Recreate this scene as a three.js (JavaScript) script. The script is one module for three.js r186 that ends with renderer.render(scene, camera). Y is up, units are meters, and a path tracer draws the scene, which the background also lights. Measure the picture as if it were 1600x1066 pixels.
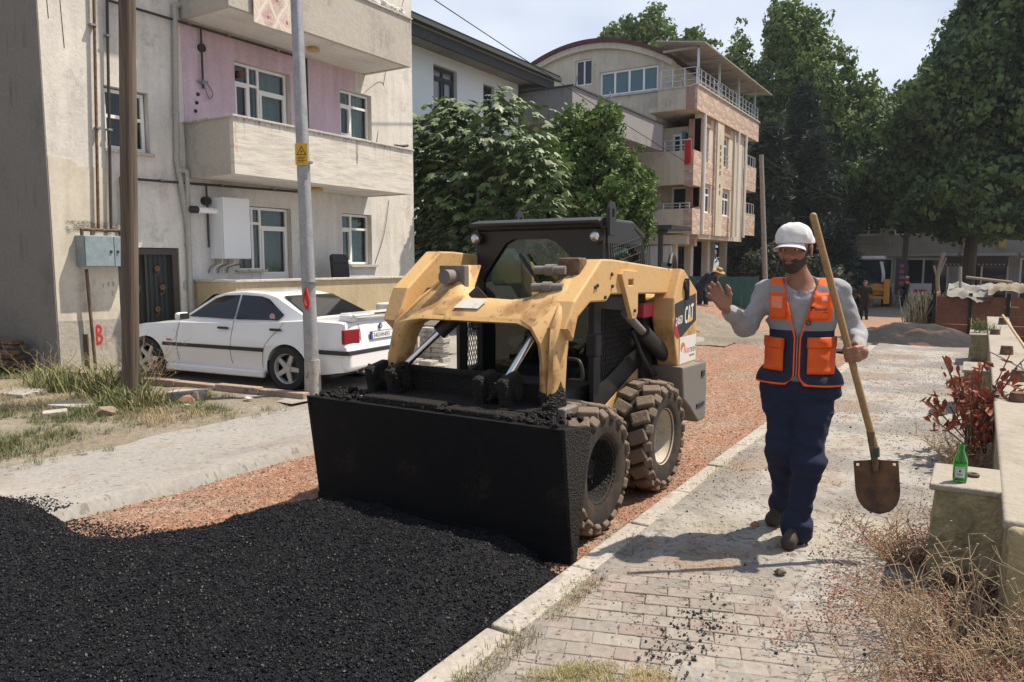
import * as THREE from 'three';
import { RoundedBoxGeometry } from 'three/addons/geometries/RoundedBoxGeometry.js';
import { mergeGeometries, toCreasedNormals } from 'three/addons/utils/BufferGeometryUtils.js';

// ---------- camera, sky, sun, exposure ----------
const scene = new THREE.Scene();
const camera = new THREE.PerspectiveCamera(49.16, 1600 / 1066, 0.1, 900);
camera.position.set(0, 1.6, 0);
camera.rotation.order = 'YXZ';
camera.rotation.y = 32.1 * Math.PI / 180;
camera.rotation.x = -Math.atan(123 / 1165);
const renderer = new THREE.WebGLRenderer({ antialias: true });
renderer.toneMapping = THREE.LinearToneMapping;
renderer.toneMappingExposure = 1.36;
renderer.shadowMap.enabled = true;
const SUN = new THREE.Vector3(0.37, 1, -0.4).normalize();
const sun = new THREE.DirectionalLight(0xfff2de, 5);
sun.position.copy(SUN).multiplyScalar(80);
sun.castShadow = true;
Object.assign(sun.shadow.camera, { left: -70, right: 40, top: 70, bottom: -40, near: 1, far: 220 });
sun.shadow.mapSize.set(4096, 4096);
sun.shadow.radius = 1.2;
scene.add(sun); scene.add(sun.target);

// ---------- noise and random ----------
function rng(a) { return () => { a |= 0; a = a + 0x6D2B79F5 | 0; let t = Math.imul(a ^ a >>> 15, 1 | a); t = t + Math.imul(t ^ t >>> 7, 61 | t) ^ t; return ((t ^ t >>> 14) >>> 0) / 4294967296; }; }
const rnd = rng(20240);
const rr = (a, b) => a + (b - a) * rnd();
const clamp = (x, a = 0, b = 1) => Math.min(b, Math.max(a, x));
const mix = (a, b, t) => a + (b - a) * t;
const sst = (a, b, x) => { const t = clamp((x - a) / (b - a)); return t * t * (3 - 2 * t); };
const H2 = (x, y, s) => { let h = Math.imul(x, 374761393) + Math.imul(y, 668265263) + Math.imul(s, 974634773); h = Math.imul(h ^ h >>> 13, 1274126177); return ((h ^ h >>> 16) >>> 0) / 4294967296; };
function vn(x, y, p = 0, s = 0) { // value noise, period p cells
  let xi = Math.floor(x), yi = Math.floor(y); const fx = x - xi, fy = y - yi;
  const w = (k) => p ? ((k % p) + p) % p : k;
  const u = fx * fx * (3 - 2 * fx), v = fy * fy * (3 - 2 * fy), x0 = w(xi), x1 = w(xi + 1), y0 = w(yi), y1 = w(yi + 1);
  return mix(mix(H2(x0, y0, s), H2(x1, y0, s), u), mix(H2(x0, y1, s), H2(x1, y1, s), u), v);
}
function fbm(x, y, o = 4, p = 0, s = 0) { let a = 0.5, t = 0, n = 0; for (let i = 0; i < o; i++) { t += a * vn(x, y, p, s + i * 7); n += a; a *= 0.55; x *= 2; y *= 2; if (p) p *= 2; } return t / n; }
function vn3(x, y, z, s = 0) { const k = Math.floor(z), f = z - k, u = f * f * (3 - 2 * f); return mix(vn(x, y, 0, s + k * 131), vn(x, y, 0, s + k * 131 + 131), u); }

// ---------- textures: fn(u, v, N) with N(freqX, freqY, octaves, seed) tileable ----------
const s2 = (c) => c <= 0.0031308 ? c * 12.92 : 1.055 * Math.pow(c, 1 / 2.4) - 0.055;
function tex(size, metres, fn, colour = true, my = metres) {
  const d = new Uint8Array(size * size * 4);
  for (let j = 0; j < size; j++) for (let i = 0; i < size; i++) {
    const u = i / size, v = j / size;
    const N = (f, o = 3, s = 0, fy = f) => { let a = 0.5, t = 0, n = 0, p = f, q = fy, x = u * f, y = v * fy; for (let k = 0; k < o; k++) { t += a * vnp(x, y, p, q, s + k * 7); n += a; a *= 0.55; x *= 2; y *= 2; p *= 2; q *= 2; } return t / n; };
    let c = fn(u, v, N); if (typeof c === 'number') c = [c, c, c];
    const k = (j * size + i) * 4;
    for (let m = 0; m < 3; m++) d[k + m] = 255 * clamp(colour ? s2(clamp(c[m])) : c[m]);
    d[k + 3] = 255;
  }
  const t = new THREE.DataTexture(d, size, size);
  t.wrapS = t.wrapT = THREE.RepeatWrapping; t.magFilter = THREE.LinearFilter;
  if (colour) t.colorSpace = THREE.SRGBColorSpace;
  t.repeat.set(1 / metres, 1 / my); t.needsUpdate = true;
  return t;
}
function vnp(x, y, p, q, s) {
  const xi = Math.floor(x), yi = Math.floor(y), fx = x - xi, fy = y - yi, u = fx * fx * (3 - 2 * fx), v = fy * fy * (3 - 2 * fy);
  const x0 = xi % p, x1 = (xi + 1) % p, y0 = yi % q, y1 = (yi + 1) % q;
  return mix(mix(H2(x0, y0, s), H2(x1, y0, s), u), mix(H2(x0, y1, s), H2(x1, y1, s), u), v);
}
const lerp3 = (a, b, t) => [mix(a[0], b[0], t), mix(a[1], b[1], t), mix(a[2], b[2], t)];
const mul3 = (a, k) => [a[0] * k, a[1] * k, a[2] * k];
function canvasTex(w, h, draw) {
  const c = document.createElement('canvas'); c.width = w; c.height = h; const x = c.getContext('2d'); draw(x, w, h);
  const t = new THREE.CanvasTexture(c); t.colorSpace = THREE.SRGBColorSpace; return t;
}
const T = {};
T.plaster = tex(512, 3, (u, v, N) => { let a = 0.8 + 0.28 * (N(4, 5, 1) - 0.5) + 0.22 * (N(26, 3, 9, 4) - 0.5) + 0.14 * (N(90, 2, 4) - 0.5); a -= 0.16 * sst(0.58, 0.8, N(5, 5, 22)) * sst(0.35, 0.7, N(40, 3, 31)); return mul3([1, 0.985, 0.96], a); });
T.plasterDirty = tex(512, 2.2, (u, v, N) => { const st = sst(0.5, 0.8, N(30, 3, 5, 2)), p = sst(0.45, 0.75, N(5, 5, 3)), q = sst(0.5, 0.7, N(3, 5, 73)); let a = 0.92 + 0.2 * (N(60, 3, 2) - 0.5) - 0.3 * st * p - 0.2 * q * N(40, 3, 8); return mul3([1, 0.97, 0.92], a); });
T.fineBump = tex(256, 0.5, (u, v, N) => N(16, 4, 3), false);
T.coarseBump = tex(512, 1.2, (u, v, N) => 0.6 * N(12, 5, 3) + 0.4 * N(60, 3, 8), false);
T.concrete = tex(512, 1.6, (u, v, N) => { let a = 0.82 + 0.34 * (N(5, 5, 4) - 0.5) + 0.3 * (N(70, 2, 14) - 0.5); a -= 0.25 * sst(0.62, 0.72, N(9, 4, 33)); a -= 0.45 * sst(0.74, 0.8, N(60, 2, 41)); return mul3([1, 0.97, 0.92], a); });
T.concreteDark = tex(512, 0.9, (u, v, N) => { const m = sst(0.42, 0.66, N(4, 6, 4)), g = sst(0.55, 0.7, N(7, 4, 64)); let c = lerp3([0.36, 0.315, 0.185], [0.12, 0.11, 0.08], m); c = lerp3(c, [0.2, 0.19, 0.1], g * 0.6); return mul3(c, 0.85 + 0.5 * (N(60, 3, 15) - 0.4)); });
T.wood = tex(512, 0.6, (u, v, N) => { const g = N(60, 3, 3, 3), k = N(10, 3, 12, 2); return lerp3([0.17, 0.13, 0.1], [0.06, 0.044, 0.033], clamp(0.25 + 1.3 * (g - 0.35) + 0.6 * (k - 0.5))); }, true, 1.8);
T.rust = tex(512, 0.5, (u, v, N) => { const a = N(8, 5, 2), b = N(40, 3, 9); return lerp3([0.075, 0.055, 0.042], [0.23, 0.125, 0.065], clamp((a - 0.35) * 2 + (b - 0.5) * 0.6)); });
T.speck = tex(512, 0.7, (u, v, N) => 0.8 + 0.4 * (N(8, 5, 7) - 0.5) + 0.3 * (N(120, 1, 6) - 0.5));
T.cloth = tex(256, 0.12, (u, v, N) => 0.86 + 0.2 * (N(4, 3, 5) - 0.5) + 0.2 * (N(64, 1, 3, 64) - 0.5));
T.metalWear = tex(512, 0.8, (u, v, N) => { const w = sst(0.52, 0.75, N(4, 6, 5)) * 0.8, s = sst(0.72, 0.78, N(50, 3, 17)) * 0.5; return lerp3([1, 1, 1], [0.5, 0.42, 0.33], clamp(w * N(30, 3, 4) * 1.6 + s * 0.7)); });

// ---------- materials ----------
const lin = (r, g, b) => new THREE.Color().setRGB(r, g, b);
function mat(r, g, b, rough = 0.9, o = {}) { const { phys, ...q } = o; return new (phys ? THREE.MeshPhysicalMaterial : THREE.MeshStandardMaterial)({ color: lin(r, g, b), roughness: rough, ...q }); }
const bump = (t, s) => ({ bumpMap: T[t], bumpScale: s });
const M = {
  plaster: mat(0.77, 0.745, 0.7, 0.95, { map: T.plaster, ...bump('coarseBump', 0.006) }),
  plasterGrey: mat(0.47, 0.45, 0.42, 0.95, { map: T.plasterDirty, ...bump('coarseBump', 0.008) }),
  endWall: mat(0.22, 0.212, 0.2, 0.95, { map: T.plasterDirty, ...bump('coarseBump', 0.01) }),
  pink: mat(0.7, 0.54, 0.65, 0.9, { map: T.plaster, ...bump('fineBump', 0.002) }),
  white: mat(0.76, 0.76, 0.75, 0.9, { map: T.plaster, ...bump('fineBump', 0.002) }),
  ochre: mat(0.55, 0.45, 0.29, 0.92, { map: T.plaster, ...bump('fineBump', 0.003) }),
  pvc: mat(0.8, 0.8, 0.79, 0.35),
  marble: mat(0.6, 0.58, 0.54, 0.6, { map: T.concrete }),
  glass: new THREE.MeshPhysicalMaterial({ color: lin(0.6, 0.68, 0.68), roughness: 0.02, transmission: 1, thickness: 0, ior: 1.5 }),
  darkGlass: mat(0.018, 0.024, 0.028, 0.06, { phys: true, specularIntensity: 1 }),
  blueGlass: mat(0.07, 0.15, 0.17, 0.12, { phys: true }),
  room: mat(0.12, 0.115, 0.11, 0.95),
  curtain: mat(0.66, 0.7, 0.62, 0.95, { map: T.cloth }),
  black: mat(0.017, 0.017, 0.018, 0.55),
  blackMatt: mat(0.022, 0.021, 0.021, 0.85, { map: T.speck }),
  steel: mat(0.33, 0.34, 0.35, 0.5, { metalness: 0.6, map: T.speck }),
  galv: mat(0.42, 0.43, 0.45, 0.55, { metalness: 0.45, map: T.speck, ...bump('fineBump', 0.001) }),
  chrome: mat(0.8, 0.8, 0.8, 0.12, { metalness: 1 }),
  pipeBlack: mat(0.035, 0.03, 0.027, 0.6),
  pipeRust: mat(0.9, 0.9, 0.9, 0.8, { map: T.rust }),
  pipeGrey: mat(0.44, 0.43, 0.4, 0.6, { map: T.plaster }),
  cabinet: mat(0.27, 0.34, 0.37, 0.5, { map: T.speck }),
  wood: mat(1, 1, 1, 0.92, { map: T.wood, bumpMap: T.wood, bumpScale: 0.01 }),
  concrete: mat(0.47, 0.45, 0.42, 0.95, { map: T.concrete, ...bump('coarseBump', 0.01) }),
  kerb: mat(0.43, 0.405, 0.375, 0.95, { map: T.concrete, ...bump('coarseBump', 0.012) }),
  mossy: mat(1, 1, 1, 0.95, { map: T.concreteDark, ...bump('coarseBump', 0.02) }),
  rust: mat(1, 1, 1, 0.85, { map: T.rust, ...bump('coarseBump', 0.004) }),
  red: mat(0.5, 0.03, 0.03, 0.6),
  yellowSign: mat(0.75, 0.5, 0.02, 0.5),
};

// ---------- geometry ----------
const V = (x, y, z) => new THREE.Vector3(x, y, z);
function plain(g) { // non-indexed, position + normal + uv only
  const n = g.index ? g.toNonIndexed() : g;
  if (!n.attributes.normal) n.computeVertexNormals();
  for (const k of Object.keys(n.attributes)) if (!['position', 'normal', 'uv'].includes(k)) n.deleteAttribute(k);
  if (!n.attributes.uv) n.setAttribute('uv', new THREE.BufferAttribute(new Float32Array(n.attributes.position.count * 2), 2));
  n.morphAttributes = {};
  n.userData = { ...g.userData };
  return n;
}
function boxUV(g) { // uv in metres from the side each face points to
  const n = plain(g), p = n.attributes.position, u = n.attributes.uv, a = V(), b = V(), c = V();
  for (let i = 0; i < p.count; i += 3) {
    a.fromBufferAttribute(p, i); b.fromBufferAttribute(p, i + 1).sub(a); c.fromBufferAttribute(p, i + 2).sub(a);
    b.cross(c); const x = Math.abs(b.x), y = Math.abs(b.y), z = Math.abs(b.z);
    for (let k = i; k < i + 3; k++) {
      const X = p.getX(k), Y = p.getY(k), Z = p.getZ(k);
      if (y > x && y > z) u.setXY(k, X, Z); else if (x > z) u.setXY(k, Z, Y); else u.setXY(k, X, Y);
    }
  }
  return n;
}
const merge = (l) => { l = l.flat(9).filter(Boolean); return l.length === 1 ? l[0] : mergeGeometries(l.map(plain)); };
const mv = (g, x = 0, y = 0, z = 0, rx = 0, ry = 0, rz = 0) => { g.applyMatrix4(new THREE.Matrix4().compose(V(x, y, z), new THREE.Quaternion().setFromEuler(new THREE.Euler(rx, ry, rz, 'YXZ')), V(1, 1, 1))); return g; };
const bx = (w, h, d, x, y, z, rx, ry, rz) => mv(new THREE.BoxGeometry(w, h, d), x, y, z, rx, ry, rz);
const b2 = (x0, x1, y0, y1, z0, z1) => bx(Math.abs(x1 - x0), Math.abs(y1 - y0), Math.abs(z1 - z0), (x0 + x1) / 2, (y0 + y1) / 2, (z0 + z1) / 2);
const rbx = (w, h, d, r, x, y, z, rx, ry, rz) => mv(new RoundedBoxGeometry(w, h, d, 2, r), x, y, z, rx, ry, rz);
const rb2 = (x0, x1, y0, y1, z0, z1, r) => rbx(Math.abs(x1 - x0), Math.abs(y1 - y0), Math.abs(z1 - z0), r, (x0 + x1) / 2, (y0 + y1) / 2, (z0 + z1) / 2);
function rod(a, b, r, r2 = r, n = 10) { // cylinder from a to b
  const A = V(...a), B = V(...b), d = B.clone().sub(A), g = new THREE.CylinderGeometry(r2, r, d.length(), n, 1);
  g.applyQuaternion(new THREE.Quaternion().setFromUnitVectors(V(0, 1, 0), d.clone().normalize())); g.translate((A.x + B.x) / 2, (A.y + B.y) / 2, (A.z + B.z) / 2); return g;
}
function rods(pts, r, n = 8) { const l = []; for (let i = 1; i < pts.length; i++) { l.push(rod(pts[i - 1], pts[i], r, r, n)); if (i < pts.length - 1) l.push(mv(new THREE.SphereGeometry(r * 1.12, n, 6), ...pts[i])); } return l; }
const tube = (pts, r, seg = 32, n = 8, closed = false) => new THREE.TubeGeometry(new THREE.CatmullRomCurve3(pts.map((p) => V(...p)), closed), seg, r, n, closed);
function shape(pts, holes = []) {
  const s = new THREE.Shape(pts.map((p) => new THREE.Vector2(...p)));
  for (const h of holes) s.holes.push(new THREE.Path(h.map((p) => new THREE.Vector2(...p))));
  return s;
}
const rect = (a, b, c, d) => [[a, c], [b, c], [b, d], [a, d]];
// a plate drawn in (s, y) with s = -z, its outer face at x = X, thickness t behind it
function plateX(pts, holes, X, t, bev = 0) {
  const g = new THREE.ExtrudeGeometry(shape(pts, holes), { depth: t - 2 * bev, bevelEnabled: bev > 0, bevelSize: bev, bevelThickness: bev, bevelSegments: 2, bevelOffset: -bev });
  g.rotateY(Math.PI / 2); g.translate(X - t + bev, 0, 0); return g;
}
// a plate drawn in (x, y), its front (+z) face at z = Z
function plateZ(pts, holes, Z, t, bev = 0) {
  const g = new THREE.ExtrudeGeometry(shape(pts, holes), { depth: t - 2 * bev, bevelEnabled: bev > 0, bevelSize: bev, bevelThickness: bev, bevelSegments: 2, bevelOffset: -bev });
  g.translate(0, 0, Z - t + bev); return g;
}
const used = {};
const numbered = (n) => { const k = used[n] = (used[n] ?? -1) + 1; return k ? n + '_' + String(k).padStart(3, '0') : n; };
function thing(name, label, category, pos = [0, 0, 0], group, ry = 0) {
  const o = new THREE.Group(); o.name = numbered(name); o.position.set(...pos); o.rotation.y = ry; scene.add(o);
  o.userData = { label, category }; if (group) o.userData.group = group; return o;
}
function part(name, geos, m, parent, o = {}) {
  let g = merge([geos]); if (!o.keepUV) g = boxUV(g);
  if (parent && parent !== scene && o.world !== false) { const p = parent.userData.origin ?? worldOf(parent); g.translate(-p.x, -p.y, -p.z); }
  const mesh = new THREE.Mesh(g, m); mesh.name = name; mesh.castShadow = mesh.receiveShadow = true;
  if (o.label) mesh.userData.label = o.label; if (o.kind) mesh.userData.kind = o.kind;
  (parent || scene).add(mesh); return mesh;
}
// geometry is written in world coordinates (things with turn 0) and stored relative to its thing
function worldOf(o) { const p = V(); while (o && o !== scene) { p.add(o.position); o = o.parent; } return p; }
function solo(name, geos, m, label, category, group, o = {}) { const me = part(numbered(name), geos, m, scene, o); me.userData.label = label; if (category) me.userData.category = category; if (group) me.userData.group = group; return me; }
function ground(name, geos, m, o = {}) { const me = part(name, geos, m, scene, { ...o, kind: 'structure' }); if (o.label) me.userData.label = o.label; return me; }
function inst(name, geo, m, mats, parent, o = {}) {
  const im = new THREE.InstancedMesh(geo, m, mats.length); im.name = name; im.castShadow = im.receiveShadow = true;
  mats.forEach((q, i) => im.setMatrixAt(i, q)); if (o.colors) o.colors.forEach((c, i) => im.setColorAt(i, c));
  im.userData.kind = 'stuff'; if (o.label) im.userData.label = o.label; if (o.category) im.userData.category = o.category;
  (parent || scene).add(im); return im;
}
const TM = (x, y, z, rx = 0, ry = 0, rz = 0, sx = 1, sy = sx, sz = sx) => new THREE.Matrix4().compose(V(x, y, z), new THREE.Quaternion().setFromEuler(new THREE.Euler(rx, ry, rz, 'YXZ')), V(sx, sy, sz));
function grid(x0, x1, z0, z1, nx, nz, fy) { // height field, y = fy(x, z)
  const pos = [], uv = [], idx = [];
  for (let j = 0; j <= nz; j++) for (let i = 0; i <= nx; i++) { const x = mix(x0, x1, i / nx), z = mix(z0, z1, j / nz); pos.push(x, fy(x, z), z); uv.push(x, z); }
  for (let j = 0; j < nz; j++) for (let i = 0; i < nx; i++) { const a = j * (nx + 1) + i, b = a + 1, c = a + nx + 1, d = c + 1; if (z1 > z0) idx.push(a, c, b, b, c, d); else idx.push(a, b, c, b, d, c); }
  const g = new THREE.BufferGeometry(); g.setAttribute('position', new THREE.Float32BufferAttribute(pos, 3)); g.setAttribute('uv', new THREE.Float32BufferAttribute(uv, 2)); g.setIndex(idx); g.computeVertexNormals();
  return g;
}
function stoneGeo(seed, flat = 1) { const q = rng(seed), g = new THREE.IcosahedronGeometry(1, 0), p = g.attributes.position, m = new Map(); for (let i = 0; i < p.count; i++) { const k = p.getX(i).toFixed(3) + p.getY(i).toFixed(3) + p.getZ(i).toFixed(3); if (!m.has(k)) m.set(k, [0.6 + 0.7 * q(), 0.6 + 0.7 * q(), 0.6 + 0.7 * q()]); const s = m.get(k); p.setXYZ(i, p.getX(i) * s[0], p.getY(i) * s[1] * flat, p.getZ(i) * s[2]); } g.computeVertexNormals(); return g; }

// ---------- sky ----------
{
  const w = 1024, h = 512, d = new Float32Array(w * h * 4);
  for (let j = 0; j < h; j++) for (let i = 0; i < w; i++) {
    const el = ((j + 0.5) / h - 0.5) * Math.PI, az = (i + 0.5) / w * Math.PI * 2, k = (j * w + i) * 4;
    const up = Math.max(0, Math.sin(el));
    let c = lerp3([0.62, 0.7, 0.82], [0.095, 0.165, 0.33], Math.pow(up, 0.62));
    const X = Math.cos(el) * Math.cos(az) / (up + 0.16), Z = Math.cos(el) * Math.sin(az) / (up + 0.16);
    const cl = sst(0.4, 0.72, fbm(X * 0.8 + 40, Z * 0.8 + 40, 5, 0, 5)) * sst(0.0, 0.12, up);
    c = lerp3(c, [0.8, 0.83, 0.88], 0.55 * cl);
    if (el < 0) c = [0.3, 0.29, 0.27];
    d[k] = c[0]; d[k + 1] = c[1]; d[k + 2] = c[2]; d[k + 3] = 1;
  }
  const t = new THREE.DataTexture(d, w, h, THREE.RGBAFormat, THREE.FloatType);
  t.mapping = THREE.EquirectangularReflectionMapping; t.magFilter = t.minFilter = THREE.LinearFilter; t.colorSpace = THREE.LinearSRGBColorSpace; t.needsUpdate = true;
  scene.background = t; scene.environment = t;
}
// ---------- the ground ----------
const HG = (x, z) => -0.85 * (x < -4 ? mix(sst(-30, -46, z), sst(-17, -27, z), sst(-7.5, -5, x)) : sst(-17, -27, z));
T.dirt = tex(512, 2.5, (u, v, N) => { const a = N(6, 5, 3), b = N(70, 2, 8); return mul3(lerp3([0.17, 0.14, 0.1], [0.27, 0.24, 0.195], a), 0.75 + 0.5 * b); });
T.gravel = tex(1024, 2.4, (u, v, N) => { const a = sst(0.35, 0.7, N(4, 5, 3)), b = N(150, 2, 8), c = sst(0.6, 0.7, N(60, 2, 31)), e = sst(0.62, 0.75, N(7, 4, 55)); let k = lerp3([0.275, 0.148, 0.096], [0.25, 0.178, 0.132], a); k = lerp3(k, [0.38, 0.29, 0.22], c * 0.5); k = lerp3(k, [0.17, 0.13, 0.1], e * 0.45 * N(90, 2, 4)); return mul3(k, 0.62 + 0.7 * b); });
T.gravelB = tex(512, 0.8, (u, v, N) => 0.5 * N(40, 3, 3) + 0.5 * N(14, 3, 9), false);
T.slab = tex(1024, 3.2, (u, v, N) => { let a = 0.85 + 0.3 * (N(4, 6, 3) - 0.5) + 0.25 * (N(120, 2, 9) - 0.5); const d = sst(0.6, 0.75, N(5, 5, 44)); let c = lerp3([0.33, 0.315, 0.293], [0.3, 0.245, 0.2], d * 0.5); c = lerp3(c, [0.22, 0.19, 0.165], sst(0.66, 0.75, N(9, 4, 71)) * 0.3); c = lerp3(c, [0.16, 0.145, 0.13], sst(0.72, 0.78, N(90, 2, 14)) * 0.6); return mul3(c, a); });
T.dust = tex(1024, 2.6, (u, v, N) => { let c = lerp3([0.205, 0.19, 0.175], [0.32, 0.305, 0.288], sst(0.35, 0.68, N(5, 5, 3))); c = lerp3(c, [0.25, 0.18, 0.13], sst(0.58, 0.72, N(6, 5, 17)) * 0.7); c = lerp3(c, [0.31, 0.28, 0.2], sst(0.6, 0.72, N(4, 5, 57, 9)) * 0.35); c = lerp3(c, [0.12, 0.11, 0.1], sst(0.68, 0.74, N(70, 2, 29)) * 0.75); return mul3(c, 0.8 + 0.4 * N(160, 2, 7)); });
T.bitumen = tex(512, 0.6, (u, v, N) => 0.5 * N(50, 2, 3) + 0.5 * N(110, 1, 9), false);
M.dirt = mat(0.95, 0.95, 0.95, 1, { map: T.dirt, bumpMap: T.gravelB, bumpScale: 0.03 });
M.gravel = mat(1, 1, 1, 1, { map: T.gravel, bumpMap: T.gravelB, bumpScale: 0.025 });
M.slab = mat(1, 1, 1, 0.95, { map: T.slab, ...bump('coarseBump', 0.01) });
M.dust = mat(1, 1, 1, 1, { map: T.dust, bumpMap: T.gravelB, bumpScale: 0.012 });
M.asphalt = mat(0.0065, 0.007, 0.0095, 0.7, { phys: true, specularIntensity: 0.4, bumpMap: T.bitumen, bumpScale: 0.014 });
M.asphaltStone = mat(0.0075, 0.008, 0.0105, 0.46, { phys: true, specularIntensity: 0.45, flatShading: true });
const steps = (l) => { const o = []; for (const [a, b, s] of l) for (let x = a; x < b - 1e-6; x += s) o.push(x); o.push(l[l.length - 1][1]); return o; };
function gridXZ(xs, zs, fy) {
  const g = grid(0, xs.length - 1, 0, zs.length - 1, xs.length - 1, zs.length - 1, () => 0), p = g.attributes.position, u = g.attributes.uv;
  for (let i = 0; i < p.count; i++) { const x = xs[Math.round(p.getX(i))], z = zs[Math.round(p.getZ(i))]; p.setXYZ(i, x, fy(x, z), z); u.setXY(i, x, z); }
  g.computeVertexNormals(); return g;
}
const KU = { keepUV: true };
ground('ground', gridXZ(steps([[-700, -100, 100], [-100, -30, 10], [-30, 14, 0.5], [14, 104, 10], [104, 704, 100]]), steps([[-800, -100, 100], [-100, -60, 5], [-60, 8, 0.5], [8, 58, 10]]),
  (x, z) => HG(x, z) - (x > -6.5 && x < 0.2 && z > -16 ? 0.3 : 0.02) + (Math.abs(x) < 30 && z > -60 && z < 8 ? 0.05 * (fbm(x * 0.7, z * 0.7, 3, 0, 3) - 0.5) : 0)), M.dirt, KU);
// the excavated road, orange crushed fill
const roadY = (x, z) => HG(x, z) - 0.12 - 0.022 * (Math.exp(-(((x + 2.15) / 0.17) ** 2)) + Math.exp(-(((x + 3.62) / 0.17) ** 2)) + 0.6 * Math.exp(-(((x + 2.85 + 0.3 * Math.sin(z * 0.3)) / 0.15) ** 2))) * (0.7 + 0.6 * fbm(z * 2, x, 2, 0, 7)) + 0.035 * (fbm(x * 1.3 + 9, z * 0.9, 4, 0, 11) - 0.5) + 0.02 * (fbm(x * 9, z * 9, 2, 0, 5) - 0.5) + (z < -15 ? 0.16 * sst(-15, -18, z) * sst(-4.6, -6, x) : 0) + (z < -21 ? 0.12 : 0);
ground('road', gridXZ(steps([[-5.25, -1.7, 0.05]]), steps([[-17, 2, 0.06]]), roadY), M.gravel, KU);
ground('road_crossing', gridXZ(steps([[-9, 5, 0.25]]), steps([[-37, -16.9, 0.25]]), (x, z) => roadY(x, z) + 0.02 + (x < -5.2 ? 0.12 * sst(-5.2, -5.8, x) : 0) - 0.03 * sst(-18, -16.9, z)), M.gravel, KU);
// concrete lane at the left with its broken edge
{
  const edge = (z) => -5.02 + 0.1 * (fbm(z * 2.2, 3, 4, 0, 8) - 0.5), far = (z) => -6.62 + 0.25 * (fbm(z * 1.1, 7, 3, 0, 9) - 0.5) + (z > -3 ? 0.2 * (z + 3) * 0.5 : 0);
  const g = gridXZ(steps([[0, 1, 0.04]]), steps([[-17, 2, 0.08]]), () => 0), p = g.attributes.position, u = g.attributes.uv;
  for (let i = 0; i < p.count; i++) { const t = p.getX(i), z = p.getZ(i), x = mix(far(z), edge(z), t); p.setXYZ(i, x, -0.025 + 0.02 * (fbm(x * 2, z * 2, 3, 0, 4) - 0.5) - (t > 0.99 ? 0.1 : t > 0.95 ? 0.012 : 0), z); u.setXY(i, x, z); }
  g.computeVertexNormals(); ground('path', g, M.slab, KU);
}
ground('yard', gridXZ(steps([[-11.1, -6.5, 0.1]]), steps([[-17, -5.7, 0.1]]), (x, z) => 0.012 + 0.012 * (fbm(x, z, 3, 0, 6) - 0.5)), M.slab, KU);
const vergeY = (x, z) => 0.015 + 0.1 * (fbm(x * 1.2, z * 1.2, 4, 0, 21) - 0.45) * sst(-6.4, -7.2, x) - 0.05 * sst(-7, -6.3, x);
ground('verge', gridXZ(steps([[-14, -6.3, 0.1]]), steps([[-5.85, 2, 0.1]]), vergeY), M.dirt, KU);
// low kerb before the parked car
{
  const k = new THREE.Group(); k.name = 'low_kerb'; k.userData = { kind: 'structure' }; scene.add(k);
  for (let i = 0; i < 6; i++) { const a = i / 6, b = (i + 0.985) / 6, m = (a + b) / 2; part('kerbstone', rbx(0.68, 0.12, 0.12, 0.012, mix(-10.75, -6.6, m), 0.03 + rr(-0.01, 0.01), mix(-5.45, -6.02, m), 0, 0.135, rr(-0.015, 0.015)), M.reddish ??= mat(0.4, 0.3, 0.25, 0.95, { map: T.concrete }), k); }
}
// kerb of the pavement
{
  const k = new THREE.Group(); k.name = 'kerb'; k.userData = { kind: 'structure' }; scene.add(k);
  for (let i = 0; i < 22; i++) { const z = 0.9 - i * 0.78; part('kerbstone', rbx(0.145, 0.3, 0.762, 0.014, -1.692 + rr(-0.006, 0.006), -0.145 + rr(-0.004, 0.004), z, 0, rr(-0.006, 0.006), rr(-0.02, 0.02)), M.kerb, k); }
}
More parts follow.
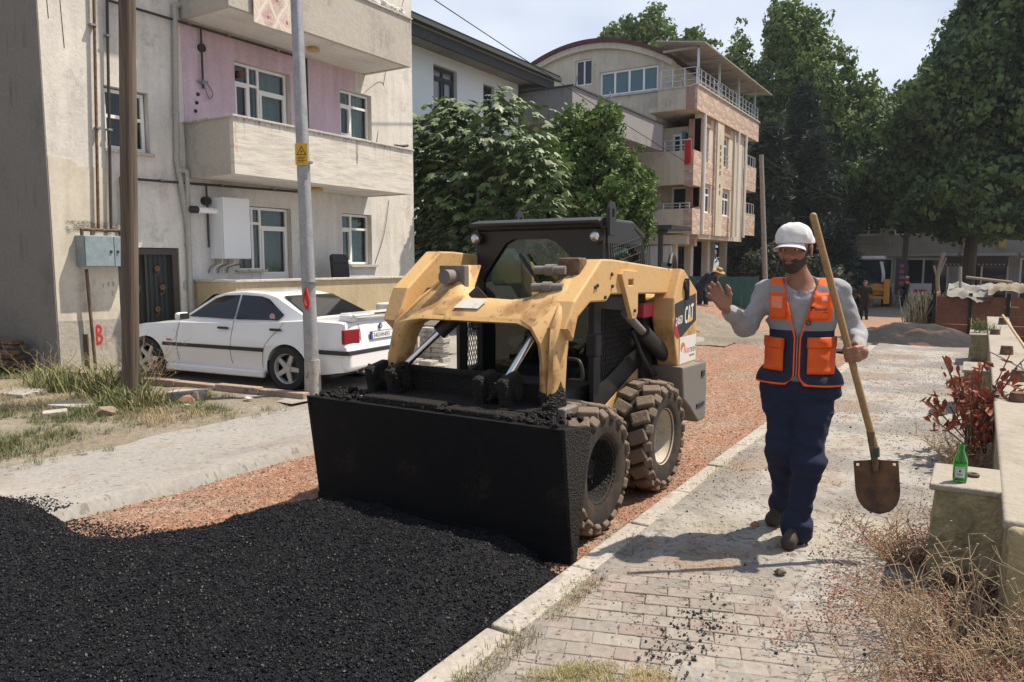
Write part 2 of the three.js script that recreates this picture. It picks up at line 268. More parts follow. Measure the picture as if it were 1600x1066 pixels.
// pavement of small pavers, dust and dirt lying in and over them
{
  const k = new THREE.Group(); k.name = 'pavement'; k.userData = { kind: 'structure' }; scene.add(k);
  const mats = [[0.29, 0.262, 0.24], [0.315, 0.285, 0.262], [0.3, 0.255, 0.232], [0.275, 0.255, 0.238], [0.335, 0.31, 0.285]].map((c) => mat(...c, 0.95, { map: T.concrete, ...bump('coarseBump', 0.01) }));
  const vars = [0, 1, 2, 3].map((i) => { const g = boxUV(rbx(0.199, 0.06, 0.0985, 0.006, 0, 0, 0)); const u = g.attributes.uv; for (let n = 0; n < u.count; n++) u.setXY(n, u.getX(n) + i * 0.37, u.getY(n) + i * 0.61); return g; });
  const A = 0.335, ca = Math.cos(A), sa = Math.sin(A), list = [];
  for (let j = -90; j < 190; j++) for (let i = -60; i < 60; i++) {
    const a = (i + (j & 1 ? 0.5 : 0)) * 0.204, b = -j * 0.1035, x = a * ca + b * sa - 0.8, z = -a * sa + b * ca;
    if (x < -1.57 || x > 0.28 || z > 0.5 || z < -16) continue;
    list.push([x, z]);
  }
  list.sort((p, q) => Math.hypot(p[0] + 0.9, p[1] + 3.0) - Math.hypot(q[0] + 0.9, q[1] + 3.0));
  const rest = [];
  list.forEach(([x, z], n) => {
    const sink = 0.01 * (fbm(x * 1.5, z * 1.5, 2, 0, 31) - 0.5), y = -0.031 + sink + rr(-0.002, 0.002), ry = A + rr(-0.02, 0.02), rx = rr(-0.014, 0.014), rz = rr(-0.008, 0.008);
    if (n < 300) { const b = new THREE.Mesh(vars[n % 4], mats[Math.floor(rnd() * 5)]); b.name = 'paving_brick'; b.position.set(x, y, z); b.rotation.set(rx, ry, rz, 'YXZ'); b.castShadow = b.receiveShadow = true; k.add(b); }
    else rest.push(TM(x, y, z, rx, ry, rz));
  });
  inst('paving_brick', vars[0], mats[1], rest, k);
  const dustY = (x, z) => -0.0068 + 0.017 * (fbm(x * 1.6 + 5, z * 1.6, 4, 0, 41) - 0.5) + 0.012 * (fbm(x * 14, z * 14, 3, 0, 43) - 0.5) + 0.016 * sst(-3.1, -4.6, z) + 0.011 * sst(-0.45, 0.0, x) + 0.007 * sst(-1.35, -1.6, x);
  part('dust', gridXZ(steps([[-1.625, 0.3, 0.025]]), steps([[-16.2, 0.6, 0.03]]), dustY), M.dust, k, { ...KU, kind: 'stuff' });
  M.dustY = dustY;
}
ground('pavement_edge', gridXZ(steps([[0.25, 9, 0.25]]), steps([[-19, 2, 0.25]]), (x, z) => HG(x, z) + 0.004 + 0.05 * (fbm(x, z, 3, 0, 17) - 0.5)), M.dust, KU);
// fresh asphalt dumped on the road bed
const aEdge = (x) => { // z of its far edge
  const P = [[-6.1, -1.5], [-5.75, -2.3], [-5.4, -2.45], [-4.8, -2.5], [-4.3, -2.75], [-3.9, -3.3], [-3.6, -3.66], [-1.6, -3.62]];
  let i = 0; while (i < P.length - 2 && x > P[i + 1][0]) i++; const t = clamp((x - P[i][0]) / (P[i + 1][0] - P[i][0])); return mix(P[i][1], P[i + 1][1], t);
};
const asphaltY = (x, z) => {
  const d = z - aEdge(x) + 0.22 * (fbm(x * 3, z * 3, 3, 0, 61) - 0.5), base = x < -5 ? -0.03 : -0.12;
  let h = -0.17 + 0.1 * sst(-4.85, -5.35, x) + 0.17 * sst(-0.1, 0.55, d) + 0.12 * (fbm(x * 1.3, z * 1.3, 4, 0, 62) - 0.5) * sst(0, 0.6, d) + 0.05 * (fbm(x * 5, z * 5, 3, 0, 63) - 0.5);
  h += 0.11 * Math.exp(-(((x + 5.35) / 0.55) ** 2 + ((z + 1.7) / 0.8) ** 2)) - 0.03 * sst(-2.3, -1.8, x);
  h += 0.13 * sst(-2.6, -3.5, z) * sst(-4.1, -3.6, x) * sst(-1.75, -2.3, x);
  h -= 0.22 * sst(0.12, -0.3, d); return h + 0.012 * (fbm(x * 30, z * 30, 2, 0, 64) - 0.5);
};
{
  const g = gridXZ(steps([[-6.2, -1.755, 0.022]]), steps([[-3.95, 0.6, 0.022]]), asphaltY);
  const a = part('fresh_asphalt', g, M.asphalt, scene, { ...KU, kind: 'stuff' }); a.userData.label = 'fresh black asphalt spread in front of the loader bucket up to the kerb'; a.userData.category = 'asphalt';
  const list = [], q = rng(77);
  for (let i = 0; i < 120000; i++) {
    const x = -6.1 + 4.33 * q(), z = -3.75 + 3.6 * Math.pow(q(), 0.8); if (z < aEdge(x) - 0.15 * q() - (q() < 0.04 ? 0.7 * q() * q() : 0)) continue;
    if (-z * 0.62 - (x + 1.7) * 0.0 < 0.4 && x > -2) continue;
    const s = 0.0025 + 0.0045 * q() + 0.006 * q() ** 6; list.push(TM(x, Math.max(asphaltY(x, z), x > -5.1 ? roadY(x, z) : -0.03) + s * 0.3, z, q() * 6, q() * 6, q() * 6, s, s * 0.8, s));
  }
  inst('asphalt_stone', stoneGeo(3), M.asphaltStone, list, scene, { label: 'loose black asphalt grains on the fresh asphalt', category: 'asphalt' });
}
// heaps further on
function heap(name, label, cx, cz, rx, rz, h, m, seed) {
  const g = gridXZ(steps([[cx - rx * 1.15, cx + rx * 1.15, 0.06]]), steps([[cz - rz * 1.15, cz + rz * 1.15, 0.06]]), (x, z) => { const r = Math.hypot((x - cx) / rx, (z - cz) / rz) + 0.35 * (fbm(x * 1.4, z * 1.4, 3, 0, seed) - 0.5); return HG(x, z) - 0.1 + (h + 0.1) * Math.pow(sst(1, 0.05, r), 0.8) * (0.75 + 0.5 * fbm(x * 2, z * 2, 3, 0, seed + 1)) + 0.03 * (fbm(x * 9, z * 9, 3, 0, seed + 2) - 0.5); });
  const me = part(name, g, m, scene, { ...KU, kind: 'stuff' }); me.userData.label = label; me.userData.category = 'heap'; return me;
}
T.heapMix = tex(512, 1.6, (u, v, N) => lerp3([0.016, 0.017, 0.019], [0.27, 0.12, 0.07], sst(0.56, 0.72, N(5, 5, 3, 9)) * 0.8));
M.heapMix = mat(1, 1, 1, 0.75, { map: T.heapMix, bumpMap: T.bitumen, bumpScale: 0.05 });
heap('asphalt_heap', 'long low heap of black asphalt with rusty patches across the pavement end', -1.0, -17.6, 1.9, 1.9, 0.36, M.heapMix, 71);
heap('asphalt_heap_001', 'black asphalt heap behind the low concrete wall at the right edge', 1.9, -14.2, 1.5, 1.7, 0.75, M.asphalt, 81);
heap('rubble_heap', 'low grey rubble heap beside the road behind the loader', -6.3, -18.5, 1.7, 3, 0.35, M.dirt, 91);
heap('dirt_heap', 'low bank of pale dirt behind the asphalt heap', -1.3, -25, 3.2, 3, 0.45, M.gravel, 93);
// loose stones: orange crumbs on the road, grey gravel and black crumbs on the pavement
{
  const q = rng(5), road = [], rc = [], pave = [], pc = [], crumbs = [];
  for (let i = 0; i < 60000; i++) {
    const z = -1.8 - 16 * q() * q(), x = -5.2 + 3.45 * q(); const s = 0.0025 + 0.011 * q() * q() * q() * q() + 0.0025 * q();
    road.push(TM(x, roadY(x, z) + s * 0.35, z, q() * 6, q() * 6, q() * 6, s)); const t = q(); const c = t < 0.6 ? [0.285, 0.155, 0.1] : t < 0.82 ? [0.31, 0.23, 0.175] : [0.15, 0.115, 0.09]; rc.push(lin(...mul3(c, 0.6 + 0.7 * q())));
  }
  inst('road_gravel', stoneGeo(8), mat(1, 1, 1, 1, { flatShading: true }), road, scene, { colors: rc, label: 'orange crushed gravel strewn on the road bed', category: 'gravel' });
  for (let i = 0; i < 26000; i++) {
    const z = -1.2 - 14 * Math.pow(q(), 1.4), x = -1.6 + 1.85 * q(), w = fbm(x * 1.7 + 3, z * 1.2, 3, 0, 95) + 0.25 * sst(-0.8, 0.1, x) + 0.1 * sst(-3.5, -5.5, z);
    if (q() > sst(0.42, 0.85, w)) continue;
    const s = 0.0025 + 0.009 * q() * q() * q(); pave.push(TM(x, Math.max(0, M.dustY(x, z)) + s * 0.3, z, q() * 6, q() * 6, q() * 6, s, s * 0.7, s)); pc.push(lin(...mul3(q() < 0.7 ? [0.33, 0.31, 0.29] : [0.22, 0.15, 0.11], 0.55 + 0.7 * q())));
  }
  inst('pavement_gravel', stoneGeo(9), mat(1, 1, 1, 1, { flatShading: true }), pave, scene, { colors: pc, label: 'grey grit strewn over the pavement', category: 'gravel' });
  for (let i = 0; i < 3800; i++) {
    const z = -1.5 - 13 * Math.pow(q(), 1.2), x = -1.72 + 1.9 * q(), w = fbm(x * 1.1 + 13, z * 0.9, 3, 0, 98); if (q() > sst(0.45, 0.8, w) + 0.12) continue;
    const s = 0.003 + 0.012 * q() * q() * q(); crumbs.push(TM(x, Math.max(0.001, M.dustY(x, z)) + s * 0.4, z, q() * 6, q() * 6, q() * 6, s, s * 0.8, s));
  }
  for (let i = 0; i < 260; i++) { const r = (q() + q() + q()) * 0.075, t = q() * 6.28, x = -0.98 + 0.8 * r * Math.cos(t), z = -3.0 + 2.6 * r * Math.sin(t), s = 0.003 + 0.008 * q() * q(); crumbs.push(TM(x, 0.002 + s * 0.4, z, q() * 6, q() * 6, q() * 6, s)); }
  inst('asphalt_crumb', stoneGeo(11), mat(0.03, 0.028, 0.028, 0.7, { flatShading: true }), crumbs, scene, { label: 'black asphalt crumbs scattered on the pavement', category: 'crumbs' });
}
// ---------- haze ----------
scene.fog = new THREE.FogExp2(0xc3ccd6, 0.0004);
// ---------- the apartment block at the left ----------
// a window: white bars in the wall opening, one pane per light; s runs along -z, wl and tr are the inner bars
function winX(parent, X, s0, s1, y0, y1, o = {}) { // frame with mullions at o.v = [s...] and transoms per column
  const w = o.w ?? 0.045, f = o.m ?? M.pvc, d = 0.06, cols = [s0, ...(o.v ?? []), s1], fr = [], pn = [];
  fr.push(b2(X - d, X, y1 - w, y1, -s0, -s1), b2(X - d, X, y0, y0 + w, -s0, -s1));
  cols.forEach((s, i) => { const a = i === 0 ? s : i === cols.length - 1 ? s - w : s - w / 2; fr.push(b2(X - d + 0.002, X + 0.002, y0 + 0.001, y1 - 0.001, -a, -(a + w))); });
  for (let i = 0; i < cols.length - 1; i++) {
    const a = cols[i] + (i ? w / 2 : w), b = cols[i + 1] - (i === cols.length - 2 ? w : w / 2); let ys = [y0 + w, y1 - w];
    const t = (o.t ?? [])[i]; if (t != null) for (const q of [].concat(t)) { fr.push(b2(X - d + 0.004, X + 0.004, q - w / 2, q + w / 2, -a, -b)); ys.push(q); }
    ys.sort((m, n) => m - n);
    for (let k = 0; k < ys.length - 1; k++) {
      const lo = ys[k] + (k ? w / 2 : 0), hi = ys[k + 1] - (k < ys.length - 2 ? w / 2 : 0);
      if (o.sash?.[i] === k || o.sash?.[i] === true) { const e = 0.04; fr.push(b2(X - 0.03, X + 0.018, lo, hi, -a, -(a + e)), b2(X - 0.03, X + 0.018, lo, hi, -(b - e), -b), b2(X - 0.031, X + 0.017, hi - e, hi, -a - e, -b + e), b2(X - 0.031, X + 0.017, lo, lo + e, -a - e, -b + e)); }
      if (o.solid?.[i] === k) fr.push(b2(X - 0.04, X - 0.012, lo, hi, -a, -b)); else pn.push(b2(X - 0.036, X - 0.03, lo, hi, -a, -b));
    }
  }
  const win = part(o.name ?? 'window', fr, f, parent);
  for (const p of pn) part('pane', p, o.glass ?? M.glass, win);
  if (o.room !== false) {
    const r = 0.7; part('room', [b2(X - r - 0.02, X - r, y0 - 0.1, y1 + 0.1, -s0 + 0.1, -s1 - 0.1), b2(X - r, X - 0.22, y0 - 0.12, y0 - 0.1, -s0 + 0.1, -s1 - 0.1), b2(X - r, X - 0.22, y1 + 0.1, y1 + 0.12, -s0 + 0.1, -s1 - 0.1), b2(X - r, X - 0.22, y0 - 0.1, y1 + 0.1, -s0 + 0.12, -s0 + 0.1), b2(X - r, X - 0.22, y0 - 0.1, y1 + 0.1, -s1 - 0.1, -s1 - 0.12)], M.room, win);
  }
  if (o.curtain) for (const [a, b] of o.curtain) {
    const n = 40, g = new THREE.PlaneGeometry(b - a, y1 - y0, n, 1), p = g.attributes.position; for (let i = 0; i < p.count; i++) p.setZ(i, 0.022 * Math.sin((p.getX(i) - a) * 55) + 0.012 * Math.sin(p.getX(i) * 23));
    g.computeVertexNormals(); g.rotateY(Math.PI / 2); g.translate(X - 0.17, (y0 + y1) / 2, -(a + b) / 2); part('curtain', g, M.curtain, win);
  }
  return win;
}
{
  const FX = -11.1, B = thing('apartment_building', 'plastered apartment block with pink and white balcony fronts at the left', 'apartment building', [FX, 0, -9.5]);
  const hp = rect(8.69, 9.92, 3.2, 5.07), hp2 = rect(11.2, 12.11, 4.13, 5.08), hg = rect(8.64, 9.84, 0.5, 2.6), hg2 = rect(11.17, 12.04, 1.55, 2.6), hl = rect(6.38, 7.07, 3.28, 4.2), hd = rect(6.45, 7.48, 0.05, 1.83), hu = rect(8.69, 9.92, 5.9, 7.57), hu2 = rect(11.1, 12.0, 6.63, 7.58);
  part('wall', plateX([[5.53, -0.2], [13.46, -0.2], [13.46, 10.6], [5.53, 10.6]], [hp, hp2, hg, hg2, hl, hd, hu, hu2], FX, 0.22), M.plaster, B);
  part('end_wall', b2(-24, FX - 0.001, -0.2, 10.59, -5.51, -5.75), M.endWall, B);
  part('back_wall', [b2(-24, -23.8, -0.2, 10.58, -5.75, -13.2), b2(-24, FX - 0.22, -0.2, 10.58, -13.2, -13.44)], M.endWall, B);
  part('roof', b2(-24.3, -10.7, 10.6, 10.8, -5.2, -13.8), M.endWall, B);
  part('wall_panel', plateX([[7.69, 3.0], [11.19, 3.0], [11.19, 5.09], [11.66, 5.09], [11.66, 5.46], [7.69, 5.46]], [hp], FX + 0.006, 0.005), M.pink, B, { label: 'pink painted wall behind the first floor balcony' });
  part('wall_panel', plateX([[7.69, 0.43], [12.17, 0.43], [12.17, 2.96], [7.69, 2.96]], [hg, hg2], FX + 0.006, 0.005), M.white, B, { label: 'white painted wall of the ground floor terrace' });
  part('plinth', plateX([[5.53, -0.2], [6.45, -0.2], [6.45, 0.73], [6.1, 0.76], [5.53, 0.745]], [], FX + 0.008, 0.01), M.plasterGrey, B);
  part('plaster_patch', plateX([[5.53, 0.76], [6.44, 0.74], [6.44, 3.0], [5.95, 2.98], [5.85, 3.06], [5.53, 3.08]], [], FX + 0.005, 0.007), mat(0.72, 0.665, 0.57, 0.95, { map: T.plaster }), B);
  // windows and doors
  winX(B, FX - 0.1, 6.4, 7.05, 3.3, 4.18, { v: [], t: [3.78], w: 0.05, glass: M.glass });
  part('window_sill', b2(FX - 0.1, FX + 0.05, 3.24, 3.28, -6.34, -7.12), M.marble, B);
  winX(B, FX - 0.1, 8.7, 9.9, 3.3, 5.06, { v: [9.05, 9.26], t: [4.72, 4.72, 4.66], sash: [0, , 0], curtain: [[9.27, 9.88]] });
  winX(B, FX - 0.1, 11.21, 12.1, 4.14, 5.07, { v: [11.58], t: [4.78, 4.78], sash: [0], curtain: [[11.6, 12.1]] });
  winX(B, FX - 0.1, 8.65, 9.83, 0.51, 2.59, { v: [9.02, 9.2], t: [[2.3, 1.47], [2.3, 1.47], [2.24, 1.36]], sash: [, , 1], solid: [0, 0, 0], curtain: [[8.66, 8.9], [9.0, 9.83]] });
  winX(B, FX - 0.1, 11.18, 12.03, 1.56, 2.59, { v: [11.52], t: [2.29, 2.29], sash: [0], curtain: [[11.18, 12.03]] });
  winX(B, FX - 0.1, 8.7, 9.9, 5.91, 7.56, { v: [9.3], t: [7.2, 7.2] }); winX(B, FX - 0.1, 11.11, 11.99, 6.64, 7.57, { v: [11.5], t: [] });
  part('window_sill', b2(FX - 0.1, FX + 0.07, 1.5, 1.545, -11.12, -12.17), M.marble, B);
  part('window_sill', b2(FX - 0.1, FX + 0.06, 1.43, 1.47, -8.55, -9.22), M.marble, B);
  part('vent_cap', mv(new THREE.CylinderGeometry(0.06, 0.06, 0.1, 18), FX - 0.09, 4.88, -8.88, 0, 0, Math.PI / 2), mat(0.12, 0.07, 0.045, 0.8), B);
  // iron street door
  const D = part('door', [b2(FX - 0.14, FX - 0.1, 0.06, 1.82, -6.46, -7.47)], mat(0.03, 0.034, 0.034, 0.5), B);
  part('door_frame', [b2(FX - 0.1, FX - 0.02, 0.06, 1.81, -7.37, -7.47), b2(FX - 0.1, FX - 0.02, 1.72, 1.815, -6.46, -7.37), b2(FX - 0.1, FX - 0.02, 0.06, 0.52, -6.46, -7.37), b2(FX - 0.1, FX - 0.03, 0.52, 1.72, -6.9, -6.93)], mat(0.06, 0.045, 0.04, 0.6), D);
  for (let i = 0; i < 11; i++) if (i !== 5) part('bar', rod([FX - 0.075, 0.52, -6.5 - i * 0.083], [FX - 0.075, 1.72, -6.5 - i * 0.083], 0.007, 0.007, 6), M.black, D);
  const cu = mat(0.25, 0.13, 0.075, 0.5, { metalness: 0.5 });
  for (const [y, s] of [[1.5, 6.66], [1.2, 6.78], [0.85, 6.66], [1.5, 7.12], [1.2, 7.2], [0.85, 7.1]]) { const l = []; for (let k = 0; k < 6; k++) l.push(mv(new THREE.SphereGeometry(0.022, 6, 5), FX - 0.06, y + 0.03 * Math.sin(k * 1.05), -s - 0.03 * Math.cos(k * 1.05))); l.push(tube([[FX - 0.06, y - 0.12, -s + 0.04], [FX - 0.055, y - 0.06, -s - 0.03], [FX - 0.06, y, -s]], 0.006, 10, 5)); part('ornament', l, cu, D); }
  part('keypad', b2(FX, FX + 0.03, 1.16, 1.28, -7.53, -7.59), M.pipeGrey, B);
  // balconies
  const stain = canvasTex(1024, 256, (x, w, h) => {
    x.fillStyle = '#dcd7cd'; x.fillRect(0, 0, w, h); const q = rng(31);
    for (let i = 0; i < 900; i++) { x.fillStyle = `rgba(${q() < 0.5 ? '150,142,130' : '222,217,207'},${0.05 + 0.1 * q()})`; const a = q() * w, b = q() * h; x.beginPath(); x.ellipse(a, b, 4 + q() * 60, 2 + q() * 9, (q() - 0.5) * 0.3, 0, 7); x.fill(); }
    for (let i = 0; i < 420; i++) { x.fillStyle = `rgba(128,118,104,${0.04 + 0.1 * q()})`; const b = h * (0.35 + 0.4 * Math.sin(i * 0.7) * q()); x.fillRect(q() * w, b, 10 + 90 * q(), 1 + 3 * q()); }
    for (let i = 0; i < 140; i++) { const a = q() * w, l = 8 + 40 * q() * q() + (q() < 0.08 ? 90 : 0), n = 10; for (let k = 0; k < n; k++) { x.fillStyle = `rgba(52,46,40,${0.22 * (1 - k / n)})`; x.fillRect(a + (q() - 0.5) * 3, k * l / n, 2 + 4 * q(), l / n + 1); } }
    for (let k = 0; k < 26; k++) { x.fillStyle = `rgba(170,112,44,${0.08 + 0.1 * q()})`; x.fillRect(q() * 8, k * 6, 6 + 8 * q(), 14); }
    for (let k = 0; k < 30; k++) { x.fillStyle = `rgba(70,62,54,${0.13})`; x.fillRect(640 + (q() - 0.5) * 12, k * 4, 4 + 6 * q(), 60 * q()); }
  });
  const front = new THREE.MeshStandardMaterial({ color: lin(0.87, 0.87, 0.87), map: stain, roughness: 0.95, ...bump('coarseBump', 0.006) });
  const faceUV = (g, z0, z1, y0, y1) => { const n = plain(g), p = n.attributes.position; for (let i = 0; i < p.count; i++) n.attributes.uv.setXY(i, (z0 - p.getZ(i)) / (z0 - z1), (p.getY(i) - y0) / (y1 - y0)); return n; };
  for (const [y0, y1, m] of [[2.98, 3.83, front], [5.48, 6.38, M.plasterGrey], [7.98, 8.88, M.plasterGrey]]) {
    const b = part('balcony', b2(FX + 0.001, -9.96, y0, y0 + 0.13, -7.68, -11.94), M.white, B);
    const bal = b2(-9.96, -9.87, y0 - 0.012, y1, -7.67, -11.95);
    part('balcony_front', m === front ? faceUV(bal, -7.67, -11.95, y0 - 0.012, y1) : bal, m, b, m === front ? KU : {});
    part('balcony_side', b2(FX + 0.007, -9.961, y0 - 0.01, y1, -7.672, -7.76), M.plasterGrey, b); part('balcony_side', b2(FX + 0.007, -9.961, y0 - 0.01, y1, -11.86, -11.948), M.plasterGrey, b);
    part('balcony_cap', [rb2(-9.99, -9.84, y1, y1 + 0.035, -7.64, -11.98, 0.008), rb2(FX + 0.007, -9.991, y1 + 0.001, y1 + 0.034, -7.64, -7.79, 0.008), rb2(FX + 0.007, -9.991, y1 + 0.001, y1 + 0.034, -11.83, -11.98, 0.008)], M.marble, b);
    part('ceiling_lamp', mv(new THREE.CylinderGeometry(0.09, 0.12, 0.06, 20), -10.5, y0 - 0.03, -9.95), mat(0.5, 0.33, 0.13, 0.5), b);
  }
  const t = part('terrace_wall', [b2(-10.13, -10.02, -0.1, 1.28, -7.72, -12.08), b2(FX + 0.01, -10.131, -0.1, 1.279, -7.722, -7.83)], M.ochre, B);
  part('wall_cap', [rb2(-10.16, -9.98, 1.28, 1.32, -7.69, -12.12, 0.008), rb2(FX + 0.01, -10.161, 1.281, 1.319, -7.69, -7.86, 0.008)], M.marble, t);
  part('terrace_floor', b2(FX, -10.13, 0.3, 0.42, -7.83, -12.0), M.concrete, B);
  // red sprayed letter and pencilled letters
  const spray = (draw, w, h) => { const tx = canvasTex(256, 256, draw); return new THREE.MeshStandardMaterial({ map: tx, transparent: true, roughness: 0.9, polygonOffset: true, polygonOffsetFactor: -1 }); };
  const deco = (name, s0, s1, y0, y1, X, draw, label) => { const g = new THREE.PlaneGeometry(s1 - s0, y1 - y0); g.rotateY(Math.PI / 2); g.translate(X, (y0 + y1) / 2, -(s0 + s1) / 2); part(name, g, spray(draw), B, { keepUV: true, label }); };
  deco('graffiti', 5.99, 6.21, 0.33, 0.72, FX + 0.011, (x) => { x.clearRect(0, 0, 256, 256); x.strokeStyle = 'rgba(196,40,36,0.95)'; x.lineCap = x.lineJoin = 'round'; for (const w of [40, 26]) { x.lineWidth = w; x.globalAlpha = w > 30 ? 0.35 : 1; x.beginPath(); x.moveTo(90, 50); x.lineTo(86, 210); x.moveTo(90, 46); x.bezierCurveTo(190, 30, 185, 110, 95, 122); x.bezierCurveTo(210, 120, 200, 215, 86, 208); x.stroke(); } }, 'red sprayed letter B');
  deco('scribble', 6.17, 6.4, 1.02, 1.34, FX + 0.012, (x) => { x.clearRect(0, 0, 256, 256); x.fillStyle = 'rgba(60,55,50,0.75)'; x.font = '70px sans-serif'; x.fillText('Y', 20, 95); x.fillText('·E', 96, 80); x.fillText('0', 190, 78); x.fillText('E', 170, 190); x.globalAlpha = 0.35; x.fillText('A', 10, 175); }, 'scribbled dark letters');
  for (let i = 0; i < 3; i++) part('pipe_hole', mv(new THREE.CylinderGeometry(0.03 - 0.006 * i, 0.03, 0.03, 10), FX + 0.008, 4.35 - i * 0.14, -7.95 + 0.03 * i, 0, 0, Math.PI / 2), M.blackMatt, B);
  for (const [a, b] of [[[5.62, 7.2], [5.66, 4.95]], [[5.78, 7.3], [5.85, 4.6]], [[5.72, 7.4], [5.73, 6.0]]]) part('crack', tube([[FX, a[1], -a[0]], [FX + 0.001, mix(a[1], b[1], 0.35), -mix(a[0], b[0], 0.2) - 0.02], [FX, mix(a[1], b[1], 0.7), -mix(a[0], b[0], 0.8) + 0.01], [FX, b[1], -b[0]]], 0.006, 30, 5), M.blackMatt, B);
  deco('mould_patch', 5.66, 6.6, 2.0, 2.24, FX + 0.014, (x) => { x.clearRect(0, 0, 256, 256); const q = rng(12); for (let i = 0; i < 900; i++) { const u = q(), v = q(); if (fbm(u * 6, v * 3, 3, 0, 5) < 0.42) continue; x.fillStyle = `rgba(40,36,32,${0.12 + 0.3 * q()})`; x.fillRect(12 + u * 232, 40 + v * 190, 2 + 9 * q(), 2 + 14 * q()); } }, 'dark mould patch');
  // pipes
  const X1 = FX + 0.06;
  const gp = thing('gas_pipe', 'black gas pipe running across the pink wall under the top balcony', 'gas pipe', [X1, 5.4, -7]);
  part('pipe', rods([[X1, 2.05, -6.34], [X1, 5.41, -6.47], [X1, 5.42, -10.28], [X1, 3.88, -10.28]], 0.021), M.pipeBlack, gp);
  part('branch', rods([[X1, 5.42, -8.02], [X1, 4.45, -8.02]], 0.016), M.pipeBlack, gp);
  for (const [y, s] of [[4.9, 6.45], [3.55, 6.4], [5.42, 7.8], [5.42, 8.55], [5.42, 9.6]]) part('clamp', b2(FX, X1 + 0.03, y - 0.014, y + 0.014, -s + 0.03, -s - 0.03), M.steel, gp);
  part('valve', [mv(new THREE.SphereGeometry(0.045, 10, 8), X1, 4.55, -8.02), rod([X1 - 0.04, 4.56, -7.94], [X1 + 0.02, 4.56, -8.1], 0.02), tube([[X1, 4.5, -8.04], [X1 + 0.02, 4.3, -8.12], [X1, 4.4, -8.2], [X1, 4.55, -8.1]], 0.01, 20, 6)], M.steel, gp);
  part('flue_hole', [mv(new THREE.CylinderGeometry(0.09, 0.09, 0.02, 20), FX + 0.015, 5.1, -8.03, 0, 0, Math.PI / 2)], M.white, gp); part('flue', mv(new THREE.CylinderGeometry(0.07, 0.07, 0.06, 20), FX + 0.04, 5.1, -8.03, 0, 0, Math.PI / 2), M.black, gp);
  const g2 = thing('gas_pipe', 'black gas pipe crossing the ground floor below the first balcony', 'gas pipe', [X1, 2.9, -7]);
  part('pipe', rods([[X1, 2.04, -6.52], [X1, 2.86, -6.53], [X1, 2.93, -10.18], [X1, 1.4, -10.18]], 0.02), M.pipeBlack, g2);
  part('branch', rods([[X1, 2.9, -8.0], [X1, 1.85, -8.0]], 0.016), M.pipeBlack, g2);
  for (const s of [7.2, 8.3, 9.4]) part('clamp', b2(FX, X1 + 0.03, 2.87 + (s - 7) * 0.018, 2.9 + (s - 7) * 0.018, -s + 0.03, -s - 0.03), M.steel, g2);
  const g3 = thing('gas_pipe', 'leftmost upright black gas pipe above the grey meter cabinet', 'gas pipe', [X1, 2.1, -6.2]);
  part('pipe', rods([[X1, 2.05, -6.15], [X1, 7.8, -6.37]], 0.022), M.pipeRust, g3); for (const y of [3.55, 5.0, 6.2]) part('clamp', b2(FX, X1 + 0.03, y - 0.014, y + 0.014, -6.2, -6.28), M.steel, g3);
  const g4 = thing('gas_pipe', 'rusty pipe manifold on top of the meter cabinet and down to the ground', 'gas pipe', [X1, 0, -5.9]);
  part('manifold', rods([[X1 + 0.05, 1.98, -5.88], [X1 + 0.05, 2.07, -5.88], [X1 + 0.05, 2.07, -6.45], [X1 + 0.05, 1.98, -6.45]], 0.024).concat(rods([[X1 + 0.05, 2.07, -6.02], [X1 + 0.05, 1.98, -6.02]], 0.02)), M.pipeRust, g4);
  part('riser', rods([[X1 + 0.04, 1.5, -5.92], [X1 + 0.04, 0.02, -5.97]], 0.024), M.pipeRust, g4); part('board', b2(FX, FX + 0.03, 0.02, 0.55, -5.86, -5.93), M.wood, g4);
  const dp = thing('drainpipe', 'pale grey drainpipe beside the pink and white balcony walls', 'drainpipe', [X1, 0, -7.6]);
  part('pipe', rods([[X1, 5.7, -7.72], [X1, 5.63, -7.56], [X1, 3.2, -7.48], [X1, 2.2, -7.62], [X1, 0.05, -7.62]], 0.045, 12), M.pipeGrey, dp); part('branch', rods([[X1, 3.1, -7.48], [X1 + 0.04, 3.06, -7.62], [X1 + 0.04, 2.95, -7.62], [X1 + 0.02, 2.2, -7.62]], 0.04, 12), M.pipeGrey, dp);
  for (const y of [3.95, 1.85, 1.0]) part('collar', rod([X1, y, -7.5 - (y < 2 ? 0.12 : 0)], [X1, y + 0.05, -7.5 - (y < 2 ? 0.12 : 0)], 0.055), M.pipeGrey, dp);
  // meter cabinet
  const mc = thing('meter_cabinet', 'grey steel meter cabinet with two doors on the plaster wall', 'meter cabinet', [FX + 0.12, 1.54, -6.2]);
  part('case', rb2(FX + 0.004, FX + 0.24, 1.535, 1.985, -5.83, -6.56, 0.006), M.cabinet, mc);
  for (const [a, b, h] of [[5.84, 6.255, 6.21], [6.265, 6.55, 6.31]]) { const d = part('door', rb2(FX + 0.242, FX + 0.256, 1.545, 1.975, -a, -b, 0.004), M.cabinet, mc); part('handle', rb2(FX + 0.256, FX + 0.272, 1.735, 1.775, -h + 0.015, -h - 0.015, 0.003), M.black, d); }
  { const g = new THREE.PlaneGeometry(0.1, 0.1); g.rotateY(Math.PI / 2); g.translate(FX + 0.2575, 1.7, -6.45); part('sticker', g, new THREE.MeshStandardMaterial({ map: canvasTex(128, 128, (x) => { x.clearRect(0, 0, 128, 128); x.strokeStyle = '#e8e8e4'; x.lineWidth = 9; x.setLineDash([16, 8]); x.beginPath(); x.arc(64, 64, 44, 0, 7); x.stroke(); x.setLineDash([]); x.lineWidth = 8; x.strokeRect(44, 52, 40, 30); x.beginPath(); x.arc(64, 52, 14, Math.PI, 0); x.stroke(); }), transparent: true, roughness: 0.6, polygonOffset: true }), mc, { keepUV: true }); }
